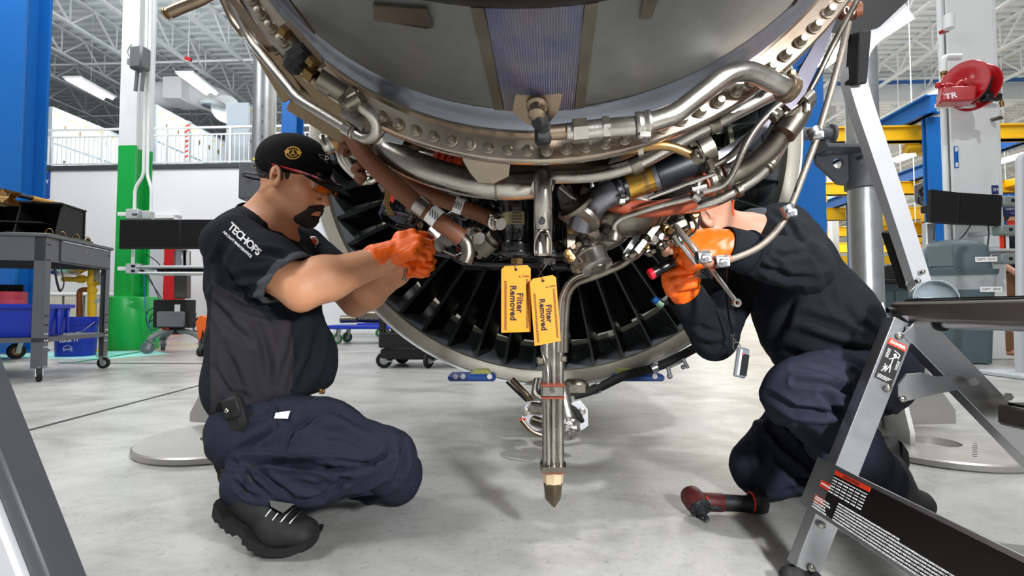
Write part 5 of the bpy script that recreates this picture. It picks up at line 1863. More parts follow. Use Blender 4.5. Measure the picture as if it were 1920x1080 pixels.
# ---- materials for people
def skin_mat(name, c1, c2):
    m = mat(name, c1, .5, var=.1, col2=c2, scale=26, bump=.12, bscale=420)
    b = m.node_tree.nodes['Principled BSDF']
    b.inputs['Subsurface Weight'].default_value = .12
    b.inputs['Subsurface Radius'].default_value = (.012, .005, .003)
    return m


m_skin1 = skin_mat('skin_tan', '#dca17c', '#c98a63')
m_skin2 = skin_mat('skin_pale', '#c4937a', '#b07a60')
m_shirt = mat('navy_black_knit', '#1b1f26', .9, var=.12, scale=60, bump=.25, bscale=700, spec=.15)
m_shirt_p = mat('charcoal_knit', '#323033', .9, var=.12, scale=60, bump=.25, bscale=700, spec=.15)
m_cuff = mat('grey_knit_cuff', '#43464c', .85, var=.1, scale=60, bump=.25, bscale=700)
m_pants = mat('navy_twill', '#272a37', .9, var=.16, scale=40, bump=.3, bscale=900, spec=.15)
m_pants_s = mat('navy_stitch', '#1a1f30', .9)
m_sweat = mat('dark_navy_sweater', '#181b20', .9, var=.14, scale=50, bump=.3, bscale=700, spec=.15)
m_glove = mat('orange_nitrile', '#fc680e', .42, var=.07, scale=30, bump=.2, bscale=260)
m_boot = mat('black_boot_leather', '#151515', .72, var=.3, scale=30, bump=.3, bscale=150)
m_sole = mat('black_boot_sole', '#0f0f0f', .8, var=.2, scale=40)
m_hair = mat('dark_hair', '#241914', .7, var=.5, scale=150, bump=.8, bscale=500)
m_beard2 = mat('grey_stubble', '#8e6f5f', .7, col2='#5d4a40', scale=400, bump=.5, bscale=600)
m_cap = mat('black_cap_cloth', '#0d0d0e', .9, var=.25, scale=80, bump=.3, bscale=800, spec=.15)
m_gold = mat('gold_thread', '#d8a43a', .5, var=.1)


def head_sdf(T, ears=True):
    s = Sdf(T)
    s.u(el((-.008, 0, .036), (.096, .075, .084)), 0)
    s.u(el((.04, 0, -.034), (.058, .058, .085)), .03)
    for y in (-1, 1):
        s.u(rc((.0, y * .05, -.05), (.07, y * .022, -.092), .021, .017), .03)
        s.u(el((.062, y * .043, -.018), .022), .025)
    s.u(el((.082, 0, -.096), (.018, .02, .016)), .02)
    s.u(el((.072, 0, -.062), (.032, .034, .03)), .02)
    s.u(rc((.088, -.032, .036), (.088, .032, .036), .0125), .018)
    for y in (-1, 1):
        s.s(el((.100, y * .032, .014), (.016, .016, .0125)), .012)
        s.u(el((.0845, y * .031, .014), .0122), .004)
        s.u(rc((.092, y * .018, .023), (.088, y * .045, .022), .0032), .005)
    s.u(rc((.096, 0, .026), (.117, 0, -.026), .0075, .0105), .012)
    s.u(el((.1185, 0, -.029), (.0115, .0105, .0095)), .006)
    for y in (-1, 1):
        s.u(el((.106, y * .0115, -.033), (.011, .0075, .008)), .005)
        s.s(el((.112, y * .006, -.042), (.004, .003, .004)), .003)
    s.u(el((.0965, 0, -.0605), (.0125, .023, .0058)), .007)
    s.u(el((.0935, 0, -.0715), (.0125, .020, .0068)), .006)
    s.s(rc((.107, -.022, -.066), (.107, .022, -.066), .0022), .004)
    s.s(el((.098, 0, -.081), (.01, .018, .004)), .01)
    if ears:
        for y in (-1, 1):
            Mx = (Matrix.Rotation(R(-12), 3, 'Y') @ Matrix.Rotation(R(y * 18), 3, 'Z'))
            s.u(el((.002, y * .079, .004), (.0205, .0075, .034), Mx), .006)
            s.s(el((.007, y * .088, .006), (.0105, .0065, .019), Mx), .005)
            s.u(el((.015, y * .077, -.004), (.005, .006, .009), Mx), .004)
            s.u(rc((-.002, y * .0865, -.008), (.0, y * .0865, .016), .0028, .0028), .003)
    return s
# ================================================================== the mechanic on the left
T1 = Matrix.Translation(P(522, 325, 1.305) + Vector((0, .073, 0))) @ Matrix.Rotation(R(-4), 4, 'Z') @ Matrix.Rotation(R(19), 4, 'Y') @ Matrix.Rotation(R(6), 4, 'X') @ Matrix.Diagonal((.95, 1, .93, 1))


def H1(x, y, z):
    return T1 @ Vector((x, y, z))


shR, elR, wrR = P(444, 462, 1.30), P(566, 541, 1.24), P(722, 485, 1.345)
shL, elL, wrL = P(575, 470, 1.60), P(668, 560, 1.56), P(744, 513, 1.47)
nkB = P(488, 420, 1.42)
hipR, kneR, ankR = P(486, 800, 1.33), P(722, 862, 1.27), P(462, 914, 1.22)
hipL, kneL, ankL = P(520, 790, 1.52), P(738, 893, 1.47), P(470, 880, 1.58)
pelv = P(500, 770, 1.43)
latT = Vector((.22, .97, 0))

head1 = head_sdf(T1)
b1 = Sdf(); b1.ops = list(head1.ops)
b1.u(rc(H1(-.006, 0, -.04), nkB, .053, .060), .03)
b1.u(rc(H1(.02, -.02, -.075), nkB + Vector((.05, -.02, -.01)), .03, .04), .03)
b1.u(fc(nkB + Vector((.01, 0, -.06)), P(505, 560, 1.43), .085, .10, latT, 1.5), .05)
b1.u(fc(P(505, 560, 1.43), pelv, .10, .10, latT, 1.4), .05)
for s_, e_, w_, a, b_, c_ in ((shR, elR, wrR, .058, .050, .036), (shL, elL, wrL, .055, .048, .033)):
    b1.u(rc(s_, s_.lerp(e_, .5), a, .056), .03)
    b1.u(rc(s_.lerp(e_, .5), e_, .056, b_), .02)
    b1.u(rc(e_, e_.lerp(w_, .3), b_, .053), .02)
    b1.u(rc(e_.lerp(w_, .3), w_, .053, c_), .02)
    b1.u(el(e_.lerp(w_, .2) + Vector((0, -.005, .016)), .042), .03)
    b1.u(el(e_ + Vector((-.004, 0, -.03)), .022), .02)
    b1.u(rc(w_, w_ + (w_ - e_).normalized() * .05, c_, .024), .02)
for h_, k_, a_ in ((hipR, kneR, ankR), (hipL, kneL, ankL)):
    b1.u(rc(h_, k_, .07, .045), .03)
    b1.u(rc(k_, a_, .042, .03), .02)
b1.s(rc(H1(.004, -.085, .002), H1(.004, -.07, 0), .004), .004)
V_, Q = nets(b1, (-1.0, 1.08, .02), (-.22, 1.78, 1.06), .0034, 'person', None)
body = flesh('person', V_, Q, m_skin1)
of = Vector((float(V_[:, 0].mean()), float(V_[:, 1].mean()), 0.0))
body.data.transform(Matrix.Translation(-of)); body.location = of; OFF[body.name] = of
body['label'] = 'kneeling mechanic in black cap, short-sleeved navy shirt and orange gloves working under the engine'
body['category'] = 'person'
MAN1 = body

# shirt: torso with short sleeves and collar
s1 = Sdf()
s1.u(fc(P(482, 452, 1.42), P(502, 525, 1.42), .085, .106, latT, 1.6), 0)
s1.u(fc(P(502, 525, 1.42), P(508, 640, 1.42), .112, .116, latT, 1.42), .06)
s1.u(fc(P(508, 640, 1.42), P(514, 728, 1.42), .116, .114, latT, 1.35), .06)
s1.u(el(P(455, 722, 1.40), (.07, .14, .085)), .07)
s1.u(el(P(585, 690, 1.45), (.05, .14, .09)), .06)
s1.u(rc(nkB + Vector((-.01, -.03, -.03)), shR, .058, .062), .05)
s1.u(rc(nkB + Vector((-.01, .03, -.03)), shL, .058, .062), .05)
dR = (elR - shR).normalized()
cutp = P(524, 541, 1.25)
cutn = Vector((.74, -.08, -.66)).normalized()
dL = (elL - shL).normalized(); cl = shL.lerp(elL, .66)
# hem
s1.i(half(P(522, 757, 1.42), (.29, 0, -1)), .02)
# neck opening
s1.s(rc(nkB + Vector((.012, 0, -.01)), H1(-.006, 0, -.04), .064, .075), .004)
V_, Q = nets(s1, (-1.0, 1.1, .2), (-.3, 1.82, .92), .005, 'shirt', None)
folds_s = [([(405, 545), (450, 575), (500, 590), (520, 600)], 7, .010), ([(398, 560), (430, 610), (470, 640)], 8, .009), ([(480, 600), (500, 660), (505, 720)], 9, .008),
           ([(560, 600), (548, 660), (530, 720)], 9, .009), ([(600, 610), (590, 670), (560, 725)], 8, .008), ([(420, 650), (440, 700), (455, 740)], 8, .008),
           ([(445, 480), (500, 470), (545, 480)], 6, .006), ([(440, 520), (480, 515), (520, 525)], 6, .006), ([(470, 445), (520, 452), (560, 470)], 5, .005),
           ([(400, 690), (430, 735), (470, 748)], 6, .006), ([(500, 430), (530, 470), (570, 495)], 6, .007), ([(395, 480), (385, 540), (392, 600)], 10, .005),
           ([(620, 640), (612, 690), (600, 725)], 6, .006), ([(410, 500), (425, 540), (460, 560)], 7, .006)]
V_ = fold(V_, Q, folds_s, amp=1.5); V_ = ripple(V_, Q, 26, .0018, 1.0)
seam = [(398, 528), (440, 552), (480, 578), (505, 600), (545, 600), (552, 680), (540, 780), (395, 800), (393, 640)]
V_ = snap_outline(V_, seam, 1.9)
fcen = proj(V_[Q].mean(1)); mi = np.zeros(len(Q), int)
nrm_ = vnormals(V_, Q)[Q].mean(1)
mi[in_poly(fcen, seam) & (nrm_[:, 1] < .2)] = 1
shirt1 = flesh('shirt', V_, Q, [m_shirt, m_shirt_p, m_cuff], MAN1, mi, smooth=1)
# sleeves: open tubes sewn on at the shoulder
def sleeve(sh, el_, cp, cn, r0, r1, r2, fl, lo, hi, band):
    q = Sdf(); mid = sh.lerp(el_, .5)
    q.u(rc(sh + (sh - el_).normalized() * .01, mid, r0, r1), 0)
    q.u(rc(mid, el_ + (el_ - sh).normalized() * .02, r1, r2), .03)
    q.i(half(cp, cn), .003)
    q.s(rc(sh.lerp(el_, .35), el_ + (el_ - sh).normalized() * .06, r1 - .012, r2 - .0065), .003)
    V_, Q = nets(q, lo, hi, .003, 'sleeve', None)
    V_ = fold(V_, Q, fl, amp=1.3); V_ = ripple(V_, Q, 28, .0012, .4)
    n_ = np.array(Vector(cn).normalized()); dv = (V_ - np.array(cp)) @ n_
    V_ = np.where((np.abs(np.abs(dv) - band) < .0017)[:, None], V_ + ((np.sign(dv) * band - dv)[:, None]) * n_, V_)
    ds = np.abs((V_[Q].mean(1) - np.array(cp)) @ np.array(Vector(cn).normalized()))
    mi = (ds < band).astype(int)
    return flesh('sleeve', V_, Q, [m_shirt, m_cuff], shirt1, mi, smooth=1)


sv1 = sleeve(shR, elR, cutp, cutn, .077, .075, .079, [([(398, 560), (440, 545), (480, 540)], 6, .008), ([(420, 575), (450, 570), (490, 560)], 5, .007), ([(445, 520), (490, 515), (545, 500)], 7, .006),
             ([(470, 470), (510, 475), (555, 490)], 6, .006), ([(410, 500), (440, 530), (470, 565)], 8, .006), ([(395, 520), (410, 490), (425, 455)], 8, .005)], shR - Vector((.16, .16, .3)), shR + Vector((.34, .16, .15)), .017)
sv2 = sleeve(shL, elL, cl, dL, .07, .066, .066, [], shL - Vector((.14, .14, .3)), shL + Vector((.3, .16, .13)), .017)
# collar standing round the neck
nk_up = (H1(-.006, 0, -.04) - nkB).normalized()
mb = MB()
mb.lathe([(.100, -.035), (.090, -.008), (.079, .026), (.077, .0275), (.074, .025), (.082, -.012), (.09, -.04)], nkB + Vector((.012, 0, .0)), (nk_up + Vector((-.30, 0, .1))).normalized(), n=40, closed=True)
obj('collar', mb, m_shirt, shirt1, ang=60)
bv = bvh_of([shirt1, sv1])
ex, ey = (.735, .68), (.60, -.80)
decal('sleeve_lettering', text_polys('TECHOPS', 20, (459, 450), ex, ey, .86, 0.5), bv, m_print_w, shirt1, .0025)
decal('sleeve_lettering', text_polys('AIRCRAFT MAINTENANCE', 6.1, (446, 459), (.74, .67), ey, .98, 0.25), bv, m_print_w, shirt1, .0025)
decal('chest_lettering', text_polys('A E T', 11, (592, 485), (1, .1), (.1, -1), 1.0, .1), bv, m_print_w, shirt1, .0025)

# trousers
t1 = Sdf()
t1.u(el(pelv + Vector((-.004, -.01, -.03)), (.118, .18, .105)), 0)
t1.u(el(P(487, 822, 1.36), (.085, .11, .075)), .05)
t1.u(rc(hipR, hipR.lerp(kneR, .5), .105, .097), .05)
t1.u(rc(hipR.lerp(kneR, .5), kneR, .097, .073), .04)
t1.u(rc(hipL, kneL, .10, .075), .05)
t1.u(rc(kneR, kneR.lerp(ankR, .5), .072, .071), .03)
t1.u(rc(kneR.lerp(ankR, .5), P(480, 900, 1.222), .071, .066), .03)
t1.u(rc(P(480, 900, 1.222), P(470, 908, 1.215), .066, .060), .02)
t1.u(rc(P(480, 905, 1.21), P(510, 925, 1.205), .055, .04), .03)
t1.u(rc(kneL, kneL.lerp(ankL, .6), .072, .06), .03)
t1.u(rc(kneL.lerp(ankL, .6), P(490, 880, 1.57), .06, .055), .03)
t1.i(half(P(520, 738, 1.42), (-.22, 0, 1)), .012)
t1.s(lambda p: p[..., 2] - F32(.004), .01)
# hem of the near leg, cut above the boot
V_, Q = nets(t1, (-1.0, 1.05, 0), (-.15, 1.8, .42), .005, 'trousers', None)
folds_t = [([(440, 870), (500, 866), (580, 872), (650, 880), (700, 872)], 6, .018), ([(452, 862), (520, 868), (600, 862), (690, 868), (735, 850)], 4, .012),
           ([(530, 850), (548, 810), (590, 780), (635, 768)], 4, .008), ([(450, 845), (490, 820), (520, 800)], 6, .008), ([(660, 890), (640, 905), (600, 930), (560, 938)], 5, .008),
           ([(600, 870), (630, 890), (655, 900)], 6, .008), ([(480, 880), (510, 905), (545, 930)], 6, .010), ([(455, 880), (470, 905), (510, 930)], 6, .009),
           ([(700, 870), (722, 850), (735, 820)], 5, .006), ([(560, 770), (620, 765), (690, 800)], 8, .006), ([(470, 790), (520, 770), (540, 790)], 6, .006),
           ([(540, 905), (590, 915), (640, 900)], 7, .008), ([(742, 900), (755, 870), (757, 830)], 6, .008), ([(500, 745), (515, 765), (518, 800)], 4, .006),
           ([(640, 940), (690, 930), (740, 905)], 6, .007), ([(440, 905), (460, 925), (500, 935)], 5, .008), ([(575, 800), (640, 815), (700, 840)], 9, .005)]
V_ = fold(V_, Q, folds_t, amp=1.7); V_ = ripple(V_, Q, 24, .0028, 2.0); V_ = ripple(V_, Q, 60, .0008, 5.0)
pants1 = flesh('trousers', V_, Q, m_pants, MAN1, smooth=1)
bvp = bvh_of([pants1])
def stitch(name, line, bvh, mt, parent, w=1.1, off=.001, n=10):
    pts = []
    for i in range(len(line) - 1):
        for k in range(n):
            t = k / n
            pts.append((line[i][0] * (1 - t) + line[i + 1][0] * t, line[i][1] * (1 - t) + line[i + 1][1] * t))
    pts.append(line[-1])
    polys = []
    for a, b_ in zip(pts[:-1], pts[1:]):
        dx, dy = b_[0] - a[0], b_[1] - a[1]; l = math.hypot(dx, dy) + 1e-6
        nx, ny = -dy / l * w, dx / l * w
        polys.append([(a[0] + nx, a[1] + ny), (b_[0] + nx, b_[1] + ny), (b_[0] - nx, b_[1] - ny), (a[0] - nx, a[1] - ny)])
    return decal(name, polys, bvh, mt, parent, off)


stitch('pocket_seam', [(533, 868), (540, 830), (556, 806), (590, 782), (632, 768)], bvp, m_pants_s, pants1)
stitch('pocket_seam', [(515, 735), (520, 772), (536, 800), (505, 792), (470, 850)], bvp, m_pants_s, pants1)
stitch('leg_seam', [(560, 932), (620, 920), (680, 905), (725, 880), (752, 850)], bvp, m_pants_s, pants1)
decal('white_tag', [[(522, 773), (546, 773), (544, 785), (519, 786)]], bvp, m_print_w, pants1, .007)
# belt and black pouch
mb = MB(); pb_ = [P(x, y, Y) for x, y, Y in ((412, 792, 1.36), (440, 800, 1.255), (478, 778, 1.25), (505, 770, 1.30))]
mb.tube(spline(pb_, 5), .017, 8, flat=.4); obj('belt', mb, m_black_m, MAN1)
mb = MB(); c = P(444, 777, 1.235)
Mx = (Matrix.Rotation(R(-18), 3, 'Y') @ Matrix.Rotation(R(-12), 3, 'Z'))
mb.box(c, (.052, .034, .092), Mx, .012); pu = obj('belt_pouch', mb, m_black_m, MAN1)
mb = MB(); mb.box(c + Vector((-.002, -.019, .018)), (.046, .012, .05), Mx, .005); obj('pouch_flap', mb, m_black_m, pu)
mb = MB(); mb.sphere(c + Vector((-.008, -.027, .014)), .0065, 10, 6); obj('pouch_snap', mb, m_steel, pu)
mb = MB(); mb.tube(spline([P(418, 800, 1.3), P(417, 812, 1.3), P(422, 824, 1.29), P(430, 822, 1.28)], 4), .003, 6); obj('belt_cord', mb, m_black, MAN1)
obj('buckle', MB().box(P(604, 734, 1.31), (.014, .01, .012), bev=.002), m_bronze, MAN1)
obj('hem_tag', MB().box(P(436, 859, 1.27), (.026, .004, .009), bev=.001), mat('brown_tag', '#574843', .6), pants1)

# boots
def boot(nm, ank, heel, ball, toe, wy, par, solepts, Y):
    s = Sdf()
    s.u(rc(ank + Vector((0, 0, .03)), ank, .052, .05), 0)
    s.u(rc(ank, heel, .05, .036), .03)
    s.u(fc(ank.lerp(ball, .45), ball, .046, .036, (0, 1, 0), 1.15), .03)
    s.u(fc(ball, toe, .041, .036, (0, 1, 0), 1.2), .02)
    s.u(rc(heel, ball, .03, .03), .02)
    lo = [min(a) - .08 for a in zip(ank, heel, ball, toe)]; hi = [max(a) + .08 for a in zip(ank, heel, ball, toe)]
    V_, Q = nets(s, lo, hi, .0042, nm, None)
    bt = [([(heel.x, heel.z)], 1, 0)]
    V_ = ripple(V_, Q, 45, .0012, 3.0)
    V_[:, 2] = np.maximum(V_[:, 2], .004)
    o = flesh(nm, V_, Q, m_boot, par, smooth=1)
    mb = MB(); q = [P(x, y, Y) for x, y in solepts]
    for v in q:
        v.z = max(v.z, .001)
    c0 = sum((v for v in q), Vector()) / len(q)
    n_ = len(q)
    rows = []
    for yo, sc in ((-wy, .96), (-wy * .7, 1.0), (wy * .7, 1.0), (wy, .96)):
        rows.append([Vector((c0.x + (v.x - c0.x) * sc, v.y + yo, max(.001, c0.z + (v.z - c0.z) * sc))) for v in q])
    mb.add([v for r_ in rows for v in r_], [list(range(n_)), list(range(4 * n_ - 1, 3 * n_ - 1, -1))] + [(r_ * n_ + i, r_ * n_ + (i + 1) % n_, (r_ + 1) * n_ + (i + 1) % n_, (r_ + 1) * n_ + i) for r_ in range(3) for i in range(n_)])
    obj('sole', mb, m_sole, o, ang=30)
    return o


solep = [(421, 928), (418, 950), (424, 962), (430, 963), (433, 972), (441, 974), (444, 982), (453, 983), (456, 988), (466, 985), (474, 993), (474, 1003), (482, 1006), (485, 1014), (494, 1016), (500, 1022), (512, 1022), (520, 1026),
         (540, 1027), (560, 1025), (580, 1019), (592, 1010), (596, 1000), (590, 1000), (570, 1008), (545, 1012), (520, 1010), (500, 1000), (486, 990), (476, 975), (455, 966), (438, 955), (430, 938)]
bt1 = boot('boot', P(474, 928, 1.21), P(446, 944, 1.215), P(524, 992, 1.19), P(568, 1001, 1.185), .05, MAN1, solep, 1.187)
for k in range(4):
    a = P(508 + k * 13, 955 + k * 7, 1.165); b_ = a + Vector((.022, .03, .012))
    obj('lace', MB().tube([a + Vector((-.008, -.01, -.012)), a, a.lerp(b_, .5) + Vector((0, 0, .006)), b_], .0028, 6), m_black, bt1)
mb = MB(); mb.add([P(505, 938, 1.155), P(552, 945, 1.165), P(530, 962, 1.15), P(508, 950, 1.15), P(505, 938, 1.175), P(552, 945, 1.185), P(530, 962, 1.17), P(508, 950, 1.17)], [(0, 1, 2, 3), (7, 6, 5, 4), (0, 4, 5, 1), (1, 5, 6, 2), (2, 6, 7, 3), (3, 7, 4, 0)])
obj('boot_tongue', mb, mat('grey_sock', '#4f504c', .8), bt1)
bt2 = boot('boot', P(462, 868, 1.57), P(440, 850, 1.58), P(440, 886, 1.58), P(452, 902, 1.58), .047, MAN1, [(418, 832), (414, 850), (418, 868), (426, 884), (436, 896), (450, 904), (462, 900), (452, 890), (438, 874), (430, 855), (430, 838)], 1.58)

# cap
Tc = T1
cp = Sdf(Tc)
cp.u(el((-.006, 0, .045), (.103, .085, .088)), 0)
cp.u(el((.02, 0, .06), (.074, .068, .066)), .03)
cp.i(half((0, 0, .010), (.27, 0, -1)), .003)
cp.s(el((-.008, 0, .034), (.0965, .0775, .078)), .003)
ctr = H1(0, 0, .05)
V_, Q = nets(cp, ctr - Vector((.15, .15, .15)), ctr + Vector((.15, .15, .15)), .003, 'cap', None)
cap = flesh('cap', V_, Q, m_cap, MAN1, smooth=2)
mb = MB(); nu, nv_ = 18, 8; vs = []
for layer in (0, -.0035):
    for j in range(nv_ + 1):
        v = j / nv_
        for i in range(nu + 1):
            u = -1 + 2 * i / nu
            y = u * .083
            back = .052 + .045 * math.sqrt(max(0, 1 - u * u * .92))
            front = .070 + .105 * math.sqrt(max(0, 1 - u * u * .96))
            x = back + (front - back) * v
            z = .047 - (x - .09) * .40 - 3.0 * y * y * (1 - .1 * v) + layer
            vs.append(H1(x, y, z))
w = nu + 1; off_n = w * (nv_ + 1)
fs = [(j * w + i, j * w + i + 1, (j + 1) * w + i + 1, (j + 1) * w + i) for j in range(nv_) for i in range(nu)]
fs += [tuple(off_n + x for x in f[::-1]) for f in list(fs)]
edge = [i for i in range(w)] + [j * w + nu for j in range(1, nv_ + 1)] + [nv_ * w + i for i in range(nu - 1, -1, -1)] + [j * w for j in range(nv_ - 1, 0, -1)]
for a, b_ in zip(edge, edge[1:] + edge[:1]):
    fs.append((a, off_n + a, off_n + b_, b_))
mb.add(vs, fs); obj('cap_brim', mb, m_cap, cap, ang=60)
obj('cap_button', MB().sphere(H1(-.004, 0, .129), (.008, .008, .004), 10, 6), m_cap, cap)
bvc = bvh_of([cap])


def disc(cx, cy, rx, ry, n=20, r0=0.0, a0=0, a1=2 * PI):
    out = []
    for k in range(n):
        p = a0 + (a1 - a0) * k / n; q = a0 + (a1 - a0) * (k + 1) / n
        if r0 > 0:
            out.append([(cx + rx * math.cos(p), cy + ry * math.sin(p)), (cx + rx * math.cos(q), cy + ry * math.sin(q)), (cx + rx * r0 * math.cos(q), cy + ry * r0 * math.sin(q)), (cx + rx * r0 * math.cos(p), cy + ry * r0 * math.sin(p))])
        else:
            out.append([(cx, cy), (cx + rx * math.cos(p), cy + ry * math.sin(p)), (cx + rx * math.cos(q), cy + ry * math.sin(q))])
    return out


cx, cy = 549.5, 287
pt = disc(cx, cy, 15, 12, 28, .84)
pt += disc(cx, cy, 9.0, 7.2, 24, .82)
pt += [[(533, 283), (542, 281), (542, 288), (536, 288)], [(566, 286), (557, 282), (557, 289), (563, 290)]]
pt += [[(cx - 5, cy + 4), (cx, cy - 5.5), (cx, cy - 2), (cx - 3, cy + 4)], [(cx + 5, cy + 4), (cx, cy - 5.5), (cx, cy - 2), (cx + 3, cy + 4)], [(cx - 3, cy + 1), (cx + 3, cy + 1), (cx + 3, cy + 2.4), (cx - 3, cy + 2.4)]]
for k in range(5):
    a = PI * (1.25 + .125 * k); pt += [[(cx + 10.4 * math.cos(a), cy + 8.4 * math.sin(a)), (cx + 11.8 * math.cos(a), cy + 9.6 * math.sin(a)), (cx + 11.8 * math.cos(a + .12), cy + 9.6 * math.sin(a + .12))]]
    a = PI * (.25 + .125 * k); pt += [[(cx + 10.4 * math.cos(a), cy + 8.4 * math.sin(a)), (cx + 11.8 * math.cos(a), cy + 9.6 * math.sin(a)), (cx + 11.8 * math.cos(a + .12), cy + 9.6 * math.sin(a + .12))]]
decal('cap_patch', pt, bvc, m_gold, cap, .0014)
m_capg = mat('grey_thread', '#8f9499', .6)
wing = [(597, 289), (604, 291), (612, 292), (620, 300), (624, 310), (614, 306), (606, 299), (600, 295)]
pl_ = []
for a, b_ in zip(wing, wing[1:] + wing[:1]):
    dx, dy = b_[0] - a[0], b_[1] - a[1]; l = math.hypot(dx, dy); nx, ny = -dy / l * .6, dx / l * .6
    pl_.append([(a[0] + nx, a[1] + ny), (b_[0] + nx, b_[1] + ny), (b_[0] - nx, b_[1] - ny), (a[0] - nx, a[1] - ny)])
decal('cap_emblem', pl_, bvc, m_capg, cap, .0014)
decal('cap_emblem', text_polys('D', 10, (612, 297), (1, .35), (.2, -1), 1, .4), bvc, m_print_w, cap, .0016)

# short hair below the cap, goatee
hr_ = Sdf(); hr_.ops = [('u', 0, lambda p: head1.ev(p) - F32(.0022))]
hh = Sdf(T1); hh.u(el((-.055, 0, .0), (.062, .095, .056)), 0).u(el((.028, -.068, .02), (.007, .02, .02)), .004)
hr_.i(lambda p: hh.ev(p), .003)
hr_.s(lambda p, f=Sdf(T1).u(el((-.002, -.084, .002), (.027, .022, .038)), 0): f.ev(p), .002)
V_, Q = nets(hr_, H1(-.03, 0, 0) - Vector((.13, .13, .13)), H1(-.03, 0, 0) + Vector((.13, .13, .13)), .0028, 'hair', None)
flesh('hair', V_, Q, m_hair, MAN1)
bd = Sdf(); bd.ops = [('u', 0, lambda p: head1.ev(p) - F32(.0048) - F32(.0016) * np.sin(p[..., 0] * 420 + np.sin(p[..., 2] * 300)) * np.sin(p[..., 2] * 360 + p[..., 1] * 300))]
rg = Sdf(T1)
rg.u(el((.080, 0, -.094), (.036, .036, .025)), 0)
rg.u(rc((.076, -.034, -.094), (.098, -.028, -.062), .016, .009), .008).u(rc((.076, .034, -.094), (.098, .028, -.062), .016, .009), .008)
rg.u(rc((.098, -.028, -.058), (.112, 0, -.049), .010, .0095), .005).u(rc((.098, .028, -.058), (.112, 0, -.049), .010, .0095), .005)
rg.s(el((.106, 0, -.066), (.014, .019, .0085)), .003)
bd.i(lambda p: rg.ev(p), .003)
V_, Q = nets(bd, H1(.08, 0, -.085) - Vector((.09, .08, .09)), H1(.08, 0, -.085) + Vector((.09, .08, .09)), .0022, 'goatee', None)
flesh('goatee', V_, Q, m_hair, MAN1)
obj('eyebrow', MB().tube([H1(.100, -.016, .040), H1(.099, -.032, .044), H1(.086, -.046, .04)], .003, 6), m_hair, MAN1)
for sgn in (-1, 1):
    obj('eye', MB().sphere(H1(.0868, sgn * .031, .014), .0112, 12, 8), mat('eye_white', '#cfc6bd', .2), MAN1)
    obj('iris', MB().sphere(H1(.0952, sgn * .031, .011), (.004, .004, .0042), 10, 6), mat('iris_brown', '#2b1a10', .15), MAN1)

# safety glasses: red temples, black frame, amber lens
gl = obj('safety_glasses', MB().tube(spline([H1(.112, -.064, .031), H1(.128, -.04, .031), H1(.134, -.01, .029), H1(.134, .01, .029), H1(.128, .04, .031), H1(.112, .064, .031)], 5), .0032, 8), m_black, MAN1)
for sgn in (-1, 1):
    obj('temple', MB().tube(spline([H1(.112, sgn * .066, .031), H1(.09, sgn * .076, .032), H1(.06, sgn * .079, .032), H1(.012, sgn * .081, .030), H1(-.012, sgn * .081, .028)], 4), [.0060] * 10 + [.0048] * 7, 8, flat=.6), m_red, gl)
    obj('temple_front', MB().tube([H1(.118, sgn * .060, .030), H1(.096, sgn * .0755, .032), H1(.083, sgn * .0775, .032)], .0052, 8, flat=.7), m_black, gl)
    vs = []
    for j in range(6):
        for i in range(9):
            u = i / 8; y = .012 + u * .056
            x = .134 - 4.6 * y * y * (1 if sgn < 0 else 1); z = .030 - j / 5 * (.040 - .016 * abs(u - .45) ** 1.3)
            vs.append(H1(x + .002 - .008 * j / 5, sgn * y, z))
    mb = MB(); mb.add(vs, [(j * 9 + i, j * 9 + i + 1, j * 9 + 10 + i, j * 9 + 9 + i) for j in range(5) for i in range(8)])
    ob_ = obj('amber_lens', mb, mat('amber_lens', '#d98310', .08, trans=.75, var=.02, spec=.8), gl)
    md = ob_.modifiers.new('t', 'SOLIDIFY'); md.thickness = .0018
# bone conduction earpiece
ep = obj('earpiece', MB().sphere(H1(.026, -.080, -.012), (.0085, .006, .0125), 12, 8, M=T1), m_black, MAN1)
obj('ear_hook', MB().tube(spline([H1(.026, -.082, -.004), H1(.02, -.086, .022), H1(.004, -.088, .034)], 6), .0026, 8), m_black, ep)
obj('neck_band', MB().tube(spline([H1(-.026, -.078, -.008), H1(-.05, -.082, -.012), H1(-.085, -.075, -.018), H1(-.118, -.03, -.03), H1(-.12, .03, -.03), H1(-.08, .078, -.018), H1(-.03, .08, -.01)], 6), .0034, 8), mat('dark_band', '#2a2d33', .5), ep)

# gloved hands
def hand(nm, palm, fingers, thumb, cuff, par, mt=None, extra=None, box=.16):
    s = Sdf()
    for i, (a, b_, r0, r1) in enumerate(palm):
        s.u(rc(a, b_, r0, r1), .012 if i else 0)
    for ch in fingers + [thumb]:
        for (a, b_), r in zip(zip(ch[:-1], ch[1:]), (.0106, .0099, .0091, .0085)):
            s.u(rc(a, b_, r, r - .0006), .002)
    if cuff:
        a, b_, r0, r1 = cuff
        s.u(rc(a, b_, r0, r1), .008)
    allp = [v for ch in fingers + [thumb] for v in ch] + [x for p_ in palm for x in p_[:2]] + ([cuff[0], cuff[1]] if cuff else [])
    lo = [min(v[i] for v in allp) - .05 for i in range(3)]; hi = [max(v[i] for v in allp) + .05 for i in range(3)]
    if extra:
        extra(s)
    V_, Q = nets(s, lo, hi, .0026, nm, None)
    V_ = ripple(V_, Q, 120, .00065, 1.3)
    return flesh(nm, V_, Q, mt or m_glove, par, smooth=1)


def PL(*pts):
    return [P(*p) for p in pts]


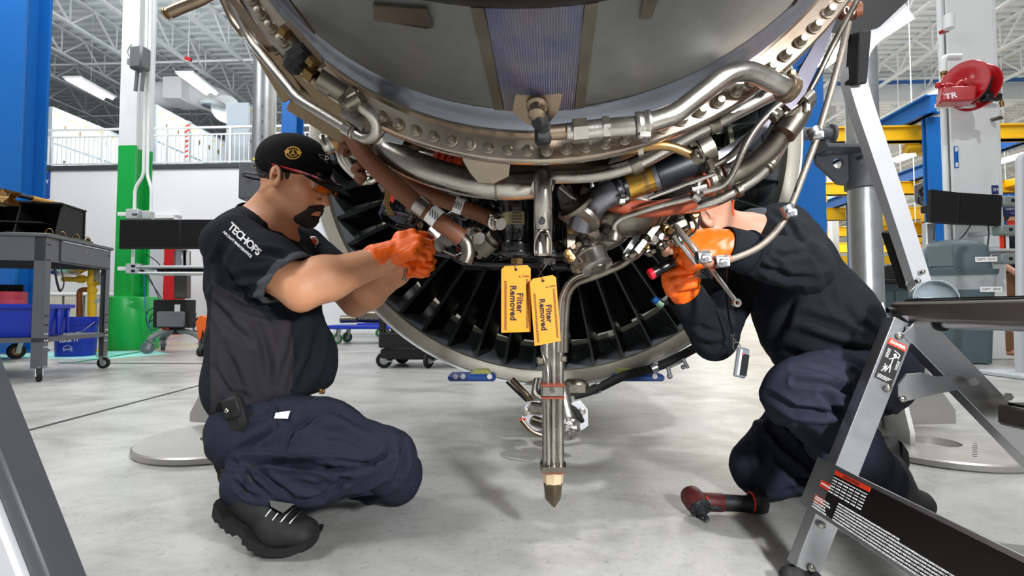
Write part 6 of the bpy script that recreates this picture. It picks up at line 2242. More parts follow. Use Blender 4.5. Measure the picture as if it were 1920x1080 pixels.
# near (right) hand: back of the hand up, fingers reaching to the casting
W1 = P(728, 478, 1.345)
mc = PL((772, 441, 1.375), (784, 450, 1.355), (783, 464, 1.335), (774, 476, 1.325))
g1 = hand('glove', [(W1, mc[0], .026, .0165), (W1, mc[1], .026, .0165), (W1, mc[2], .026, .0160), (W1, mc[3], .024, .0150), (mc[0], mc[3], .0155, .0145), (P(752, 448, 1.36), P(760, 474, 1.335), .022, .02)],
          [[mc[0]] + PL((797, 440, 1.41), (808, 456, 1.43), (806, 468, 1.44)), [mc[1]] + PL((806, 456, 1.385), (811, 471, 1.405), (800, 479, 1.42)),
           [mc[2]] + PL((804, 470, 1.36), (804, 484, 1.38), (792, 487, 1.40)), [mc[3]] + PL((793, 483, 1.345), (793, 492, 1.37), (782, 492, 1.385))],
          PL((744, 490, 1.36), (762, 496, 1.385), (776, 488, 1.405), (786, 480, 1.415)), (P(732, 478, 1.346), P(706, 488, 1.335), .0375, .0435), MAN1)
# far (left) hand below it, closed round the tool
W2 = P(752, 506, 1.462)
mc = PL((786, 478, 1.455), (794, 490, 1.445), (793, 501, 1.437), (786, 510, 1.43))
g2 = hand('glove', [(W2, mc[0], .025, .016), (W2, mc[1], .025, .016), (W2, mc[2], .025, .0155), (W2, mc[3], .023, .015), (mc[0], mc[3], .015, .014)],
          [[mc[0]] + PL((808, 476, 1.43), (806, 484, 1.40), (790, 486, 1.395)), [mc[1]] + PL((812, 489, 1.42), (806, 497, 1.39), (788, 495, 1.385)),
           [mc[2]] + PL((809, 502, 1.41), (800, 508, 1.385), (784, 504, 1.38)), [mc[3]] + PL((800, 513, 1.405), (790, 516, 1.385), (776, 510, 1.38))],
          PL((756, 494, 1.44), (766, 488, 1.41), (776, 492, 1.39), (784, 498, 1.38)), (P(750, 508, 1.463), P(744, 513, 1.468), .031, .032), MAN1)
obj('wrist_band', MB().lathe([(.030, -.014), (.0345, -.013), (.0345, .013), (.030, .014)], wrL.lerp(elL, .06), elL - wrL, n=24, closed=True), m_black_m, MAN1)

# socket driver in his hands
t = wthing('nut_driver', 'slim chrome socket driver held between the orange gloves', 'tool', P(757, 528, 1.39))
a, b_ = P(767, 478, 1.39), P(757, 526, 1.385)
obj('shaft', MB().cyl(a, b_, .0032, n=10), m_steel_b, t)
obj('socket', MB().cyl(P(761, 505, 1.387), P(760, 512, 1.387), .0052, n=10).cyl(P(758, 522, 1.385), b_, .0062, n=12), m_steel_b, t)
obj('grip', MB().cyl(P(769, 470, 1.392), P(765, 488, 1.39), .0048, n=10), m_black, t)

# badge reel and lanyard clip on the far chest
t = wthing('badge_reel', 'round silver badge reel with red centre clipped on the dark polo chest', 'badge', P(588, 462, 1.36))
hit = bv.ray_cast(Vector(_C), (P(588, 453, 1.4) - Vector(_C)).normalized())
c = hit[0] if hit[0] is not None else P(588, 453, 1.5)
nn = (Vector(_C) - c).normalized()
obj('reel', MB().lathe([(0, 0), (.016, 0), (.0165, .004), (.0145, .007), (0, .0075)], c, nn, n=22), m_steel, t)
obj('reel_centre', MB().lathe([(0, .0072), (.009, .0072), (.008, .0088), (0, .009)], c, nn, n=16), m_print_r, t)
obj('strap', MB().tube([c + Vector((.006, -.008, -.014)), c + Vector((.03, .0, -.05)), c + Vector((.055, .01, -.085))], .004, 6, flat=.5), m_lgrey, t)
# ================================================================== the mechanic on the right
T2 = Matrix.Translation(P(1330, 402, 1.26) + Vector((0, .074, 0))) @ Matrix.Rotation(R(176), 4, 'Z') @ Matrix.Rotation(R(32), 4, 'Y') @ Matrix.Rotation(R(-4), 4, 'X')


def H2(x, y, z):
    return T2 @ Vector((x, y, z))


lat2 = Vector((.34, .94, 0))
nk2 = P(1412, 446, 1.40)
ch2, be2, pe2 = P(1470, 500, 1.42), P(1530, 605, 1.42), P(1592, 682, 1.46)
shA, elA, wrA = P(1462, 438, 1.40), P(1512, 503, 1.15), P(1366, 464, 1.09)      # his left arm, near
shB, elB, wrB = P(1392, 500, 1.56), P(1338, 634, 1.30), P(1288, 556, 1.22)      # his right arm
hA, kA, aA = P(1632, 692, 1.42), P(1500, 738, 1.19), P(1650, 900, 1.40)
hB, kB, aB = P(1566, 722, 1.60), P(1432, 876, 1.50), P(1620, 885, 1.66)

head2 = head_sdf(T2)
b2 = Sdf(); b2.ops = list(head2.ops)
b2.u(rc(H2(-.02, 0, -.04), nk2, .056, .064), .03)
b2.u(fc(nk2 + Vector((.03, 0, -.03)), be2, .08, .10, lat2, 1.4), .05)
b2.u(fc(be2, pe2, .10, .10, lat2, 1.4), .05)
for s_, e_, w_ in ((shA, elA, wrA), (shB, elB, wrB)):
    b2.u(rc(s_, e_, .05, .040), .03); b2.u(rc(e_, w_, .040, .024), .02); b2.u(rc(w_, w_ + (w_ - e_).normalized() * .015, .024, .016), .005)
for h_, k_, a_ in ((hA, kA, aA), (hB, kB, aB)):
    b2.u(rc(h_, k_, .07, .05), .03); b2.u(rc(k_, a_, .048, .034), .02)
V_, Q = nets(b2, (.30, .95, .0), (1.5, 1.95, 1.02), .0042, 'person', None)
body = flesh('person', V_, Q, m_skin2)
of = Vector((float(V_[:, 0].mean()), float(V_[:, 1].mean()), 0.0))
body.data.transform(Matrix.Translation(-of)); body.location = of; OFF[body.name] = of
body['label'] = 'mechanic in dark navy long-sleeved sweater kneeling on the right, head up inside the engine'
body['category'] = 'person'
MAN2 = body

sw = Sdf()
sw.u(fc(nk2 + Vector((.03, .02, -.03)), ch2, .075, .112, lat2, 1.5), 0)
sw.u(fc(ch2, be2, .116, .142, lat2, 1.32), .05)
sw.u(fc(be2, P(1578, 660, 1.45), .140, .124, lat2, 1.3), .05)
sw.u(rc(nk2 + Vector((.05, -.02, -.02)), shA, .062, .070), .05)
sw.u(rc(nk2 + Vector((.03, .04, -.03)), shB, .062, .066), .05)
sw.u(rc(shA, shA.lerp(elA, .55), .075, .068), .04)
sw.u(rc(shA.lerp(elA, .55), elA, .068, .055), .02)
sw.u(rc(elA, elA.lerp(wrA, .4), .0555, .052), .015)
sw.u(rc(elA.lerp(wrA, .4), wrA + (elA - wrA).normalized() * .012, .052, .040), .015)
sw.u(rc(shB, elB, .068, .054), .03)
sw.u(rc(elB, wrB + (elB - wrB).normalized() * .02, .055, .040), .015)
sw.i(half(P(1604, 692, 1.45), P(1640, 702, 1.45) - P(1545, 610, 1.42)), .02)
V_, Q = nets(sw, (.28, .9, .2), (1.45, 1.95, .98), .005, 'sweater', None)
fl2 = [([(1440, 470), (1470, 480), (1520, 470)], 5, .006), ([(1400, 478), (1430, 505), (1475, 520)], 6, .007), ([(1388, 470), (1405, 500), (1430, 520)], 5, .006), ([(1440, 500), (1480, 520), (1530, 525)], 6, .007),
       ([(1415, 460), (1450, 490), (1470, 510)], 5, .006), ([(1500, 450), (1525, 475), (1545, 500)], 6, .006), ([(1500, 590), (1560, 610), (1650, 640)], 8, .006), ([(1480, 620), (1560, 650), (1640, 660)], 8, .007),
       ([(1460, 650), (1520, 675), (1600, 680)], 7, .007), ([(1580, 560), (1600, 600), (1650, 630)], 7, .006), ([(1490, 545), (1470, 600), (1440, 660)], 10, .008), ([(1550, 520), (1560, 560), (1590, 600)], 8, .005),
       ([(1450, 400), (1480, 420), (1500, 460)], 6, .005), ([(1300, 600), (1320, 620), (1350, 625)], 6, .005), ([(1310, 640), (1335, 650), (1360, 640)], 6, .005), ([(1420, 690), (1500, 700), (1590, 690)], 6, .006)]
V_ = fold(V_, Q, fl2, amp=1.5); V_ = ripple(V_, Q, 25, .0020, 4.0)
sweat = flesh('sweater', V_, Q, m_sweat, MAN2, smooth=1)
for nm, w_, e_, r in (('cuff', wrA, elA, .0445), ('cuff', wrB, elB, .044)):
    d = (w_ - e_).normalized()
    mb = MB(); mb.lathe([(r - .006, -.055), (r + .004, -.052), (r + .005, -.046), (r + .001, -.044), (r - .001, .012), (r - .003, .016), (r - .010, .015)], w_, d, n=32); obj(nm, mb, m_sweat, sweat)
up2 = (H2(-.02, 0, -.04) - nk2).normalized()
mb = MB(); mb.lathe([(.086, -.02), (.081, .0), (.0665, .028), (.063, .03), (.060, .026), (.07, -.02)], nk2 + up2 * .012, up2, n=36, closed=True); obj('collar', mb, mat('grey_collar', '#3a3f45', .85), sweat, ang=60)

t2 = Sdf()
t2.u(el(pe2 + Vector((.01, 0, -.015)), (.125, .18, .12)), 0)
t2.u(rc(hA, hA.lerp(kA, .5), .100, .094), .06)
t2.u(rc(hA.lerp(kA, .5), kA, .094, .073), .04)
t2.u(rc(kA, kA.lerp(aA, .5), .073, .074), .03)
t2.u(rc(kA.lerp(aA, .5), aA + Vector((0, 0, -.0)), .076, .068), .03)
t2.u(rc(hB, kB, .112, .086), .05)
t2.u(rc(kB, kB.lerp(aB, .6), .082, .065), .03)
t2.u(rc(kB.lerp(aB, .6), aB, .065, .055), .03)
t2.s(lambda p: p[..., 2] - F32(.004), .01)
V_, Q = nets(t2, (.5, .95, 0), (1.55, 1.98, .58), .005, 'trousers', None)
fl3 = [([(1490, 715), (1560, 720), (1640, 760), (1700, 800)], 6, .010), ([(1440, 740), (1490, 770), (1560, 775), (1620, 760)], 6, .009), ([(1540, 735), (1580, 780), (1640, 790)], 6, .010), ([(1550, 760), (1600, 800), (1660, 800)], 5, .008),
       ([(1500, 800), (1560, 850), (1600, 900)], 8, .008), ([(1440, 800), (1430, 850), (1440, 900)], 8, .007), ([(1460, 860), (1500, 900), (1560, 910)], 8, .010), ([(1420, 770), (1460, 820), (1520, 880)], 8, .010),
       ([(1480, 920), (1530, 890), (1560, 870)], 6, .008), ([(1560, 660), (1620, 690), (1680, 690)], 6, .006), ([(1590, 700), (1620, 740), (1640, 760)], 6, .007), ([(1490, 690), (1540, 700), (1600, 730)], 6, .005)]
V_ = fold(V_, Q, fl3, amp=1.8); V_ = ripple(V_, Q, 23, .0028, 6.0); V_ = ripple(V_, Q, 60, .0008, 3.0)
pants2 = flesh('trousers', V_, Q, m_pants, MAN2, smooth=1)
bv2 = bvh_of([pants2])
stitch('pocket_seam', [(1486, 684), (1540, 694), (1590, 716), (1612, 742)], bv2, m_pants_s, pants2)
stitch('pocket_seam', [(1618, 630), (1622, 652), (1648, 668)], bv2, m_pants_s, pants2)
stitch('leg_seam', [(1470, 792), (1500, 830), (1545, 880), (1600, 930)], bv2, m_pants_s, pants2)
mb = MB(); mb.tube(spline(PL((1570, 634, 1.33), (1620, 640, 1.33), (1660, 660, 1.36)), 5), .016, 8, flat=.4); obj('belt', mb, m_black_m, MAN2)

bt = boot('boot', P(1662, 905, 1.41), P(1640, 930, 1.42), P(1690, 936, 1.41), P(1722, 943, 1.40), .045, MAN2, [(1632, 940), (1640, 952), (1700, 954), (1728, 950), (1730, 942), (1690, 940)], 1.41)
bt = boot('boot', P(1640, 880, 1.66), P(1668, 838, 1.68), P(1668, 872, 1.68), P(1664, 893, 1.68), .045, MAN2, [(1672, 822), (1684, 840), (1686, 862), (1682, 882), (1672, 900), (1660, 900), (1668, 880), (1672, 850)], 1.68)

# stubble, ear protection strap, glasses edge
bd = Sdf(); bd.ops = [('u', 0, lambda p: head2.ev(p) - F32(.0012))]
rg = Sdf(T2); rg.u(el((.03, 0, -.075), (.085, .09, .055)), 0).u(rc((.02, -.062, -.055), (.02, -.07, -.03), .016, .01), .01)
rg.s(el((.105, 0, -.066), (.02, .024, .012)), .004)
bd.i(lambda p: rg.ev(p), .003)
V_, Q = nets(bd, H2(.05, 0, -.08) - Vector((.12, .12, .12)), H2(.05, 0, -.08) + Vector((.12, .12, .12)), .003, 'stubble', None)
flesh('stubble', V_, Q, m_beard2, MAN2)
hr_ = Sdf(); hr_.ops = [('u', 0, lambda p: head2.ev(p) - F32(.004))]
hh = Sdf(T2); hh.u(el((-.035, 0, .075), (.1, .1, .072)), 0)
hr_.i(lambda p: hh.ev(p), .003)
V_, Q = nets(hr_, H2(-.02, 0, .04) - Vector((.16, .13, .14)), H2(-.02, 0, .04) + Vector((.16, .13, .14)), .004, 'hair', None)
flesh('hair', V_, Q, m_hair, MAN2)
for sgn in (-1, 1):
    obj('eye', MB().sphere(H2(.0868, sgn * .031, .014), .0112, 12, 8), MATS['eye_white'], MAN2)
gl = obj('safety_glasses', MB().tube(spline([H2(.112, -.064, .020), H2(.128, -.04, .020), H2(.134, 0, .018), H2(.128, .04, .020), H2(.112, .064, .020)], 5), .0032, 8), m_black, MAN2)
for sgn in (-1, 1):
    obj('temple', MB().tube(spline([H2(.112, sgn * .066, .020), H2(.06, sgn * .079, .024), H2(-.012, sgn * .081, .028)], 4), .0045, 8, flat=.6), mat('lime_plastic', '#c8d436', .4), gl)

# gloved hands
# left hand, nearest: back towards the viewer, fingers wrapped over the far side
mc = PL((1296, 448, 1.10), (1288, 462, 1.085), (1292, 476, 1.075), (1304, 488, 1.07))
hand('glove', [(wrA, mc[0], .029, .021), (wrA, mc[1], .029, .020), (wrA, mc[2], .029, .019), (wrA, mc[3], .027, .018), (mc[0], mc[3], .019, .018), (P(1330, 452, 1.095), P(1328, 478, 1.075), .027, .024)],
     [[mc[0]] + PL((1276, 452, 1.14), (1270, 466, 1.17), (1280, 474, 1.18)), [mc[1]] + PL((1270, 468, 1.12), (1270, 482, 1.15), (1282, 486, 1.165)),
      [mc[2]] + PL((1276, 484, 1.105), (1280, 496, 1.13), (1292, 496, 1.145)), [mc[3]] + PL((1292, 497, 1.09), (1298, 505, 1.115), (1308, 502, 1.13))],
     PL((1342, 446, 1.12), (1322, 440, 1.16), (1304, 444, 1.19), (1292, 452, 1.20)), (P(1352, 460, 1.092), P(1364, 463, 1.09), .036, .038), MAN2)
# right hand: fist round the grip, fingers across to the right
mc = PL((1262, 500, 1.17), (1255, 514, 1.165), (1256, 529, 1.165), (1263, 543, 1.17))
hand('glove', [(wrB, mc[0], .026, .018), (wrB, mc[1], .027, .0185), (wrB, mc[2], .027, .018), (wrB, mc[3], .026, .017), (mc[0], mc[3], .017, .016), (P(1268, 515, 1.18), P(1276, 540, 1.19), .022, .022)],
     [[mc[0]] + PL((1276, 495, 1.135), (1296, 492, 1.135), (1302, 497, 1.155)), [mc[1]] + PL((1272, 508, 1.125), (1298, 505, 1.125), (1305, 511, 1.15)),
      [mc[2]] + PL((1274, 523, 1.125), (1300, 519, 1.128), (1307, 525, 1.15)), [mc[3]] + PL((1278, 537, 1.135), (1300, 533, 1.14), (1306, 537, 1.16))],
     PL((1282, 548, 1.18), (1290, 528, 1.17), (1288, 508, 1.165), (1282, 494, 1.165)), (P(1284, 545, 1.205), P(1289, 560, 1.222), .034, .036), MAN2)

# tools
t = wthing('ratchet_wrench', 'long chrome ratchet wrench held under the right glove, ring end hanging free', 'tool', P(1383, 570, 1.05))
mb = MB(); mb.tube([P(1330, 498, 1.09), P(1350, 525, 1.075), P(1378, 562, 1.055)], [.0062, .0058, .0052], 12); obj('handle', mb, m_steel_b, t)
c = P(1381, 568, 1.052)
mb = MB(); mb.lathe([(.0042, -.004), (.0088, -.004), (.0088, .004), (.0042, .004)], c, (.1, -1, .05), n=20, closed=True); obj('ring_end', mb, m_steel_b, t)
obj('head', MB().cyl(P(1266, 440, 1.045), P(1276, 456, 1.045), .0105, n=14).cyl(P(1272, 452, 1.045), P(1306, 494, 1.05), .0062, n=12), m_steel_b, t)
t = wthing('flashlight', 'black grip flashlight with a red end cap in the lower orange glove', 'flashlight', P(1220, 515, 1.13))
obj('barrel', MB().cyl(P(1224, 512, 1.12), P(1262, 492, 1.12), .0125, .0115, n=18), m_black, t)
obj('end_cap', MB().lathe([(0, 0), (.0115, 0), (.0128, .003), (.0128, .010), (0, .010)], P(1217.5, 515.5, 1.12), P(1262, 492, 1.12) - P(1224, 512, 1.12), n=18), mat('red_cap', '#d3122c', .35), t)
obj('neck', MB().cyl(P(1258, 494, 1.12), P(1296, 470, 1.12), .006, n=12), m_steel_d, t)
t = wthing('screwdriver', 'pale green tipped driver poking out of the lower orange glove', 'tool', P(1296, 490, 1.13))
obj('shaft', MB().cyl(P(1284, 488, 1.12), P(1300, 495, 1.115), .004, n=10), mat('mint_plastic', '#a9d8b9', .4), t)
obj('tip', MB().cyl(P(1300, 518, 1.12), P(1312, 504, 1.115), .0025, n=8).cyl(P(1304, 517, 1.12), P(1311, 520, 1.118), .002, n=6), m_steel_d, t)
# pale light stick lying in the vanes behind
t = wthing('light_stick', 'small mint green stick with blue end resting among the black vanes', 'tool', P(1235, 575, 1.9))
obj('stick', MB().cyl(P(1232, 567, 1.95), P(1242, 574, 1.95), .012, n=10), MATS['mint_plastic'], t)
obj('blue_end', MB().cyl(P(1225, 560, 1.95), P(1232, 567, 1.95), .013, n=10), m_blue, t)

# lanyard and badge
t = wthing('badge', 'clear badge holder with key ring hanging from a black lanyard', 'badge', P(1392, 708, 1.25))
ln = PL((1364, 482, 1.14), (1362, 540, 1.17), (1366, 590, 1.19), (1374, 626, 1.2))
mb = MB(); mb.tube(spline(ln, 5), .0042, 6, flat=.4); obj('lanyard', mb, m_black, t)
for k in range(3):
    mb = MB(); mb.lathe([(.003, -.001), (.0046, -.001), (.0046, .001), (.003, .001)], P(1374 + k * 1.4, 628 + 6 * k, 1.2), (1 if k % 2 else .2, -.6, 0), n=12, closed=True); obj('chain_link', mb, m_steel, t)
mb = MB(); mb.lathe([(.0085, -.0008), (.0102, -.0008), (.0102, .0008), (.0085, .0008)], P(1381, 649, 1.2), (.2, -1, 0), n=20, closed=True); obj('key_ring', mb, m_steel, t)
a = P(1390, 680, 1.2); Mx = rotm(0, R(12), R(20)).to_3x3()
mb = MB(); mb.box(a, (.034, .012, .070), Mx, .004); obj('holder', mb, mat('clear_plastic', '#8f949c', .15, .3, var=.2), t)
mb = MB(); mb.box(a + Mx @ Vector((.003, -.0066, -.004)), (.022, .001, .050), Mx); obj('card', mb, m_black_m, t)
mb = MB(); mb.box(a + Mx @ Vector((-.011, -.0068, .0)), (.006, .001, .060), Mx); obj('card_edge', mb, m_print_w, t)
mb = MB(); mb.box(a + Mx @ Vector((-.006, -.0069, .02)), (.006, .001, .004), Mx); obj('card_mark', mb, m_print_r, t)
# ================================================================== yellow tags on the filter bowls
m_tag = mat('tag_yellow', '#f29105', .55, var=.03, scale=8)


def warning_tag(lab, pts, Y, strokes):
    """pts: photo corners top-left, top-right, bottom-right, bottom-left"""
    tl, tr, br, bl = [P(x, y, Y) for x, y in pts]
    c = (tl + tr + br + bl) / 4
    t = wthing('warning_tag', lab, 'tag', Vector((c.x, c.y, bl.z)))
    ux = ((tr - tl) + (br - bl)).normalized(); uy = ((tl - bl) + (tr - br)).normalized()
    w = (tr - tl).length; h = (tl - bl).length
    nrm = ux.cross(uy).normalized()
    if nrm.y > 0:
        nrm = -nrm
    k = .12 * w
    poly = [(-w / 2, -h / 2), (w / 2, -h / 2), (w / 2, h / 2 - k), (w / 2 - k, h / 2), (-w / 2 + k, h / 2), (-w / 2, h / 2 - k)]
    mb = MB(); mb.prism(poly, c, ux, uy, -nrm * .0012); obj('card', mb, m_tag, t)
    s = c + nrm * .0006
    M = plane_m(s + ux * (w * .06) + uy * (-h * .05), -uy, ux)
    text('Filter', w * .30, plane_m(s + ux * (w * .13) - uy * (h * .06), -uy, ux), m_print_k, t, spacing=1.05, bold=.0006)
    text('Removed', w * .30, plane_m(s - ux * (w * .10) - uy * (h * .06), -uy, ux), m_print_k, t, spacing=1.05, bold=.0006)
    text('Delta', w * .115, plane_m(s + ux * (w * .33) + uy * (h * .335), ux, uy), m_print_k, t, 'small_lettering')
    mb = MB(); mb.prism([(-.5, -.4), (.5, -.4), (0, .5)], s + ux * (w * .13) + uy * (h * .335), ux * (w * .07), uy * (w * .07), nrm * .0004); obj('small_emblem', mb, m_print_k, t)
    mb = MB()
    for sx, y0, y1 in ((-.355, -.455, .285), (.385, -.44, .30)):
        n = 33
        for i in range(n):
            y = y0 * h + (y1 - y0) * h * i / n
            dh = (y1 - y0) * h / n
            mb.prism([(-.042 * w, y + dh * .45), (.042 * w, y - dh * .55), (.042 * w, y - dh * .05), (-.042 * w, y + dh * .95)], s + ux * (sx * w), ux, uy, nrm * .0003)
    st = obj('hazard_stripes', mb, m_print_k, t); st['kind'] = 'stuff'
    hole = c + uy * (h * .44) + ux * (w * 0.0)
    mb = MB(); mb.lathe([(0, 0), (.0032, 0), (.0032, .0008), (0, .0008)], hole + nrm * .0004, nrm, n=14); obj('hole', mb, m_black_m, t)
    mb = MB(); mb.tube(spline([hole + nrm * .002, hole + uy * .012 + nrm * .003] + [P(*q) for q in strokes], 4), .0009, 5); obj('tie_wire', mb, m_steel, t)
    return t


warning_tag('yellow warning tag reading Filter Removed, the left one, hanging straight', [(940, 499), (995, 498), (996, 621), (939, 624)], 1.06, [(968, 492, 1.08)])
warning_tag('yellow warning tag reading Filter Removed, the right one, hanging tilted and lower', [(993, 524), (1042, 515), (1053, 638), (1001, 649)], 1.045, [(1010, 505, 1.08), (1020, 492, 1.09)])

# ================================================================== cordless right-angle impact wrench on the floor
wc = FL(1345, 962)
t = wthing('impact_wrench', 'red and black cordless right-angle impact wrench lying on the concrete', 'power tool', wc)
IW = Matrix.Translation(wc) @ Matrix.Rotation(R(-1), 4, 'Z')
m_ired = mat('worn_red_plastic', '#4f1414', .5, var=.3, scale=30, bump=.2)
m_iblk = mat('worn_black_plastic', '#17181b', .55, var=.3, scale=30, bump=.2)


def iw(*a):
    return IW @ Vector(a)


ax_ = IW.to_3x3() @ Vector((1, 0, -.04))
obj('body', MB().lathe([(0, 0), (.020, .0), (.024, .004), (.024, .052), (.021, .058), (0, .058)], iw(-.040, 0, .03), ax_, n=20), m_ired, t)
obj('grip', MB().lathe([(0, 0), (.0225, 0), (.0215, .02), (.021, .06), (.0235, .085), (0, .085)], iw(.012, 0, .028), ax_, n=20), m_iblk, t)
obj('battery', MB().lathe([(0, 0), (.026, 0), (.030, .006), (.031, .028), (.028, .034), (0, .034)], iw(.094, 0, .031), ax_, n=8), m_iblk, t)
obj('battery_ring', MB().lathe([(.024, 0), (.0275, 0), (.0275, .004), (.024, .004)], iw(.089, 0, .030), ax_, n=20, closed=True), m_print_r, t)
hd = MB(); hd.tube([iw(-.068, .030, .036), iw(-.066, .010, .040), iw(-.063, -.020, .036), iw(-.058, -.038, .028)], [.022, .030, .031, .027], 16); obj('gear_head', hd, m_ired, t)
na = (iw(-.055, -.060, .016) - iw(-.062, -.030, .032)).normalized()
nc = MB(); nc.lathe([(0, 0), (.028, 0), (.029, .008), (.024, .014), (.016, .016), (.014, .024), (.008, .026), (.0062, .028), (.0062, .045), (0, .046)], iw(-.060, -.030, .030), na, n=18); obj('nose', nc, m_iblk, t)
for k in range(9):
    a = 2 * PI * k / 9
    x_, y_, _ = frame(na)
    p = iw(-.060, -.030, .030) + na * .012 + (x_ * math.cos(a) + y_ * math.sin(a)) * .0255
    obj('nose_lug', MB().box(p, (.007, .007, .007), bev=.0015), m_iblk, t)
obj('anvil', MB().cyl(iw(-.060, -.030, .030) + na * .028, iw(-.060, -.030, .030) + na * .048, .0055, n=8), m_steel, t)
obj('trigger', MB().box(iw(-.012, -.020, .022), (.034, .012, .014), IW.to_3x3(), .004), m_iblk, t)
obj('mode_button', MB().sphere(iw(-.034, -.018, .046), .004, 8, 6), m_print_r, t)

# ================================================================== aluminium step ladder at the right
LX = 0.0
def L(x, y, z):
    return Vector((x, y, z))


t = wthing('step_ladder', 'aluminium step ladder with black warning labels in the right foreground', 'ladder', (.85, .85, 0))
yf = 1.075; yn = .40
# rear frame rail: from top (near x=.83, z=.54) to foot
top_r, foot_r = P(1697, 604, 1.09), P(1512, 1072, 1.045)
rdir = (foot_r - top_r).normalized()
sidev = rdir.cross(Vector((0, 1, 0))).normalized()


def chan_rail(nm, a, b_, w, dp, lab=None, mt=None):
    """C-section rail: web facing the viewer (-y), flanges going back"""
    d = (b_ - a).normalized(); sd = d.cross(Vector((0, 1, 0))).normalized()
    mb = MB()
    L_ = (b_ - a).length
    M = Matrix((sd, d, sd.cross(d))).transposed()
    c = (a + b_) / 2
    mb.box(c, (w, L_, .004), M, .001)
    zb = sd.cross(d)
    s_ = 1 if zb.y > 0 else -1
    for k in (-1, 1):
        mb.box(c + sd * (k * (w / 2 - .002)) + zb * (s_ * dp / 2), (.004, L_, dp), M, .001)
        mb.box(c + sd * (k * (w / 2 - .007)) + zb * (s_ * dp), (.014, L_, .003), M)
    return obj(nm, mb, mt or m_alu, t)


chan_rail('rear_rail', top_r, foot_r, .052, .026)
o2 = L(0, -.62, 0)
chan_rail('rear_rail', top_r + o2, foot_r + o2, .052, .026)
mb = MB(); mb.box(foot_r + Vector((-.004, .01, -.022)), (.07, .05, .05), bev=.012); obj('rubber_foot', mb, m_rubber, t)
mb = MB(); mb.box(foot_r + o2 + Vector((-.004, .01, -.022)), (.07, .05, .05), bev=.012); obj('rubber_foot', mb, m_rubber, t)
mb = MB(); mb.cyl(P(1478, 1078, 1.04), P(1500, 1080, 1.04), .016, n=14); mb.sphere(P(1478, 1078, 1.04), .017, 12, 8); obj('foot_knob', mb, m_rubber, t)
# front frame rail
top_f = P(1712, 606, 1.075); low_f = top_f + (P(1936, 838, 1.10) - top_f) * 1.0
low_f = top_f + (low_f - top_f).normalized() * .78
chan_rail('front_rail', top_f, low_f, .062, .03)
chan_rail('front_rail', top_f + o2, low_f + o2, .062, .03)
for q in (low_f, low_f + o2):
    obj('rubber_foot', MB().box(Vector((q.x, q.y + .012, max(.02, q.z))), (.07, .05, .04), bev=.01), m_rubber, t)
# top step
tz = P(1672, 566, 1.13).z
x0s = P(1673, 570, 1.13).x
mb = MB(); mb.box((x0s + .15, .78, tz - .021), (.30, .72, .042), bev=.006); obj('top_step', mb, mat('worn_step_aluminium', '#8a837d', .45, .9, var=.15, scale=20), t)
mb = MB(); mb.box((x0s + .16, .78, tz + .002), (.27, .70, .005), bev=.002); obj('step_tread', mb, m_black_m, t)
mb = MB(); mb.box((x0s + .15, .70, tz + .0055), (.10, .34, .003)); obj('tread_label', mb, m_print_r, t)
for k in range(9):
    mb = MB(); mb.box((x0s + .035 + k * .03, .78, tz + .0055), (.006, .70, .003)); obj('tread_rib', mb, m_rubber, t)
# end cheek under the step and tube
mb = MB(); pts = [(1690, 592), (1800, 592), (1796, 612), (1770, 620), (1736, 616), (1708, 606)]
q = [P(x, y, 1.085) for x, y in pts]
mb.add(q + [v + Vector((0, .006, 0)) for v in q], [list(range(6)), list(range(11, 5, -1))] + [(i, 6 + i, 6 + (i + 1) % 6, (i + 1) % 6) for i in range(6)])
obj('step_cheek', mb, m_alu, t)
tp = P(1765, 606, 1.075)
mb = MB(); mb.tube([tp, tp + Vector((0, -.7, 0))], .0105, 16); obj('spreader_tube', mb, m_alu, t)
mb = MB(); mb.lathe([(.011, -.004), (.0165, -.004), (.0165, .006), (.011, .006)], tp, (0, -1, 0), n=18, closed=True); obj('tube_grommet', mb, m_black_m, t)
mb = MB(); mb.cyl(P(1664, 582, 1.12), P(1680, 582, 1.12), .006, n=10); obj('hinge_pin', mb, m_black, t)
# folding brace plate between the rails
pts = [(1684, 722), (1700, 702), (1730, 699), (1756, 706), (1790, 704), (1808, 716), (1812, 728), (1760, 738), (1700, 752), (1684, 744)]
q = [P(x, y, 1.08) for x, y in pts]; n = len(q)
mb = MB(); mb.add(q + [v + Vector((0, .005, 0)) for v in q], [list(range(n)), list(range(2 * n - 1, n - 1, -1))] + [(i, n + i, n + (i + 1) % n, (i + 1) % n) for i in range(n)])
obj('lock_brace', mb, m_alu, t)
for x, y, Y in ((1686, 630, 1.082), (1712, 638, 1.082), (1665, 727, 1.068), (1692, 748, 1.072), (1576, 890, 1.058), (1541, 984, 1.045), (1522, 1066, 1.04), (1826, 716, 1.072), (1891, 744, 1.072), (1704, 616, 1.082)):
    mb = MB(); mb.lathe([(0, 0), (.0075, 0), (.007, .003), (.004, .0055), (0, .006)], P(x, y, Y), (0, -1, 0), n=12); obj('rivet', mb, m_steel_b, t)
for x, y in ((1826, 716), (1891, 744)):
    mb = MB(); mb.cyl(P(x, y, 1.068), P(x, y, 1.058), .0085, n=6); obj('rail_bolt', mb, m_steel_b, t)
# lower step on the front frame
ls = P(1857, 756, 1.08)
mb = MB(); mb.box((ls.x + .12, .77, ls.z - .02), (.24, .60, .042), bev=.006); obj('lower_step', mb, MATS['worn_step_aluminium'], t)
mb = MB(); mb.box((ls.x + .125, .77, ls.z + .003), (.22, .58, .005), bev=.002); obj('step_tread', mb, m_black_m, t)
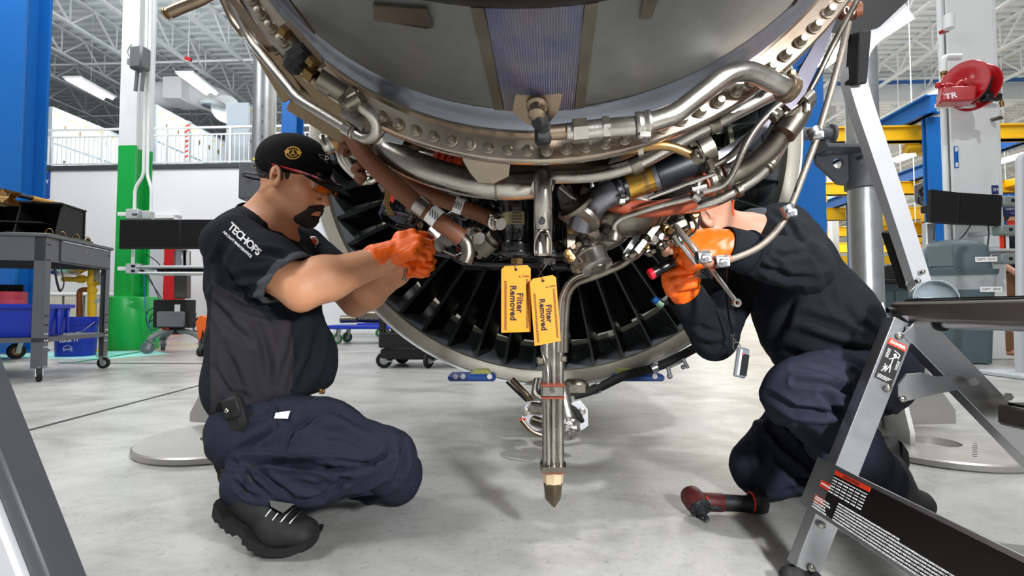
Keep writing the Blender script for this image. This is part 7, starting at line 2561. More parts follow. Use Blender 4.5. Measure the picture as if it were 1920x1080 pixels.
# lower cross panel of the rear frame with its big black label
m_lab = mat('black_label', '#120d0c', .35, var=.3, scale=6)
zc_ = P(1590, 930, 1.05).z
tpt = top_r + (foot_r - top_r) * ((top_r.z - zc_) / (top_r.z - foot_r.z))
pn_x = sidev if sidev.x < 0 else -sidev                # outward (towards the left, slightly down or up)
pc_ = tpt + pn_x * .030
uy_ = -rdir                                            # up along the rail
ux_ = Vector((0, -1, 0))                               # along the ladder width, towards the viewer
mb = MB(); PMx = Matrix((ux_, uy_, ux_.cross(uy_))).transposed()
ctr_ = pc_ + ux_ * .30
mb.box(ctr_, (.70, .105, .004), PMx, .001); pnl = obj('cross_panel', mb, m_alu, t)
nn_ = ux_.cross(uy_).normalized()
if nn_.x > 0:
    nn_ = -nn_
mb = MB(); mb.box(ctr_ + nn_ * .003 + ux_ * .02, (.60, .088, .0012), PMx); lb = obj('big_label', mb, m_lab, pnl)


def panel_text(s_, u, v, size, mt, par=None, al='LEFT'):
    return text(s_, size, plane_m(pc_ + nn_ * .0042 + ux_ * u + uy_ * v, ux_, uy_), mt, par or pnl, align=al)


def panel_box(nm, u, v, w, h, mt, par=None):
    mb = MB(); mb.box(pc_ + nn_ * .0039 + ux_ * u + uy_ * v, (w, h, .0008), PMx); return obj(nm, mb, mt, par or pnl)


panel_box('red_strip', .070, .039, .100, .009, m_print_r)
panel_text('SPECIFICATIONS', .046, .039, .0062, m_print_k)
random.seed(4)
for r_ in range(6):
    for c_ in range(6):
        panel_box('table_print', .028 + c_ * .0165, .029 - r_ * .0058, .012 if r_ else .014, .0028 if r_ % 2 else .0018, m_print_w)
for v_, w_ in ((.010, '!WARNING'), (-.022, '!DANGER')):
    panel_box('red_strip', .006, v_ - .004, .030, .013, m_print_r)
    panel_text(w_, -.007, v_ - .004, .0062, m_print_w)
cols = ['SET LADDER ON FIRM LEVEL GROUND', 'FULLY OPEN AND LOCK BRACES', 'KEEP BODY CENTERED BETWEEN RAILS', 'DO NOT OVERREACH OR LEAN', 'INSPECT BEFORE EACH USE', 'DESTROY IF BROKEN OR WORN', 'FACE LADDER WHEN CLIMBING', 'METAL CONDUCTS ELECTRICITY', 'DO NOT USE NEAR LIVE WIRES', 'NEVER LEAVE UNATTENDED']
for c_ in range(9):
    for r_ in range(7):
        if c_ < 1 and r_ < 2:
            continue
        if c_ >= 5 and r_ < 1:
            continue
        panel_text(cols[(c_ * 3 + r_) % 10][:17 + (c_ + r_) % 4], -.006 + c_ * .038 + .028 * (c_ > 0), -.012 - r_ * .0053, .0042, m_print_w)
# small danger label on the rail
ra = P(1687, 680, 1.075); 
rx = -sidev if sidev.x < 0 else sidev
MR = Matrix((rx, -rdir, rx.cross(-rdir))).transposed()
nr_ = rx.cross(-rdir)
nr_ = nr_ if nr_.y < 0 else -nr_
rc_ = top_r + (foot_r - top_r) * .168 + nr_ * .003
mb = MB(); mb.box(rc_, (.040, .088, .001), MR); rl = obj('rail_label', mb, m_print_k, t)
mb = MB(); mb.box(rc_ - rdir * .040 + nr_ * .0008, (.040, .013, .0008), MR); obj('red_strip', mb, m_print_r, rl)
text('DANGER', .0085, plane_m(rc_ - rdir * .040 + nr_ * .0016, rx, -rdir), m_print_w, rl, bold=.0003)
def rp(u, v):
    return rc_ + rx * u - rdir * v + nr_ * .0012


fig = [((.002, .012), (.002, -.004)), ((.002, -.004), (-.003, -.02)), ((.002, -.004), (.005, -.022)), ((.002, .010), (-.006, .004)), ((.002, .010), (.010, .016)), ((-.010, -.008), (-.004, -.024)), ((-.004, -.010), (-.012, -.026)), ((-.012, -.016), (-.003, -.016)), ((-.002, .026), (.012, .022)), ((.012, .022), (.012, .012))]
for a, b_ in fig:
    mb = MB(); mb.beam(rp(*a), rp(*b_), .0016, .0006, nr_); obj('figure_line', mb, m_print_w, rl)
mb = MB(); mb.lathe([(0, 0), (.0034, 0), (.0034, .0006), (0, .0006)], rp(.003, .017), nr_, n=14); obj('figure_head', mb, m_print_w, rl)
for k in range(7):
    mb = MB(); mb.beam(rp(-.016, .024 - k * .003), rp(-.009, .024 - k * .003), .001, .0005, nr_); obj('label_print', mb, m_print_w, rl)
    mb = MB(); mb.beam(rp(.012, .008 - k * .003), rp(.018, .008 - k * .003), .001, .0005, nr_); obj('label_print', mb, m_print_w, rl)
for k in range(3):
    mb = MB(); mb.beam(rp(-.016, -.034 - k * .003), rp(.015 - .004 * k, -.034 - k * .003), .001, .0005, nr_); obj('label_print', mb, m_print_w, rl)
# clear plastic cap lying on the step edge
tcp = wthing('clear_guard', 'clear curved plastic guard resting on the far end of the ladder top step', 'guard', (x0s + .04, 1.10, tz + .004))
mb = MB(); vs = []
for j in range(7):
    for i in range(15):
        a = PI * i / 14; b = PI / 2 * j / 6
        vs.append((x0s + .055 + .050 * math.cos(a), 1.10 - .022 + .044 * math.sin(b) * math.sin(a), tz + .006 + .040 * math.sin(a) * math.cos(b)))
mb.add(vs, [(j * 15 + i, j * 15 + i + 1, j * 15 + 16 + i, j * 15 + 15 + i) for j in range(6) for i in range(14)])
o = obj('shell', mb, mat('clear_sheet', '#b9c6cb', .12, trans=.6, var=.1), tcp); md = o.modifiers.new('w', 'SOLIDIFY'); md.thickness = .002

# ================================================================== platform edge at the lower left
t = wthing('platform_rail', 'white-faced metal side rail with a dark edge cutting the lower left corner', 'rail', (-.62, .62, 0))
a, b_ = P(-92, 640, .66), P(82, 1085, .66)
d = (b_ - a).normalized()
b_ = a + d * ((a.z - .0) / -d.z) if d.z < 0 else b_
mb = MB(); mb.beam(a + Vector((0, .02, 0)), b_ + Vector((0, .02, 0)), .022, .05, (0, -1, 0), .003); obj('dark_edge', mb, m_dgrey, t)
sd = d.cross(Vector((0, 1, 0))).normalized(); sd = sd if sd.x < 0 else -sd
mb = MB(); mb.beam(a + sd * .052, b_ + sd * .052, .082, .03, (0, -1, 0), .004); obj('white_rail', mb, m_alu_w, t)
mb = MB(); mb.box(a + Vector((-.36, -.15, .01)), (.5, .30, .04), bev=.006); obj('top_step', mb, m_dgrey, t)
q = a + Vector((-.52, -.1, 0))
mb = MB(); mb.beam(q, Vector((q.x - .2, q.y, 0)), .03, .08, (0, -1, 0), .004); obj('back_rail', mb, m_alu_w, t)
# ================================================================== left side: work cart
m_cart = mat('cart_grey', '#55575c', .5, var=.08, scale=12, bump=.1, bscale=300)


def caster(par, c, r, w, ang, mw, my, loc=False, nm='caster'):
    """swivel caster: wheel, hub and yoke under point c (top plate), c.z = plate height"""
    c = Vector(c)
    fx = Vector((math.cos(ang), math.sin(ang), 0)); sx = Vector((-math.sin(ang), math.cos(ang), 0))
    wc_ = Vector((c.x, c.y, r)) + fx * (-.35 * r)
    mb = MB()
    mb.lathe([(r * .55, -w / 2), (r * .92, -w / 2), (r, -w * .3), (r, w * .3), (r * .92, w / 2), (r * .55, w / 2)], wc_, sx, n=24, closed=True)
    o = obj(nm, mb, mw, par)
    mb = MB(); mb.lathe([(0, -w * .55), (r * .25, -w * .55), (r * .25, -w * .42), (r * .56, -w * .40), (r * .56, w * .40), (r * .25, w * .42), (r * .25, w * .55), (0, w * .55)], wc_, sx, n=18); obj('hub', mb, my, o)
    mb = MB()
    for s_ in (-1, 1):
        a = wc_ + sx * (s_ * w * .65); b_ = Vector((c.x, c.y, c.z)) + sx * (s_ * w * .65)
        mb.beam(a - Vector((0, 0, r * .25)), b_, r * .55, .004, sx)
    mb.box((c.x, c.y, c.z - .004), (r * 1.3, r * 1.1, .008)); mb.cyl(wc_ - sx * w * .8, wc_ + sx * w * .8, r * .14, n=10)
    obj('yoke', mb, m_galv, o)
    return o


CN = FL(76, 716)                    # floor under the near corner leg
CF = FL(200, 690)
ez = (CF - CN).normalized()         # along the right-hand end
ex_ = Vector((ez.y, -ez.x, 0))      # to the right (outwards)
lft = -ex_
Lc = (CF - CN).length
HC = P(92, 438, CN.y).z
t = wthing('work_cart', 'grey steel work cart on casters holding binders and a blue tote', 'cart', CN + lft * .3 + ez * (Lc / 2))


def cw(u, v, z):
    """u along the right end from the near leg, v to the left"""
    return CN + ez * u + lft * v + Vector((0, 0, z))


CMx = Matrix((ez, lft, Vector((0, 0, 1)))).transposed()
WL = 1.7
for u, v in ((0, 0), (Lc, 0), (0, WL), (Lc, WL)):
    su = 1 if u == 0 else -1; sv = 1 if v == 0 else -1
    mb = MB(); mb.box(cw(u + su * .035, v, .10 + (HC - .12) / 2), (.07, .004, HC - .12), CMx); mb.box(cw(u, v + sv * .035, .10 + (HC - .12) / 2), (.004, .07, HC - .12), CMx); lg = obj('leg', mb, m_cart, t)
    if v == 0:
        for z in (.26, .31, .36, .43, .50, HC - .2, HC - .08):
            for k in (.022, .05):
                mb = MB(); mb.cyl(cw(u + su * k, -.003, z), cw(u + su * k, -.006, z), .006, n=8); obj('bolt_hole', mb, m_black_m if z > .37 else m_print_w, lg)
    caster(t, cw(u + su * .03, v + sv * .03, .115), .052, .032, 2.4 + u, m_rubber, m_lgrey)
mb = MB(); mb.box(cw(Lc / 2, WL / 2, HC - .012), (Lc + .03, WL + .04, .025), CMx, .004); obj('worktop', mb, m_cart, t)
mb = MB(); mb.box(cw(Lc / 2, .006, HC - .115), (Lc, .004, .19), CMx); obj('end_apron', mb, m_cart, t)
mb = MB(); mb.box(cw(0, WL / 2, HC - .115), (.004, WL, .19), CMx); mb.box(cw(Lc, WL / 2, HC - .115), (.004, WL, .19), CMx); obj('side_apron', mb, m_cart, t)
mb = MB(); mb.box(cw(Lc * .56, -.004, HC - .115), (Lc * .74, .012, .165), CMx, .003); dr = obj('drawer', mb, m_cart, t)
mb = MB(); mb.box(cw(Lc * .56, -.014, HC - .036), (Lc * .72, .014, .010), CMx, .003); obj('drawer_lip', mb, m_lgrey, dr)
mb = MB(); mb.cyl(cw(Lc * .55, -.010, HC - .09), cw(Lc * .55, -.014, HC - .09), .008, n=10); obj('drawer_lock', mb, m_steel_b, dr)
zs = P(92, 634, CN.y).z
mb = MB(); mb.box(cw(Lc / 2, WL / 2, zs), (Lc, WL, .004), CMx); mb.box(cw(Lc / 2, .0, zs - .016), (Lc, .004, .034), CMx); mb.box(cw(0, WL / 2, zs - .016), (.004, WL, .034), CMx); obj('lower_shelf', mb, m_cart, t)
mb = MB(); mb.box(cw(Lc * .9, .62 + (WL - .62) / 2, zs + .38), (.02, WL - .62, .12), CMx); bp_ = obj('back_rail', mb, m_black_m, t)
text('50T', .055, plane_m(cw(Lc * .9 - .012, .95, zs + .38), -lft, (0, 0, 1)), m_lgrey, bp_)
mb = MB(); mb.tube(spline([cw(Lc * .22, .05, HC - .21), cw(Lc * .25, .05, HC - .33), cw(Lc * .31, .05, HC - .43), cw(Lc * .36, .05, HC - .36), cw(Lc * .29, .05, HC - .21)], 6), .012, 8, flat=.3); obj('hanging_strap', mb, m_black_m, t)

# organiser and binders on the cart
og = wthing('desk_organiser', 'black divided organiser tray tilted on top of the grey cart', 'organiser', cw(Lc * .55, .3, HC))
ox = (ez * .97 + lft * .1).normalized(); oy = lft
for z0, z1, v in ((HC + .02, HC + .12, 0), (HC + .14, HC + .24, .12)):
    mb = MB(); mb.box(cw(Lc * .62, .62 + v, z0), (.42, 1.0, .012), CMx); obj('shelf', mb, m_black_m, og)
mb = MB(); mb.box(cw(Lc * .62, .62, HC + .31), (.38, 1.0, .014), CMx); obj('shelf', mb, m_black_m, og)
mb = MB(); mb.box(cw(Lc * .80, .62, HC + .16), (.014, 1.0, .32), CMx); obj('back_panel', mb, m_black_m, og)
for v in (.13, .42, .72, 1.05):
    mb = MB(); mb.prism([(-.23, 0), (.19, 0), (.19, .31), (-.14, .31)], cw(Lc * .62, v, HC + .004), ez, (0, 0, 1), lft * .012); obj('divider', mb, m_black_m, og)
def binder(lab, u, v, mt):
    b = wthing('ring_binder', lab, 'binder', cw(u, v, HC))
    mb = MB(); mb.box(cw(u, v, HC + .012), (.26, .30, .022), CMx, .004); obj('cover', mb, mt, b)
    for k in (-1, 1):
        c = cw(u + k * .085, v - .12, HC + .022)
        mb = MB(); mb.tube([c + ez * .004 + (lft * math.cos(a) * .026 + Vector((0, 0, math.sin(a) * .042))) for a in [PI * i / 8 for i in range(9)]], .0035, 6); obj('ring', mb, m_bronze, b)
    return b


m_olive = mat('olive_cloth', '#4e5338', .7, var=.2, scale=30)
binder('open olive ring binder lying on the grey cart nearest its corner', Lc * .28, .2, m_olive)
binder('second olive ring binder toward the far end of the grey cart', Lc * .60, .17, m_olive)
top('lamp_knob', MB().cyl(cw(Lc * .78, .08, HC), cw(Lc * .78, .08, HC + .035), .008, n=8).sphere(cw(Lc * .78, .08, HC + .045), .018, 12, 8), m_black, 'small black ball knob standing on the cart top', 'knob')
hm = wthing('screwdriver', 'yellow handled tool with a black end lying along the organiser top', 'tool', cw(Lc * .5, .5, HC + .32))
a = cw(Lc * .28, .33, HC + .336); b_ = cw(Lc * .62, .26, HC + .334)
obj('handle', MB().cyl(a.lerp(b_, .3), b_, .022, n=12), mat('ochre_handle', '#b98a2c', .45), hm)
obj('ferrule', MB().cyl(b_, b_ + (b_ - a).normalized() * .03, .02, n=12), m_lgrey, hm)
obj('head', MB().cyl(a, a.lerp(b_, .3), .018, n=12).box(a, (.05, .05, .035), CMx, .01), m_black, hm)
br = wthing('bracket_part', 'tan metal fitting with a silver hook at the left frame edge on the organiser', 'fitting', cw(Lc * .15, .45, HC + .32))
p = P(4, 376, 3.85)
obj('body', MB().lathe([(.01, -.03), (.04, -.03), (.045, 0), (.035, .03), (.01, .03)], p, (.3, -.9, .2), n=18, closed=True), m_bronze, br)
obj('hook', MB().tube(spline([p + Vector((.02, 0, .02)), p + Vector((.05, 0, .05)), p + Vector((.035, 0, .075)), p + Vector((.02, 0, .065))], 4), .007, 8), m_steel_b, br)
obj('base', MB().box(Vector((p.x, p.y, (HC + .317 + p.z - .03) / 2)), (.05, .05, p.z - .03 - HC - .317), bev=.005), m_bronze, br)

# blue tote and red tin on the lower shelf
m_bluep = mat('blue_plastic', '#0b2ea6', .38, var=.08)
tt = wthing('storage_tote', 'blue plastic tote on the lower shelf of the grey cart', 'tote', cw(Lc * .4, .35, zs))
def tote(c, u0, u1, v0, v1, z0, z1, fl):
    mb = MB()
    def ring_(e, z):
        return [cw(u0 - e, v0 - e, z), cw(u1 + e, v0 - e, z), cw(u1 + e, v1 + e, z), cw(u0 - e, v1 + e, z)]
    rings = [ring_(-.035, z0 + .004), ring_(-.002, z1 - .03), ring_(.02, z1 - .03), ring_(.02, z1), ring_(-.004, z1), ring_(-.038, z0 + .012)]
    vs = [v for r_ in rings for v in r_]
    fs = [(r_ * 4 + i, r_ * 4 + (i + 1) % 4, r_ * 4 + 4 + (i + 1) % 4, r_ * 4 + 4 + i) for r_ in range(5) for i in range(4)]
    fs += [(0, 1, 2, 3), (20, 21, 22, 23)]
    return mb.add(vs, fs)


obj('tub', tote(None, .06, Lc * .5, .06, .95, zs + .002, zs + .26, 0), m_bluep, tt)
for k in range(3):
    obj('rib', MB().box(cw(.16 + k * .13, .058, zs + .12), (.02, .02, .2), CMx, .004), m_bluep, tt)
rt = wthing('red_tin', 'pinkish red canister standing in the blue tote behind the cart leg', 'tin', cw(.22, .33, zs))
obj('body', MB().lathe([(0, 0), (.09, 0), (.09, .34), (.085, .345), (0, .345)], cw(.24, .34, zs + .013), (0, 0, 1), n=24), mat('pink_red', '#b23a4c', .45), rt)
obj('label', MB().lathe([(.0903, .05), (.0912, .05), (.0912, .28), (.0903, .28)], cw(.24, .34, zs + .013), (0, 0, 1), n=24, closed=True), mat('pink_label', '#bf4a5c', .5), rt)

# black bin and dark cart behind at the far left
t = wthing('platform_truck', 'dark low platform truck behind the grey cart at the left edge', 'cart', FL(-10, 684) + Vector((-1.0, .4, 0)))
c = FL(-10, 684) + Vector((-1.0, .1, 0))
obj('deck', MB().box((c.x, c.y + .3, .33), (1.5, .7, .26), bev=.02), m_black_m, t)
for dx in (-.6, .62):
    for dy in (.05, .55):
        caster(t, (c.x + dx, c.y + dy, .2), .085, .045, 1.2, m_rubber, m_bronze, nm='wheel')

# ================================================================== eyewash station, bucket and folding table
m_cop = mat('copper_pipe', '#9a5a38', .4, .8, var=.2)
e0 = FL(172, 660)
t = wthing('eyewash_station', 'yellow pipe eyewash stand with a wide steel bowl', 'eyewash', e0)
Ye = e0.y
def E_(px, py, dy=0):
    return P(px, py, Ye + dy)


obj('standpipe', MB().tube([Vector((e0.x, Ye, 0)), E_(173, 488)], .045, 14), m_yellow, t)
obj('floor_flange', MB().lathe([(0, 0), (.11, 0), (.11, .02), (.05, .03), (.05, .05)], (e0.x, Ye, 0), (0, 0, 1), n=20), m_yellow, t)
obj('bowl_arm', MB().tube(fillet([E_(173, 522), E_(150, 524), E_(118, 523)], .03), .035, 12), m_yellow, t)
for x, y in ((152, 523), (173, 530), (173, 545), (173, 500)):
    obj('pipe_coupling', MB().cyl(E_(x - 4, y, 0), E_(x + 4, y, 0), .055, n=14) if y == 523 else MB().cyl(E_(x, y - 4), E_(x, y + 4), .056, n=14), m_yellow, t)
obj('side_outlet', MB().tube([E_(173, 498), E_(188, 498)], .032, 12).tube([E_(173, 530), E_(188, 531)], .032, 12), m_yellow, t)
bc = E_(128, 505, -.15)
obj('bowl', MB().lathe([(0, -.07), (.12, -.06), (.24, .0), (.30, .09), (.305, .095), (.30, .085), (.235, -.006), (.12, -.068), (0, -.078)], bc, (0, -.25, 1), n=32), m_steel_b, t)
obj('spray_head', MB().sphere(E_(100, 505, -.2), (.07, .05, .05), 12, 8), m_blue, t)
obj('spray_head', MB().sphere(E_(170, 496, -.2), (.06, .05, .06), 12, 8), m_yellow, t)
obj('push_handle', MB().box(E_(183, 513, -.1), (.1, .02, .2), bev=.01), m_steel, t)
obj('mixing_valve', MB().box(E_(194, 510), (.06, .08, .35), bev=.01).cyl(E_(194, 540), E_(194, 500), .02, n=10), m_lgrey, t)
obj('copper_drain', MB().tube(fillet([E_(173, 543), E_(149, 543), E_(149, 640)], .06), .032, 12), m_cop, t)
obj('hose', MB().tube(spline([E_(198, 545), E_(188, 560), E_(178, 566), E_(176, 560)], 5), .02, 8), m_lgrey, t)

b0 = FL(142, 667)
t = wthing('bucket', 'blue plastic bucket with white lettering beside the yellow eyewash pipe', 'bucket', b0)
bx = Vector((b0.x, b0.y, 0)); H_ = .46; r0, r1 = .19, .215
obj('pail', MB().lathe([(0, .0), (r0, 0), (r1 - .012, H_ * .8), (r1 + .004, H_ * .8), (r1 + .006, H_), (r1 - .006, H_), (r0 - .006, .01), (0, .01)], bx, (0, 0, 1), n=36), m_bluep, t)
for z in (.84, .9):
    obj('rim_band', MB().lathe([(r1 + .003, H_ * z), (r1 + .009, H_ * z), (r1 + .009, H_ * (z + .03)), (r1 + .003, H_ * (z + .03))], bx, (0, 0, 1), n=36, closed=True), m_bluep, t)
bp2 = bvh_of([o for o in t.children if o.name.startswith('pail')])
decal('bucket_lettering', text_polys('BUILD IT', 12, (130, 629), (1, -.12), (-.03, -1), .95, .3), bp2, m_print_w, t, .003)
decal('bucket_lettering', text_polys('RIGHT', 13, (130, 637), (1, -.10), (-.03, -1), .95, .3), bp2, m_print_w, t, .003)
decal('bucket_lettering', text_polys("Lowe's", 5.2, (127, 654.5), (1, -.05), (-.03, -1), 1, .1), bp2, m_print_w, t, .003)
hs = [(119, 658), (119, 651), (121, 650), (127, 647), (133, 650), (135, 651), (135, 658)]
pol = []
for a, b_ in zip(hs, hs[1:] + hs[:1]):
    dx, dy = b_[0] - a[0], b_[1] - a[1]; l = math.hypot(dx, dy); nx, ny = -dy / l * .35, dx / l * .35
    pol.append([(a[0] + nx, a[1] + ny), (b_[0] + nx, b_[1] + ny), (b_[0] - nx, b_[1] - ny), (a[0] - nx, a[1] - ny)])
decal('bucket_emblem', pol, bp2, m_print_w, t, .003)
obj('bail', MB().tube(spline([bx + Vector((r1 + .01, -.02, H_ * .87)), bx + Vector((r1 * .8, -.16, H_ * .62)), bx + Vector((0, -.225, H_ * .5)), bx + Vector((-r1 * .8, -.16, H_ * .62)), bx + Vector((-r1 - .01, -.02, H_ * .87))], 5), .004, 6), m_steel, t)

f0 = P(120, 560, 9.4); f0.z = 0
t = wthing('folding_table', 'white folding table with grey tube legs by the back wall', 'table', f0)
for dx in (0,):
    obj('table_top', MB().box((f0.x, f0.y, .82), (1.9, .8, .05), bev=.015), m_white, t)
for dx in (-.6, .25, .62):
    obj('leg', MB().tube(fillet([(f0.x + dx, f0.y - .3, .8), (f0.x + dx, f0.y - .3, .3), (f0.x + dx + .1, f0.y - .3, .02)], .1), .016, 8), m_mgrey, t)
obj('cross_bar', MB().tube([(f0.x - .3, f0.y - .3, .62), (f0.x + .25, f0.y - .3, .42)], .011, 6).tube([(f0.x + .25, f0.y - .3, .3), (f0.x + .66, f0.y - .3, .3)], .011, 6), m_mgrey, t)
t = wthing('tan_cabinet', 'pale beige cabinet against the wall seen under the work cart', 'cabinet', (P(70, 600, 10.6).x, 10.9, 0))
cx_ = P(70, 600, 10.6).x
obj('body', MB().box((cx_, 11.1, .47), (3.2, .6, .9), bev=.01), mat('beige_panel', '#cfc8b8', .5), t)
for k in range(4):
    obj('door', MB().box((cx_ - 1.2 + .8 * k, 10.79, .47), (.76, .02, .84), bev=.005), mat('beige_panel', '#cfc8b8', .5), t)

# banner on the wall
bc_ = P(36, 332, 12.15); xx, yy = Bin(bc_)
yb = 11.985
t = wthing('wall_banner', 'blue hanging banner with white lettering beside the blue column', 'banner', B(xx, yb, bc_.z - .42))
obj('cloth', MB().box(B(xx, yb, bc_.z), (.62, .012, .84), BM, .003), mat('banner_blue', '#1d3f8f', .6, col2='#24539f', scale=4), t)
text('FACILITY', .13, plane_m(B(xx + .015, yb - .008, bc_.z), B(1, 0) - B(0, 0), (0, 0, 1)), m_print_w, t, bold=.002)
obj('emblem', MB().lathe([(.05, 0), (.062, 0), (.062, .003), (.05, .003)], B(xx + .19, yb - .007, bc_.z + .30), B(0, -1) - B(0, 0), n=20, closed=True).box(B(xx + .19, yb - .008, bc_.z + .30), (.1, .004, .02), BM), m_print_w, t)

# outlets and conduit on the white and green column
x0, x1, y0 = COL1
t = wthing('junction_box', 'grey electrical box with two drop tubes on the white column', 'electrical box', B(x1 + .02, y0, 3.6))
jb = P(263, 111, y0 - .17)
obj('box', MB().box(jb, (.2, .16, .30), rotm(0, 0, R(-12)).to_3x3(), .025), m_mgrey, t)
obj('bracket', MB().box(jb + Vector((-.1, .09, -.03)), (.14, .2, .08), bev=.005), m_galv, t)
for dx in (-.03, .05):
    obj('drop_tube', MB().tube([jb + Vector((dx, 0, -.14)), jb + Vector((dx - .02, 0, -.42))], .022, 8), m_mgrey, t)
obj('cable', MB().tube(spline([jb + Vector((-.12, .02, .0)), jb + Vector((-.17, .0, .1)), jb + Vector((-.12, .0, .2))], 5), .01, 6), m_lgrey, t)
t = wthing('conduit', 'pair of white conduit pipes bending down the side of the green column', 'conduit', B(x1 + .1, y0 + .1, 1.2))
zz0 = P(250, 402, y0).z
for k, (pxa, pxb) in enumerate(((277, 252), (284, 283))):
    pts = [(pxa, -60, y0 - .02), (pxa - 3, 100, y0 - .02), (pxa - 8, 330, y0 - .02), (pxb + 1, 352, y0 - .03), (pxb, 402, y0 - .03)]
    obj('pipe', MB().tube(fillet(PP(pts), .08), .02, 10), m_white, t)
obj('pipe', MB().tube(PP([(252, 415, y0 - .03), (249, 495, y0 - .03)]), .02, 10), m_white, t)
for py in (402, 504):
    t = wthing('outlet_box', 'grey outlet box strapped to the green column %s' % ('above the left monitors' if py == 402 else 'below the left monitors'), 'outlet', P(252, py, y0 - .08))
    c = P(252, py, y0 - .1)
    obj('strut', MB().box(P(244, py, y0 - .04), (.30, .05, .05), bev=.004), m_white, t)
    bo = obj('box', MB().box(c, (.16, .1, .13), bev=.008), m_lgrey, t)
    obj('box', MB().box(c + Vector((.17, .02, -.01)), (.1, .1, .11), bev=.008), m_lgrey, t)
    for k in range(4):
        obj('socket', MB().box(c + Vector((.015 + .018 * k if py == 402 else .02 + .12 * (k // 2), -.052, -.01 if py == 402 else (.03 if k % 2 else -.03))), (.012 if py == 402 else .05, .006, .03), bev=.002), m_black, bo)

# ================================================================== computer workstation
w0 = FL(318, 660)
Yw = w0.y
def K(px, py, dy=0):
    return P(px, py, Yw + dy)


t = wthing('computer_stand', 'grey rolling computer stand with column and keyboard shelf', 'stand', (w0.x + .1, Yw, 0))
m_wsg = mat('stand_grey', '#77797b', .5, var=.06)
mb = MB(); mb.beam(K(342, 560), K(342, 470), .17, .1, (0, -1, 0), .01); obj('column', mb, mat('column_grey', '#5d5a57', .5), t)
mb = MB(); mb.beam(K(338, 505, -.05), K(338, 468, -.05), .1, .06, (0, -1, 0), .01); mb.beam(K(348, 505, -.02), K(348, 468, -.02), .07, .06, (0, -1, 0), .006); obj('upper_column', mb, m_alu, t)
c = K(330, 505, -.2)
obj('shelf', MB().box(c + Vector((.12, 0, .015)), (.95, .45, .03), bev=.012), m_lgrey, t)
obj('shelf', MB().box(c + Vector((.14, -.04, -.06)), (.92, .4, .022), bev=.01), m_white, t)
obj('arm', MB().box(c + Vector((.2, .02, -.022)), (.7, .3, .03)), m_black_m, t)
hub = K(322, 632)
obj('base_hub', MB().box(K(332, 617), (.14, .14, .12), bev=.02), m_black_m, t)
for (px, py, dy) in ((282, 634, -.25), (306, 634, .30), (378, 634, -.25), (388, 634, .25)):
    tip = P(px, py, Yw + dy)
    st = K(332, 620)
    mb = MB(); mb.tube(spline([st, st.lerp(tip, .55) + Vector((0, 0, .03)), Vector((tip.x, tip.y, tip.z)), Vector((tip.x, tip.y, .14))], 5), .045, 10, flat=.7); obj('base_leg', mb, m_wsg, t)
    caster(t, (tip.x, tip.y, .13), .075, .05, .6 if px < 300 else 2.2, mat('caster_grey', '#5c626b', .5), m_wsg)
obj('cable', MB().tube(spline([K(294, 575), K(276, 585), K(275, 605), K(285, 618), K(300, 615), K(318, 618)], 6), .006, 6), m_black, t)
obj('cable', MB().tube(spline([K(296, 590), K(285, 590), K(280, 605), K(286, 600), K(296, 605)], 6), .006, 6), m_black, t)
obj('cable', MB().tube(spline([K(272, 505), K(285, 530), K(298, 560), K(300, 575)], 6), .006, 6), m_black, t)
obj('cable', MB().tube(spline([K(268, 508), K(290, 540), K(304, 562), K(306, 575)], 6), .006, 6), m_black, t)
obj('cable', MB().tube(spline([K(272, 476), K(290, 487), K(298, 495), K(303, 505)], 6), .006, 6), m_black, t)
obj('blue_cable', MB().tube(spline([K(270, 500), K(271, 540), K(274, 590), K(282, 615), K(290, 640)], 6), .006, 6), m_blue, t)
for (xa, xb, lab) in ((227, 338.5, 'wide black monitor on the rolling stand, the left one of the pair'), (340, 424, 'black monitor on the rolling stand, half hidden behind the left mechanic')):
    a, b_ = K(xa, 412, -.12), K(xb, 467, -.12)
    m_ = wthing('monitor', lab, 'monitor', ((a.x + b_.x) / 2, a.y, b_.z))
    cc = (a + b_) / 2
    obj('case', MB().box(cc, (b_.x - a.x, .05, a.z - b_.z), bev=.006), m_black_m, m_)
    obj('screen', MB().box(cc + Vector((0, -.026, .006)), (b_.x - a.x - .025, .003, a.z - b_.z - .035)), mat('dark_screen', '#0b0b0c', .3), m_)
    obj('mount', MB().box(cc + Vector((.0, .06, -.05)), (.3, .08, .12), bev=.01), m_black_m, m_)
a, b_ = K(297, 562, -.05), K(358, 614, -.05)
pcx = (a + b_) / 2
m_ = wthing('computer', 'black desktop computer in a grey cradle low on the rolling stand', 'computer', (pcx.x, a.y, b_.z))
obj('case', MB().box(pcx, (b_.x - a.x, .2, a.z - b_.z), bev=.01), m_black_m, m_)
obj('cradle', MB().box(pcx + Vector((.02, -.10, -.07)), (.36, .04, .20), bev=.03), m_wsg, m_)
obj('label', MB().box(pcx + Vector((.1, -.102, .07)), (.07, .004, .09)), m_print_w, m_)
obj('bracket', MB().box(pcx + Vector((.24, -.05, -.08)), (.06, .14, .2), bev=.01), m_black_m, m_)

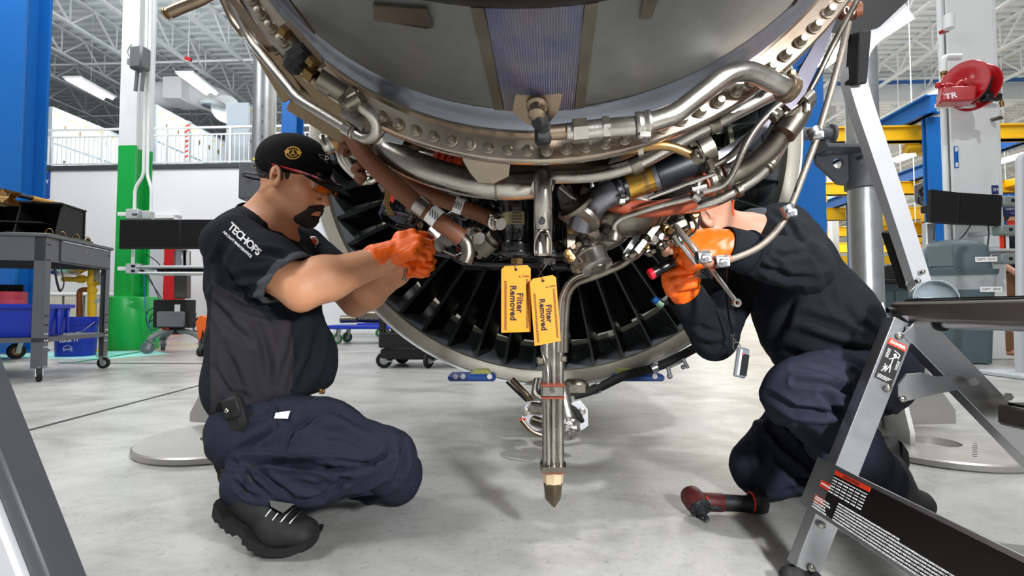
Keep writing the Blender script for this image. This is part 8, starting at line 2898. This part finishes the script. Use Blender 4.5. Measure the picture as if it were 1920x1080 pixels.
# orange folding cart behind the left mechanic
oc = FL(384, 668)
t = wthing('orange_bag', 'orange rolling bag with a black triangle sign beside the computer stand', 'bag', oc)
a = P(366, 596, oc.y); b_ = P(394, 652, oc.y)
mb = MB(); q = [P(366, 600, oc.y), P(376, 592, oc.y), P(402, 600, oc.y), P(402, 652, oc.y), P(374, 652, oc.y)]
mb.add(q + [v + Vector((0, .3, 0)) for v in q], [(0, 1, 2, 3, 4), (9, 8, 7, 6, 5)] + [(i, 5 + i, 5 + (i + 1) % 5, (i + 1) % 5) for i in range(5)]); obj('body', mb, mat('orange_fabric', '#e4641b', .6), t)
mb = MB(); tri = [P(377, 642, oc.y - .01), P(380, 620, oc.y - .01), P(385, 642, oc.y - .01)]
mb.tube(tri + [tri[0]], .011, 6); obj('triangle_print', mb, m_print_k, t)
for px in (378, 392):
    mb = MB(); c = P(px, 660, oc.y); c.z = .055; mb.cyl(c - Vector((.03, 0, 0)), c + Vector((.03, 0, 0)), .055, n=16); wl = obj('wheel', mb, m_rubber, t)
    mb = MB(); mb.beam(c, c + Vector((0, 0, .15)), .05, .02, (0, -1, 0)); obj('fork', mb, m_dgrey, wl)
obj('strap', MB().tube(spline([P(371, 595, oc.y), P(364, 606, oc.y), P(363, 618, oc.y), P(370, 622, oc.y)], 4), .008, 6), m_black, t)

# ================================================================== black utility cart and blue dollies behind the fan case
t = wthing('utility_cart', 'black plastic utility cart on grey casters behind the fan case', 'cart', FL(780, 700))
n_ = FL(716, 690); cY = n_.y
x0u, x1u = P(714, 640, cY).x, P(880, 640, cY).x
zt_, zb_ = P(714, 640, cY).z, P(714, 672, cY).z
mb = MB(); cxm = (x0u + x1u) / 2
mb.box((cxm, cY + .22, (zt_ + zb_) / 2 - .04), (x1u - x0u, .5, .10), bev=.015); obj('lower_tray', mb, m_black_m, t)
for yy in (cY - .03, cY + .47):
    obj('tray_lip', MB().box((cxm, yy, zt_ + .01), (x1u - x0u, .03, .14), bev=.01), m_black_m, t)
for xx in (x0u, x1u):
    obj('tray_lip', MB().box((xx, cY + .22, zt_ + .01), (.03, .5, .14), bev=.01), m_black_m, t)
for xx in (x0u + .02, x1u - .02):
    for yy in (cY - .01, cY + .45):
        obj('post', MB().box((xx, yy, zt_ + .34), (.06, .05, .62), bev=.008), m_black_m, t)
mb = MB(); mb.box((cxm, cY + .22, zt_ + .66), (x1u - x0u, .5, .08), bev=.015); obj('upper_tray', mb, m_black_m, t)
for xx, yy, an in ((x0u + .06, cY, .3), (x0u + .46, cY + .02, 1.2), (x0u + .14, cY + .42, .5), (x1u - .1, cY + .4, .5)):
    caster(t, (xx, yy, zb_ - .02), .075, .035, an, m_rubber, m_lgrey)


def dolly(lab, px, py, w, h, mt):
    f = FL(px, py)
    d = wthing('dolly', lab, 'dolly', f)
    obj('frame', MB().box((f.x, f.y + .3, h), (w, .7, .06), bev=.01), mt, d)
    obj('cross_bar', MB().box((f.x, f.y + .3, h + .04), (w * .3, .6, .04), bev=.01), mt, d)
    for sx in (-.38, .38):
        for dy in (.05, .55):
            caster(d, (f.x + sx * w, f.y + dy, h - .03), .085, .045, .8, mat('green_tyre', '#2f6a3c', .5), m_lgrey)
    obj('equipment', MB().box((f.x + .1, f.y + .3, h + .17), (w * .55, .4, .2), bev=.05).cyl((f.x - w * .4, f.y + .2, h + .12), (f.x + w * .3, f.y + .2, h + .14), .06, n=14), m_steel_d, d)
    return d


dolly('blue transport dolly with green wheels carrying metal parts behind the left mechanic', 690, 646, 1.25, .27, m_bluep)
dolly('second blue dolly seen past the mechanic\'s elbow near the fan case', 745, 632, .9, .27, m_bluep)
# ================================================================== right side: bin, monitors, hose reel
g = FL(1790, 683); Yg = g.y + .2
t = wthing('trash_can', 'slate grey square trash bin with a hooded lid and clear liner', 'trash can', (P(1822, 600, Yg - .2).x, Yg, 0))
m_bin = mat('bin_slate', '#4a5a61', .5, var=.06, scale=6)
def sq(cx, cy, hw, hd, r, z, n=5):
    out = []
    for sx, sy, a0 in ((1, -1, -PI / 2), (1, 1, 0), (-1, 1, PI / 2), (-1, -1, PI)):
        for k in range(n):
            a = a0 + PI / 2 * k / (n - 1)
            out.append(Vector((cx + sx * (hw - r) + r * math.cos(a), cy + sy * (hd - r) + r * math.sin(a), z)))
    return out


def loft(rings, mb=None, cap0=True, cap1=True):
    mb = mb or MB(); n = len(rings[0])
    mb.add([v for r_ in rings for v in r_], [(k * n + i, k * n + (i + 1) % n, (k + 1) * n + (i + 1) % n, (k + 1) * n + i) for k in range(len(rings) - 1) for i in range(n)] + ([list(range(n))[::-1]] if cap0 else []) + ([[(len(rings) - 1) * n + i for i in range(n)]] if cap1 else []))
    return mb


hw = (P(1862, 600, Yg - .2).x - P(1752, 600, Yg - .2).x) / 2
cx = P(1822, 600, Yg - .2).x
zr = P(1800, 506, Yg - .2).z
zl = P(1800, 452, Yg - .2).z
obj('bin', loft([sq(cx, Yg, hw * .84, .17, .06, 0.01), sq(cx, Yg, hw * .97, .21, .06, zr - .05)]), m_bin, t)
obj('liner', loft([sq(cx, Yg, hw * .955, .205, .06, zr - .20), sq(cx, Yg, hw * .99, .22, .06, zr - .12), sq(cx, Yg, hw * 1.0, .225, .06, zr - .03)], cap0=False, cap1=False), mat('liner_film', '#9fa5a6', .25, bump=.9, bscale=18, var=.3), t)
obj('lid_rim', loft([sq(cx, Yg, hw * 1.03, .24, .07, zr - .05), sq(cx, Yg, hw * 1.05, .25, .07, zr), sq(cx, Yg, hw * .9, .2, .07, zr + .01)]), m_bin, t)
lid = obj('hood', loft([sq(cx, Yg, hw * .93, .21, .07, zr), sq(cx, Yg, hw * .86, .19, .08, zl - .06), sq(cx, Yg, hw * .72, .15, .1, zl), sq(cx, Yg, hw * .4, .12, .1, zl + .03)]), m_bin, t)
obj('flap', MB().box((cx - hw * .55, Yg - .205, (zr + zl) / 2), (hw * .72, .012, (zl - zr) * .75), rotm(R(-4), 0, 0).to_3x3(), .006), mat('bin_flap', '#56666a', .5), t)
obj('handle_recess', MB().box((cx - hw * .55, Yg - .2, zr - .17), (hw * .5, .02, .12), bev=.01), m_black_m, t)
for z, px in ((zr + .10, .68), (zr - .20, .78)):
    lx = cx + hw * px
    o = obj('label', MB().box((lx, Yg - .213, z), (.17, .006, .05)), m_print_w, t)
    text('DEPT. 0532', .03, plane_m((lx, Yg - .2175, z), (1, 0, 0), (0, 0, 1)), m_print_k, o)

t.rotation_euler = (0, 0, R(-24))
# pair of wide monitors on a stand
Ym = 5.42
t = wthing('monitor_stand', 'rolling stand carrying the right-hand monitors, with cables and a caster', 'stand', P(1790, 600, Ym + .5).to_3d() * 1.0)
def N(px, py, dy=0):
    return P(px, py, Ym + dy)


obj('post', MB().box(Vector((N(1772, 500).x, Ym + .2, .75)), (.10, .08, 1.5), bev=.01), m_alu, t)
obj('base', MB().box(Vector((N(1768, 500).x, Ym + .2, .05)), (.5, .12, .1), bev=.03), m_mgrey, t)
rb = wthing('rolling_base', 'grey wheeled stand base with a swivel caster at the right edge behind the ladder', 'stand', (P(1905, 650, 6.7).x, 6.7, 0))
obj('base', MB().box((P(1905, 650, 6.7).x, 6.7, .2), (.8, .5, .08), bev=.03).box((P(1915, 650, 6.7).x, 6.75, .45), (.12, .12, .5), bev=.02), m_mgrey, rb)
for px in (1893, 1925):
    caster(rb, (P(px, 650, 6.6).x, 6.6, .165), .075, .05, .8, mat('caster_grey', '#5c626b', .5), m_wsg)
obj('keyboard_tray', MB().box(N(1880, 472, .1), (.5, .35, .03), bev=.01), m_lgrey, t)
obj('cable', MB().tube(spline([N(1820, 422), N(1808, 440), N(1796, 452), N(1790, 470)], 5), .007, 6), m_black, t)
obj('cable', MB().tube(spline([N(1853, 424), N(1854, 440), N(1852, 460), N(1850, 480)], 5), .007, 6), m_black, t)
obj('cable', MB().tube(spline([N(1754, 418), N(1752, 430), N(1751, 450)], 5), .006, 6), m_black, t)
for (q, lab) in (([(1746, 355), (1798, 361), (1796, 420), (1743, 416)], 'black monitor panel on the right stand, the narrower angled one'), ([(1798, 361), (1879, 366), (1877, 423), (1796, 420)], 'wide black monitor panel on the right stand in front of the white column')):
    pts = [N(x, y, .0 if i in (0, 3) else -.06) for i, (x, y) in enumerate(q)]
    c = sum(pts, Vector()) / 4
    m_ = wthing('monitor', lab, 'monitor', (c.x, c.y, min(p.z for p in pts)))
    mb = MB(); mb.add(pts + [p + Vector((0, .05, 0)) for p in pts], [(0, 1, 2, 3), (7, 6, 5, 4)] + [(i, 4 + i, 4 + (i + 1) % 4, (i + 1) % 4) for i in range(4)]); obj('case', mb, m_black_m, m_)
    ins = [c + (p - c) * .94 + Vector((0, -.004, .004)) for p in pts]
    mb = MB(); mb.add(ins + [p + Vector((0, .003, 0)) for p in ins], [(0, 1, 2, 3), (7, 6, 5, 4)] + [(i, 4 + i, 4 + (i + 1) % 4, (i + 1) % 4) for i in range(4)]); obj('screen', mb, MATS['dark_screen'], m_)
    obj('mount', MB().box(c + Vector((0, .1, 0)), (.25, .14, .08), bev=.01), m_black_m, m_)

# red hose reel on the white column
xa, xb, ya = COL6
Yr = 5.35
t = wthing('hose_reel', 'glossy red hose reel mounted on the white column', 'hose reel', P(1825, 205, Yr))
def Q_(px, py, dy=0):
    return P(px, py, Yr + dy)


ca, cb = Q_(1806, 158, -.06), Q_(1842, 160, .1)
axr = Vector((-.93, -.34, .04)).normalized()
for c_, s_ in ((ca, 0), (ca + axr * -.20, 1)):
    obj('reel_disc', MB().lathe([(0, -.02), (.10, -.022), (.12, -.008), (.20, -.004), (.235, -.010), (.242, 0), (.235, .008), (.2, .006), (.12, .012), (.1, .002), (0, .0)], c_, axr, n=44), m_red, t)
obj('drum', MB().lathe([(.13, 0), (.13, -.2)], ca, axr, n=28), m_red, t)
obj('hose_coil', MB().lathe([(.13, -.02), (.18, -.03), (.19, -.06), (.18, -.09), (.19, -.12), (.18, -.15), (.13, -.18)], ca, axr, n=32), m_black_m, t)
obj('hub', MB().lathe([(0, .02), (.05, .02), (.06, 0), (.06, -.02)], ca, axr, n=20), m_red, t)
hb = obj('bracket_box', MB().box(Q_(1792, 181, -.12), (.28, .18, .16), rotm(0, R(8), R(-25)).to_3x3(), .015), m_red, t)
text('TR', .08, plane_m(Q_(1783, 180, -.235), (1, -.45, .1), (0, 0, 1)), m_print_w, hb, bold=.002)
obj('guide_arm', MB().beam(Q_(1792, 168, -.15), Q_(1806, 152, -.18), .06, .04, (0, -1, 0), .01).beam(Q_(1806, 152, -.18), Q_(1852, 180, -.1), .06, .05, (0, -1, 0), .01).beam(Q_(1772, 160, -.15), Q_(1800, 166, -.15), .05, .05, (0, -1, 0), .01), m_red, t)
obj('mount_base', MB().box(Q_(1836, 188, .0), (.2, .16, .1), bev=.02), m_red, t)
obj('hose_stop', MB().box(Q_(1852, 182, -.1), (.12, .1, .1), bev=.02).cyl(Q_(1858, 181, -.1), Q_(1872, 182, -.1), .045, n=14), m_black, t)
obj('hose_end', MB().tube(spline([Q_(1868, 178, -.1), Q_(1876, 183, -.1), Q_(1878, 192, -.1)], 5), .012, 8).cyl(Q_(1877, 190, -.1), Q_(1879, 200, -.1), .018, n=10), m_bronze, t)
obj('swivel', MB().cyl(Q_(1757, 160, -.1), Q_(1790, 163, -.12), .018, n=10).box(Q_(1759, 160, -.1), (.05, .04, .06), bev=.01), m_red, t)
obj('strut_bar', MB().box(Q_(1812, 198, .02), (.65, .05, .045), bev=.006), m_white, t)
t = wthing('air_pipe', 'white air pipe with a brass valve bending out of the reel column', 'pipe', Q_(1770, 150, .1))
obj('pipe', MB().tube(fillet([Q_(1800, 107, .15), Q_(1769, 107, .15), Q_(1769, 135, .15)], .06), .035, 12), m_white, t)
obj('pipe', MB().tube(fillet([Q_(1800, 137, .12), Q_(1786, 137, .12), Q_(1786, 158, .12)], .04), .03, 12), m_white, t)
obj('valve', MB().cyl(Q_(1769, 133, .15), Q_(1769, 158, .15), .022, n=12).sphere(Q_(1769, 137, .15), .035, 10, 8), m_bronze, t)
obj('drain_stub', MB().cyl(Q_(1780, 28, .1), Q_(1780, 54, .1), .05, n=14), m_white, t)
top('hook_bracket', MB().beam(P(1860, 224, 5.74), P(1876, 219, 5.6), .04, .02, (0, 0, 1)).cyl(P(1862, 226, 5.72), P(1880, 222, 5.6), .01, n=8), m_steel_d, 'small grey hook bracket on the white column under the hose reel', 'bracket')
top('red_heat_marker', MB().box(P(1770, 59, 5.6), (.09, .05, .04), rotm(0, R(-10), 0).to_3x3(), .008).cyl(P(1770, 59, 5.6), Vector((P(1770, 59, 5.6).x, 5.6, 9.1)), .008, n=6, m=1), [m_red, m_lgrey], 'small red marker hanging below the roof beside the white column', 'marker')
top('red_box', MB().box(P(353, 111, 12.6), (.16, .08, .09), rotm(0, R(15), 0).to_3x3(), .01).cyl(P(353, 111, 12.6), Vector((P(353, 111, 12.6).x, 12.6, 9.1)), .012, n=6, m=1), [m_red, m_lgrey], 'small red box hanging above the left duct light', 'marker')

# boxes on the column, poster and a worker at the frame edge
for k, py in enumerate((378, 432, 486)):
    t = wthing('outlet_box', 'grey outlet box on the column edge at the far right, %s of the three' % ('highest', 'middle', 'lowest')[k], 'outlet', P(1890, py, 5.4))
    c = P(1888 if k else 1892, py, 5.4)
    o = obj('box', MB().box(c, (.22, .12, .1), bev=.01), mat('box_grey', '#7f8a88', .5), t)
    obj('plug', MB().box(c + Vector((.10, -.02, 0)), (.07, .1, .08), bev=.01), m_white, o)
    obj('socket', MB().box(c + Vector((-.02, -.064, 0)), (.03, .01, .03)), m_black, o)
    obj('mount', MB().box(c + Vector((-.05, .2, 0)), (.1, .35, .05)), m_galv, t)
t = wthing('wall_poster', 'navy poster with white lettering between the outlet boxes at the right', 'poster', P(1894, 412, 5.5))
c = P(1893, 396, 5.6)
obj('sheet', MB().box(c, (.14, .01, .12)), m_navy, t)
text('SAFETY', .032, plane_m(c + Vector((0, -.007, .02)), (1, 0, 0), (0, 0, 1)), m_print_w, t)
text('T 4', .028, plane_m(c + Vector((.02, -.007, -.025)), (1, 0, 0), (0, 0, 1)), m_print_w, t)
obj('red_patch', MB().box(P(1896, 418, 5.6), (.09, .01, .05)), m_print_r, t)
t = wthing('fire_sign', 'tall red and white strip sign on the column above the lowest outlet box', 'sign', P(1880, 470, 5.4))
obj('red_strip', MB().box(P(1880, 456, 5.4), (.055, .01, .16)), m_print_r, t)
obj('white_strip', MB().box(P(1887, 456, 5.4), (.05, .01, .16)), m_print_w, t)
t = wthing('display_frame', 'grey metal frame standing at the extreme right edge', 'frame', P(1917, 560, 4.2) * 1.0)
obj('upright', MB().tube(fillet([P(1926, 288, 4.2), P(1912, 296, 4.2), P(1913, 600, 4.2)], .05), .03, 10), m_lgrey, t)
obj('foot', MB().box(Vector((P(1913, 600, 4.2).x, 4.2, .02)), (.4, .4, .04), bev=.01), m_lgrey, t)
obj('upright', MB().box(Vector((P(1913, 600, 4.2).x, 4.2, .28)), (.06, .06, .5)), m_lgrey, t)

# third person, mostly cut off at the right edge
s = Sdf(); b0_ = P(1908, 560, 6.2); b0_.z = 0
X, Yp = b0_.x, b0_.y
for sx in (-.10, .10):
    s.u(rc((X + sx, Yp, .06), (X + sx, Yp, .48), .045, .06), .02); s.u(rc((X + sx, Yp, .48), (X + sx * .9, Yp, .92), .06, .085), .03)
    s.u(fc((X + sx, Yp + .02, .045), (X + sx, Yp - .14, .035), .045, .04, (1, 0, 0), 1.0), .02)
s.u(fc((X, Yp, .95), (X, Yp, 1.35), .11, .125, (1, 0, 0), 1.5), .05)
s.u(rc((X, Yp, 1.40), (X, Yp, 1.55), .055, .055), .03); s.u(el((X, Yp - .01, 1.66), (.075, .095, .12)), .02)
s.u(el((X, Yp - .105, 1.65), (.012, .02, .02)), .01)
for sx in (-1, 1):
    s.u(rc((X + sx * .19, Yp, 1.38), (X + sx * .24, Yp - .02, 1.12), .05, .042), .04); s.u(rc((X + sx * .24, Yp - .02, 1.12), (X + sx * .20, Yp - .2, .98), .042, .03), .02); s.u(rc((X + sx * .20, Yp - .2, .98), (X + sx * .19, Yp - .28, .95), .032, .024), .02)
V_, Q = nets(s, (X - .4, Yp - .4, 0), (X + .4, Yp + .25, 1.82), .009, 'person', None)
p3 = flesh('person', V_, Q, m_skin2)
of = Vector((X, Yp, 0)); p3.data.transform(Matrix.Translation(-of)); p3.location = of; OFF[p3.name] = of
p3['label'] = 'person in black shirt and brown trousers cut off by the right edge'; p3['category'] = 'person'
s = Sdf(); s.u(fc((X, Yp, .98), (X, Yp, 1.35), .125, .14, (1, 0, 0), 1.5), 0)
for sx in (-1, 1):
    s.u(rc((X + sx * .19, Yp, 1.38), (X + sx * .24, Yp - .02, 1.14), .066, .06), .04)
V_, Q = nets(s, (X - .4, Yp - .3, .8), (X + .4, Yp + .25, 1.6), .010, 'shirt', None); V_ = ripple(V_, Q, 22, .003, 1); flesh('shirt', V_, Q, m_shirt, p3)
s = Sdf()
for sx in (-.10, .10):
    s.u(rc((X + sx, Yp, .09), (X + sx, Yp, .48), .068, .078), .02); s.u(rc((X + sx, Yp, .48), (X + sx * .9, Yp, .95), .078, .105), .03)
V_, Q = nets(s, (X - .3, Yp - .3, 0), (X + .3, Yp + .25, 1.15), .010, 'trousers', None); V_ = ripple(V_, Q, 22, .003, 2); flesh('trousers', V_, Q, mat('brown_trousers', '#6b4a30', .8), p3)
s = Sdf(); s.u(el((X, Yp + .01, 1.69), (.082, .1, .105)), 0).i(half((X, Yp - .03, 1.68), (0, -1, -.6)), .01)
V_, Q = nets(s, (X - .15, Yp - .2, 1.5), (X + .15, Yp + .2, 1.85), .008, 'hair', None); flesh('hair', V_, Q, m_hair, p3)
